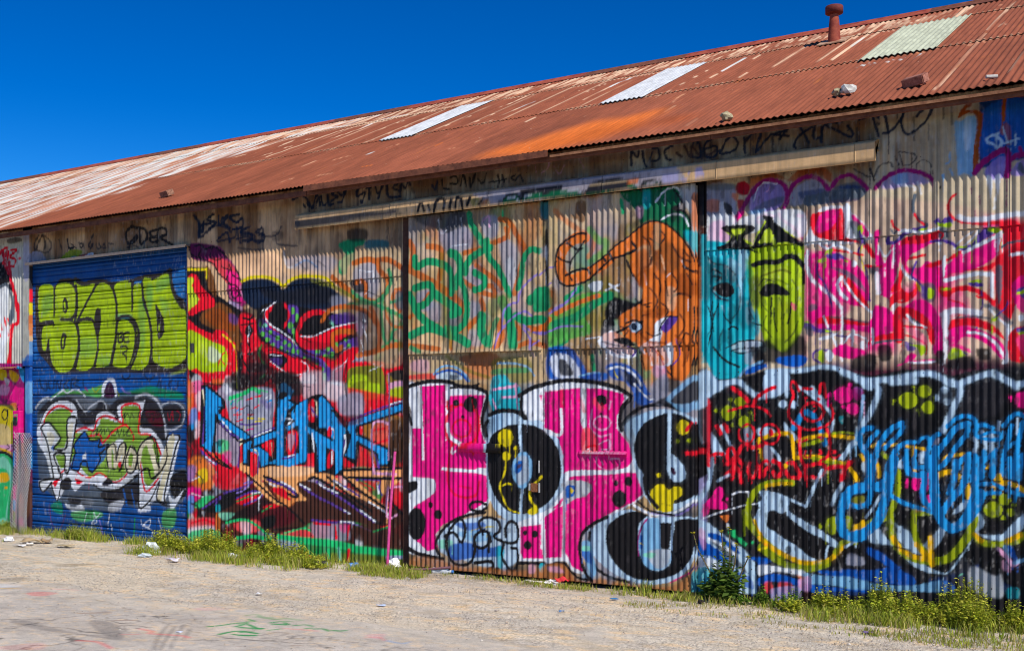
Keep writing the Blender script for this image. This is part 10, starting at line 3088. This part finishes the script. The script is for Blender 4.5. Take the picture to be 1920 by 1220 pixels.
vent = empty('roof_vent', roof_pt(-4.17, 4.75, .0))
tag(vent, 'rust-red flue pipe with wide round cap near the ridge', 'roof vent')
bm = bmesh.new(); lathe(bm, [(.085, -.10), (.082, .05), (.068, .24), (.056, .36), (.055, .42)], 28)
bm_obj('flue_pipe', bm, M_VENT, vent, True)
bm = bmesh.new(); lathe(bm, [(.052, .37), (.09, .385), (.115, .392), (.115, .475), (.110, .478), (.110, .482), (.0, .492)], 28)
bm_obj('cap', bm, M_VENTCAP, vent, True)
bm = bmesh.new()
for a in range(1):
    vv = [bm.verts.new(p) for p in ((-.19, -.17, -.17 * TANP + .036), (.19, -.17, -.17 * TANP + .036), (.19, .17, .17 * TANP + .036), (-.19, .17, .17 * TANP + .036))]
    bm.faces.new(vv)
    vw = [bm.verts.new(v.co + Vector((0, 0, -.012))) for v in vv]
    bm.faces.new(vw[::-1])
    for q in range(4): bm.faces.new((vv[q], vw[q], vw[(q + 1) % 4], vv[(q + 1) % 4]))
bm_obj('flashing_plate', bm, make_rust('worn_flashing', (.30, .12, .06), (.55, .38, .25), 10), vent)

def rock(name, loc, sc, mat, seed, label, cat, rot=0.0, parent_rot=None):
    rng = random.Random(seed)
    bm = bmesh.new(); bmesh.ops.create_icosphere(bm, subdivisions=2, radius=1)
    for v in bm.verts:
        d = 1 + rng.uniform(-.22, .22)
        v.co = Vector((v.co.x * sc[0] * d, v.co.y * sc[1] * d, v.co.z * sc[2] * d))
    o = bm_obj(name, bm, mat)
    o.location = loc; o.rotation_euler = (math.atan(TANP) if parent_rot else 0, 0, rot)
    return tag(o, label, cat)
M_ROCKW = plain('white_rock', (.62, .60, .54), .85, .2, .35, 20)
M_ROCKT = plain('tan_rock', (.42, .36, .22), .9, .2, .45, 30)
rock('rock', roof_pt(-2.96, .60, .055), (.075, .06, .05), M_ROCKW, 5, 'squarish white rock lying on the rusty roof near the eave', 'rock', .3, True)
rock('rock', roof_pt(-3.07, .60, .045), (.05, .05, .042), M_ROCKT, 9, 'small tan rock touching the white rock on the roof', 'rock', .1, True)
rock('rock', roof_pt(-4.06, .17, .045), (.06, .05, .05), M_ROCKT, 12, 'rough tan lump of rock sitting at the roof edge', 'rock', .7, True)
M_BRICK = make_rust('old_brick', (.22, .085, .055), (.46, .20, .14), 30)
bm = bmesh.new(); add_box(bm, -.115, .115, -.055, .055, 0, .085, .008)
for v in bm.verts: v.co += Vector((random.uniform(-.004, .004), random.uniform(-.004, .004), random.uniform(-.004, .004)))
o = bm_obj('brick', bm, M_BRICK); o.location = roof_pt(-2.31, .52, .012); o.rotation_euler = (math.atan(TANP), 0, -.35)
tag(o, 'solid red brick lying on the roof near the eave below the greenish skylight', 'brick')
bm = bmesh.new()
add_box(bm, -.115, .115, -.0535, -.035, 0, .078); add_box(bm, -.115, .115, .035, .0535, 0, .078)
for xq in (-.115, -.045, .025, .095): add_box(bm, xq, xq + .02, -.0345, .0345, 0, .0775)
o = bm_obj('brick', bm, make_rust('hollow_brick', (.14, .06, .035), (.42, .22, .14), 30)); o.location = roof_pt(-12.9, .74, .012); o.rotation_euler = (math.atan(TANP), 0, -.25)
tag(o, 'hollow brick with open cells lying on the far end of the roof', 'brick')
bm = bmesh.new(); tube(bm, [(-.05, 0, .02), (.05, .005, .022)], .016, 8)
o = bm_obj('stick', bm, M_ROCKW); o.location = roof_pt(-1.62, .28, .004); o.rotation_euler = (math.atan(TANP), 0, .5)
tag(o, 'short pale stick lying on the roof at its near end', 'stick')

# ------------------------------------------------------------------ chain-link roll and painted post beside the roller door
fence = empty('chain_link_panel', (-15.79, -.08, 0))
tag(fence, 'rolled end of chain-link mesh standing beside the blue roller door', 'fence')
bm = bmesh.new()
cell = .058
W_, H_ = .62, 1.62
def fold(s, z):
    a = s * 9.0 + z * .35
    return Vector((-.17 + .36 * s / W_ * (1 + .25 * z / H_) + .035 * math.sin(a * 2) + .02 * z, -.045 - .035 * math.cos(a * 1.7) - .02 * math.sin(z * 4), z))
nz = int(H_ / cell); ns_ = int(W_ / cell)
for d in (1, -1):
    for k in range(-nz, ns_ + nz):
        pts = []
        for q in range(nz * 2 + 1):
            z = q * cell / 2; s_ = (k * cell + d * z)
            if 0 <= s_ <= W_: pts.append(fold(s_, z + .01))
        if len(pts) > 1: tube(bm, pts, .0052, 3, False)
bm_obj('wire_mesh', bm, make_rust('dull_wire', (.22, .20, .20), (.42, .42, .44), 30, .5), fence)
post = flat_panel('painted_post', None, M_TRIM, CV['wall'], -16.06, -15.90, -.02, 1.92, -.055, .075, du=.015, rough=.003, seed=9)
tag(post, 'square post splashed pink black and blue beside the chain-link mesh', 'post')

# leaning pole and fallen bar
M_PINKM = plain('pink_paint_metal', (.62, .06, .26), .5, .4, .3)
bm = bmesh.new(); tube(bm, [(-8.40, -.16, 0), (-8.385, -.12, .7), (-8.365, -.05, 1.42)], .017, 10)
o = bm_obj('pole', bm, M_PINKM); tag(o, 'thin pink pole leaning on the wall left of the sliding doors', 'pole')
bm = bmesh.new(); tube(bm, [(-8.02, -.24, .03), (-7.75, -.19, .05), (-7.48, -.13, .085)], .014, 8)
o = bm_obj('fallen_bar', bm, plain('dull_pink_bar', (.22, .10, .12), .6)); tag(o, 'dull pink metal bar lying along the foot of the sliding door', 'bar')

# ------------------------------------------------------------------ litter
def crumple(name, loc, sz, col, seed, label, cat, flat=.6, rough=.7):
    rng = random.Random(seed)
    bm = bmesh.new(); bmesh.ops.create_icosphere(bm, subdivisions=3, radius=1)
    ph = [rng.uniform(0, 6) for _ in range(6)]
    for v in bm.verts:
        c = v.co.copy()
        d = 1 + .25 * math.sin(c.x * 5 + ph[0]) * math.sin(c.y * 6 + ph[1]) + .2 * math.sin(c.z * 9 + ph[2] + c.x * 4) + rng.uniform(-.10, .10)
        v.co = Vector((c.x * sz[0] * d, c.y * sz[1] * d, max(c.z, -.35) * sz[2] * d * flat + sz[2] * .25))
    o = bm_obj(name, bm, plain(name + '_skin', col, rough, .4, .2)); o.location = loc
    return tag(o, label, cat)

def sheet_scrap(name, loc, w, h, col, seed, label, cat, rz=0, lift=.03):
    rng = random.Random(seed)
    n = 7
    V, Q = [], []
    for j in range(n):
        for i_ in range(n):
            x, y = (i_ / (n - 1) - .5) * w, (j / (n - 1) - .5) * h
            z = .012 + lift * (.5 + .5 * math.sin(x / w * 4 + seed) * math.cos(y / h * 5 + seed * 2)) + rng.uniform(0, lift * .3)
            V.append((x + rng.uniform(-.06, .06) * w, y + rng.uniform(-.06, .06) * h, z))
    for j in range(n - 1):
        for i_ in range(n - 1):
            a = j * n + i_; Q.append((a, a + 1, a + n + 1, a + n))
    top_ = np.array(V); bot = top_.copy(); bot[:, 2] -= .003
    m2 = len(top_)
    Q2 = [(d + m2, c + m2, b + m2, a + m2) for a, b, c, d in Q]
    rim = [i_ for i_ in range(n)] + [n * j + n - 1 for j in range(1, n)] + [n * (n - 1) + i_ for i_ in range(n - 2, -1, -1)] + [n * j for j in range(n - 2, 0, -1)]
    Q3 = [(rim[k], rim[k] + m2, rim[(k + 1) % len(rim)] + m2, rim[(k + 1) % len(rim)]) for k in range(len(rim))]
    o = obj(name, np_mesh(name, np.vstack([top_, bot]), np.array(Q + Q2 + Q3), smooth=False), plain(name + '_skin', col, .7, .3, .15))
    o.location = loc; o.rotation_euler = (0, 0, rz)
    return tag(o, label, cat)

def can(name, loc, rz, body, endc, label, cat='can', L=.12, rad=.033, tilt=0):
    root = empty(name, loc, rz); tag(root, label, cat)
    bm = bmesh.new()
    pr = [(rad * .8, -L / 2), (rad, -L / 2 + .008), (rad, -L * .1), (rad * .93, 0), (rad, L * .12), (rad, L / 2 - .012), (rad * .82, L / 2)]
    lathe(bm, pr, 18)
    bmesh.ops.rotate(bm, verts=bm.verts, cent=(0, 0, 0), matrix=Matrix.Rotation(R(90), 3, 'Y'))
    bmesh.ops.translate(bm, verts=bm.verts, vec=(0, 0, rad))
    bm_obj('can_body', bm, body, root, True)
    for s in (-1, 1):
        bm = bmesh.new(); r = bmesh.ops.create_cone(bm, cap_ends=True, segments=18, radius1=rad * .8, radius2=rad * .74, depth=.006)
        bmesh.ops.rotate(bm, verts=bm.verts, cent=(0, 0, 0), matrix=Matrix.Rotation(R(90), 3, 'Y'))
        bmesh.ops.translate(bm, verts=bm.verts, vec=(s * L / 2, 0, rad))
        bm_obj('can_end', bm, endc, root)
    return root


M_FOIL = plain('tin', (.55, .56, .58), .35, .6); M_BLUE = plain('can_blue', (.05, .20, .55), .4, .5); M_BLACKP = plain('black_plastic', (.02, .02, .025), .4, .5)
M_REDP = plain('red_plastic', (.55, .03, .03), .45, .5)
sheet_scrap('paper_scrap', (-10.506, -0.581, 0.0), .22, .14, (.78, .80, .82), 3, 'white folded paper lying in front of the weeds', 'paper', .4, .07)
sheet_scrap('paper_scrap', (-10.855, -0.619, 0.0), .08, .06, (.75, .68, .55), 4, 'tiny cream scrap of paper in the weeds', 'paper', .2, .02)
sheet_scrap('wrapper', (-11.081, -1.121, 0.0), .20, .12, (.72, .66, .72), 6, 'pinkish white wrapper on the gravel in front of the roller door corner', 'wrapper', .2, .04)
crumple('plastic_bag', (-12.005, -0.706, 0.0), (.13, .09, .13), (.62, .68, .70), 8, 'crumpled clear plastic bag by the roller door', 'bag', .8, .25)
crumple('plastic_bag', (-11.804, -0.967, 0.0), (.10, .06, .05), (.60, .66, .68), 18, 'flattened clear plastic bag on the gravel', 'bag', .6, .25)
sheet_scrap('cardboard', (-14.376, -0.847, 0.0), .34, .16, (.50, .36, .20), 9, 'torn tan cardboard piece left of the grass tuft', 'cardboard', .1, .05)
sheet_scrap('cardboard', (-14.206, -0.740, 0.0), .20, .12, (.36, .24, .13), 10, 'darker brown cardboard piece beside the tan one', 'cardboard', -.3, .05)
sheet_scrap('cardboard', (-13.544, -0.917, 0.0), .26, .14, (.48, .38, .22), 20, 'flat straw-coloured cardboard below the roller door', 'cardboard', .2, .03)
crumple('paper_ball', (-14.919, -0.877, 0.0), (.09, .07, .07), (.78, .78, .80), 11, 'white paper ball in the grass at the far end', 'paper')
sheet_scrap('paper_scrap', (-14.187, -1.177, 0.0), .22, .09, (.74, .72, .70), 12, 'flat white paper strip on the gravel at the far end', 'paper', .1, .02)
sheet_scrap('paper_scrap', (-14.185, -1.028, 0.0), .10, .08, (.76, .72, .66), 13, 'small white scrap just left of the tan cardboard', 'paper', .7, .03)
root = empty('plastic_cup', (-9.543, -0.327, 0.0), .3); tag(root, 'small red plastic cup tipped over at the edge of the weeds', 'cup')
bm = bmesh.new(); lathe(bm, [(.0, -.05), (.026, -.05), (.030, -.045), (.042, .045), (.044, .05), (.040, .046), (.027, -.04), (.0, -.042)], 18)
bmesh.ops.rotate(bm, verts=bm.verts, cent=(0, 0, 0), matrix=Matrix.Rotation(R(62), 3, 'Y')); bmesh.ops.translate(bm, verts=bm.verts, vec=(0, 0, .05))
bm_obj('cup_body', bm, M_REDP, root, True)
can('spray_can', (-9.239, -0.419, 0.0), .5, M_BLACKP, M_FOIL, 'black spray can lying at the foot of the weeds', L=.17)
can('drink_can', (-8.802, -0.309, 0.0), 1.1, M_BLUE, M_FOIL, 'blue and silver drink can lying below the green stripe')
crumple('paper_ball', (-8.413, -0.009, 0.0), (.10, .08, .09), (.82, .82, .82), 15, 'crumpled white paper beside the pink pole', 'paper', .9)
bm = bmesh.new()
root = empty('plastic_bottle', (-7.602, -0.130, 0.0), .2); tag(root, 'crushed clear plastic bottle by the sliding door', 'bottle')
lathe(bm, [(.0, -.13), (.036, -.13), (.040, -.10), (.034, -.04), (.040, .02), (.036, .06), (.016, .10), (.015, .125), (.0, .125)], 16)
for v in bm.verts: v.co.y *= .6 + .25 * math.sin(v.co.z * 40)
bmesh.ops.rotate(bm, verts=bm.verts, cent=(0, 0, 0), matrix=Matrix.Rotation(R(90), 3, 'Y')); bmesh.ops.translate(bm, verts=bm.verts, vec=(0, 0, .032))
bm_obj('bottle_body', bm, plain('clear_plastic', (.66, .70, .72), .15, .6, .3), root, True)
bm = bmesh.new(); tube(bm, [(.125, 0, .032), (.145, 0, .032)], .017, 12); bm_obj('bottle_cap', bm, M_BLUE, root)
bm = bmesh.new()
root = crumple('snack_bag', (-6.100, -0.088, 0.0), (.11, .07, .05), (.80, .78, .76), 16, 'crumpled red and white snack bag below the pink letters', 'bag', .7)
o = sheet_scrap('bag_flap', (0, 0, 0), .16, .09, (.75, .04, .05), 17, None, None, -.3, .06); o.parent = root; o.location = (.10, -.02, .01)
sheet_scrap('paper_scrap', (-6.339, -0.148, 0.0), .22, .06, (.70, .66, .60), 19, 'pale strip of paper left of the red and white bag', 'paper', .1, .015)
sheet_scrap('cardboard', (-4.666, 0.052, 0.0), .20, .12, (.42, .24, .12), 22, 'curled rust-brown card at the foot of the sliding door', 'cardboard', .3, .10)
crumple('plastic_scrap', (-4.071, -0.001, 0.0), (.05, .04, .03), (.72, .76, .80), 23, 'small clear plastic scrap in front of the leafy plant', 'plastic', .8, .25)
rock('rock', Vector((-4.244, -0.405, 0.0)) + Vector((0, 0, .02)), (.03, .025, .025), M_DARK, 31, 'small black lump on the straw before the sliding door', 'rock')
bm = bmesh.new(); add_box(bm, -.17, .17, -.03, .03, .0, .022, .003)
o = bm_obj('wood_offcut', bm, plain('pale_wood', (.62, .50, .36), .7)); o.location = Vector((-1.784, 0.430, 0.0)) + Vector((0, 0, .06)); o.rotation_euler = (.1, .12, .1); tag(o, 'pale wooden offcut lying on the weeds', 'wood')
sheet_scrap('paper_scrap', (-1.385, -0.101, 0.0), .22, .10, (.80, .78, .74), 25, 'white folded carton at the near end of the gravel', 'carton', .3, .05)
sheet_scrap('paper_scrap', (-2.444, 0.144, 0.0), .10, .05, (.50, .62, .62), 26, 'small pale teal scrap in front of the weeds', 'paper', .3, .02)
sheet_scrap('paper_scrap', (-5.054, -0.695, 0.0), .09, .035, (.02, .18, .45), 27, 'small bright blue scrap on the gravel before the wheel letter', 'paper', .1, .012)
sheet_scrap('paper_scrap', (-5.168, -1.571, 0.0), .05, .03, (.08, .2, .42), 28, 'tiny dark blue scrap out on the gravel', 'paper', .4, .012)
sheet_scrap('paper_scrap', (-6.813, -2.235, 0.0), .09, .04, (.45, .55, .75), 29, 'small pale blue scrap on the gravel', 'paper', .2, .012)
sheet_scrap('paper_scrap', (-8.304, -2.397, 0.0), .06, .05, (.80, .80, .80), 32, 'small white scrap near the asphalt edge', 'paper', .2, .02)
sheet_scrap('paper_scrap', (-7.442, -4.190, 0.0), .06, .04, (.66, .70, .82), 33, 'small bluish white scrap on the asphalt', 'paper', .2, .012)
sheet_scrap('paper_scrap', (-2.453, -1.048, 0.0), .08, .04, (.20, .14, .30), 34, 'small dark purple scrap on the near gravel', 'paper', .2, .012)
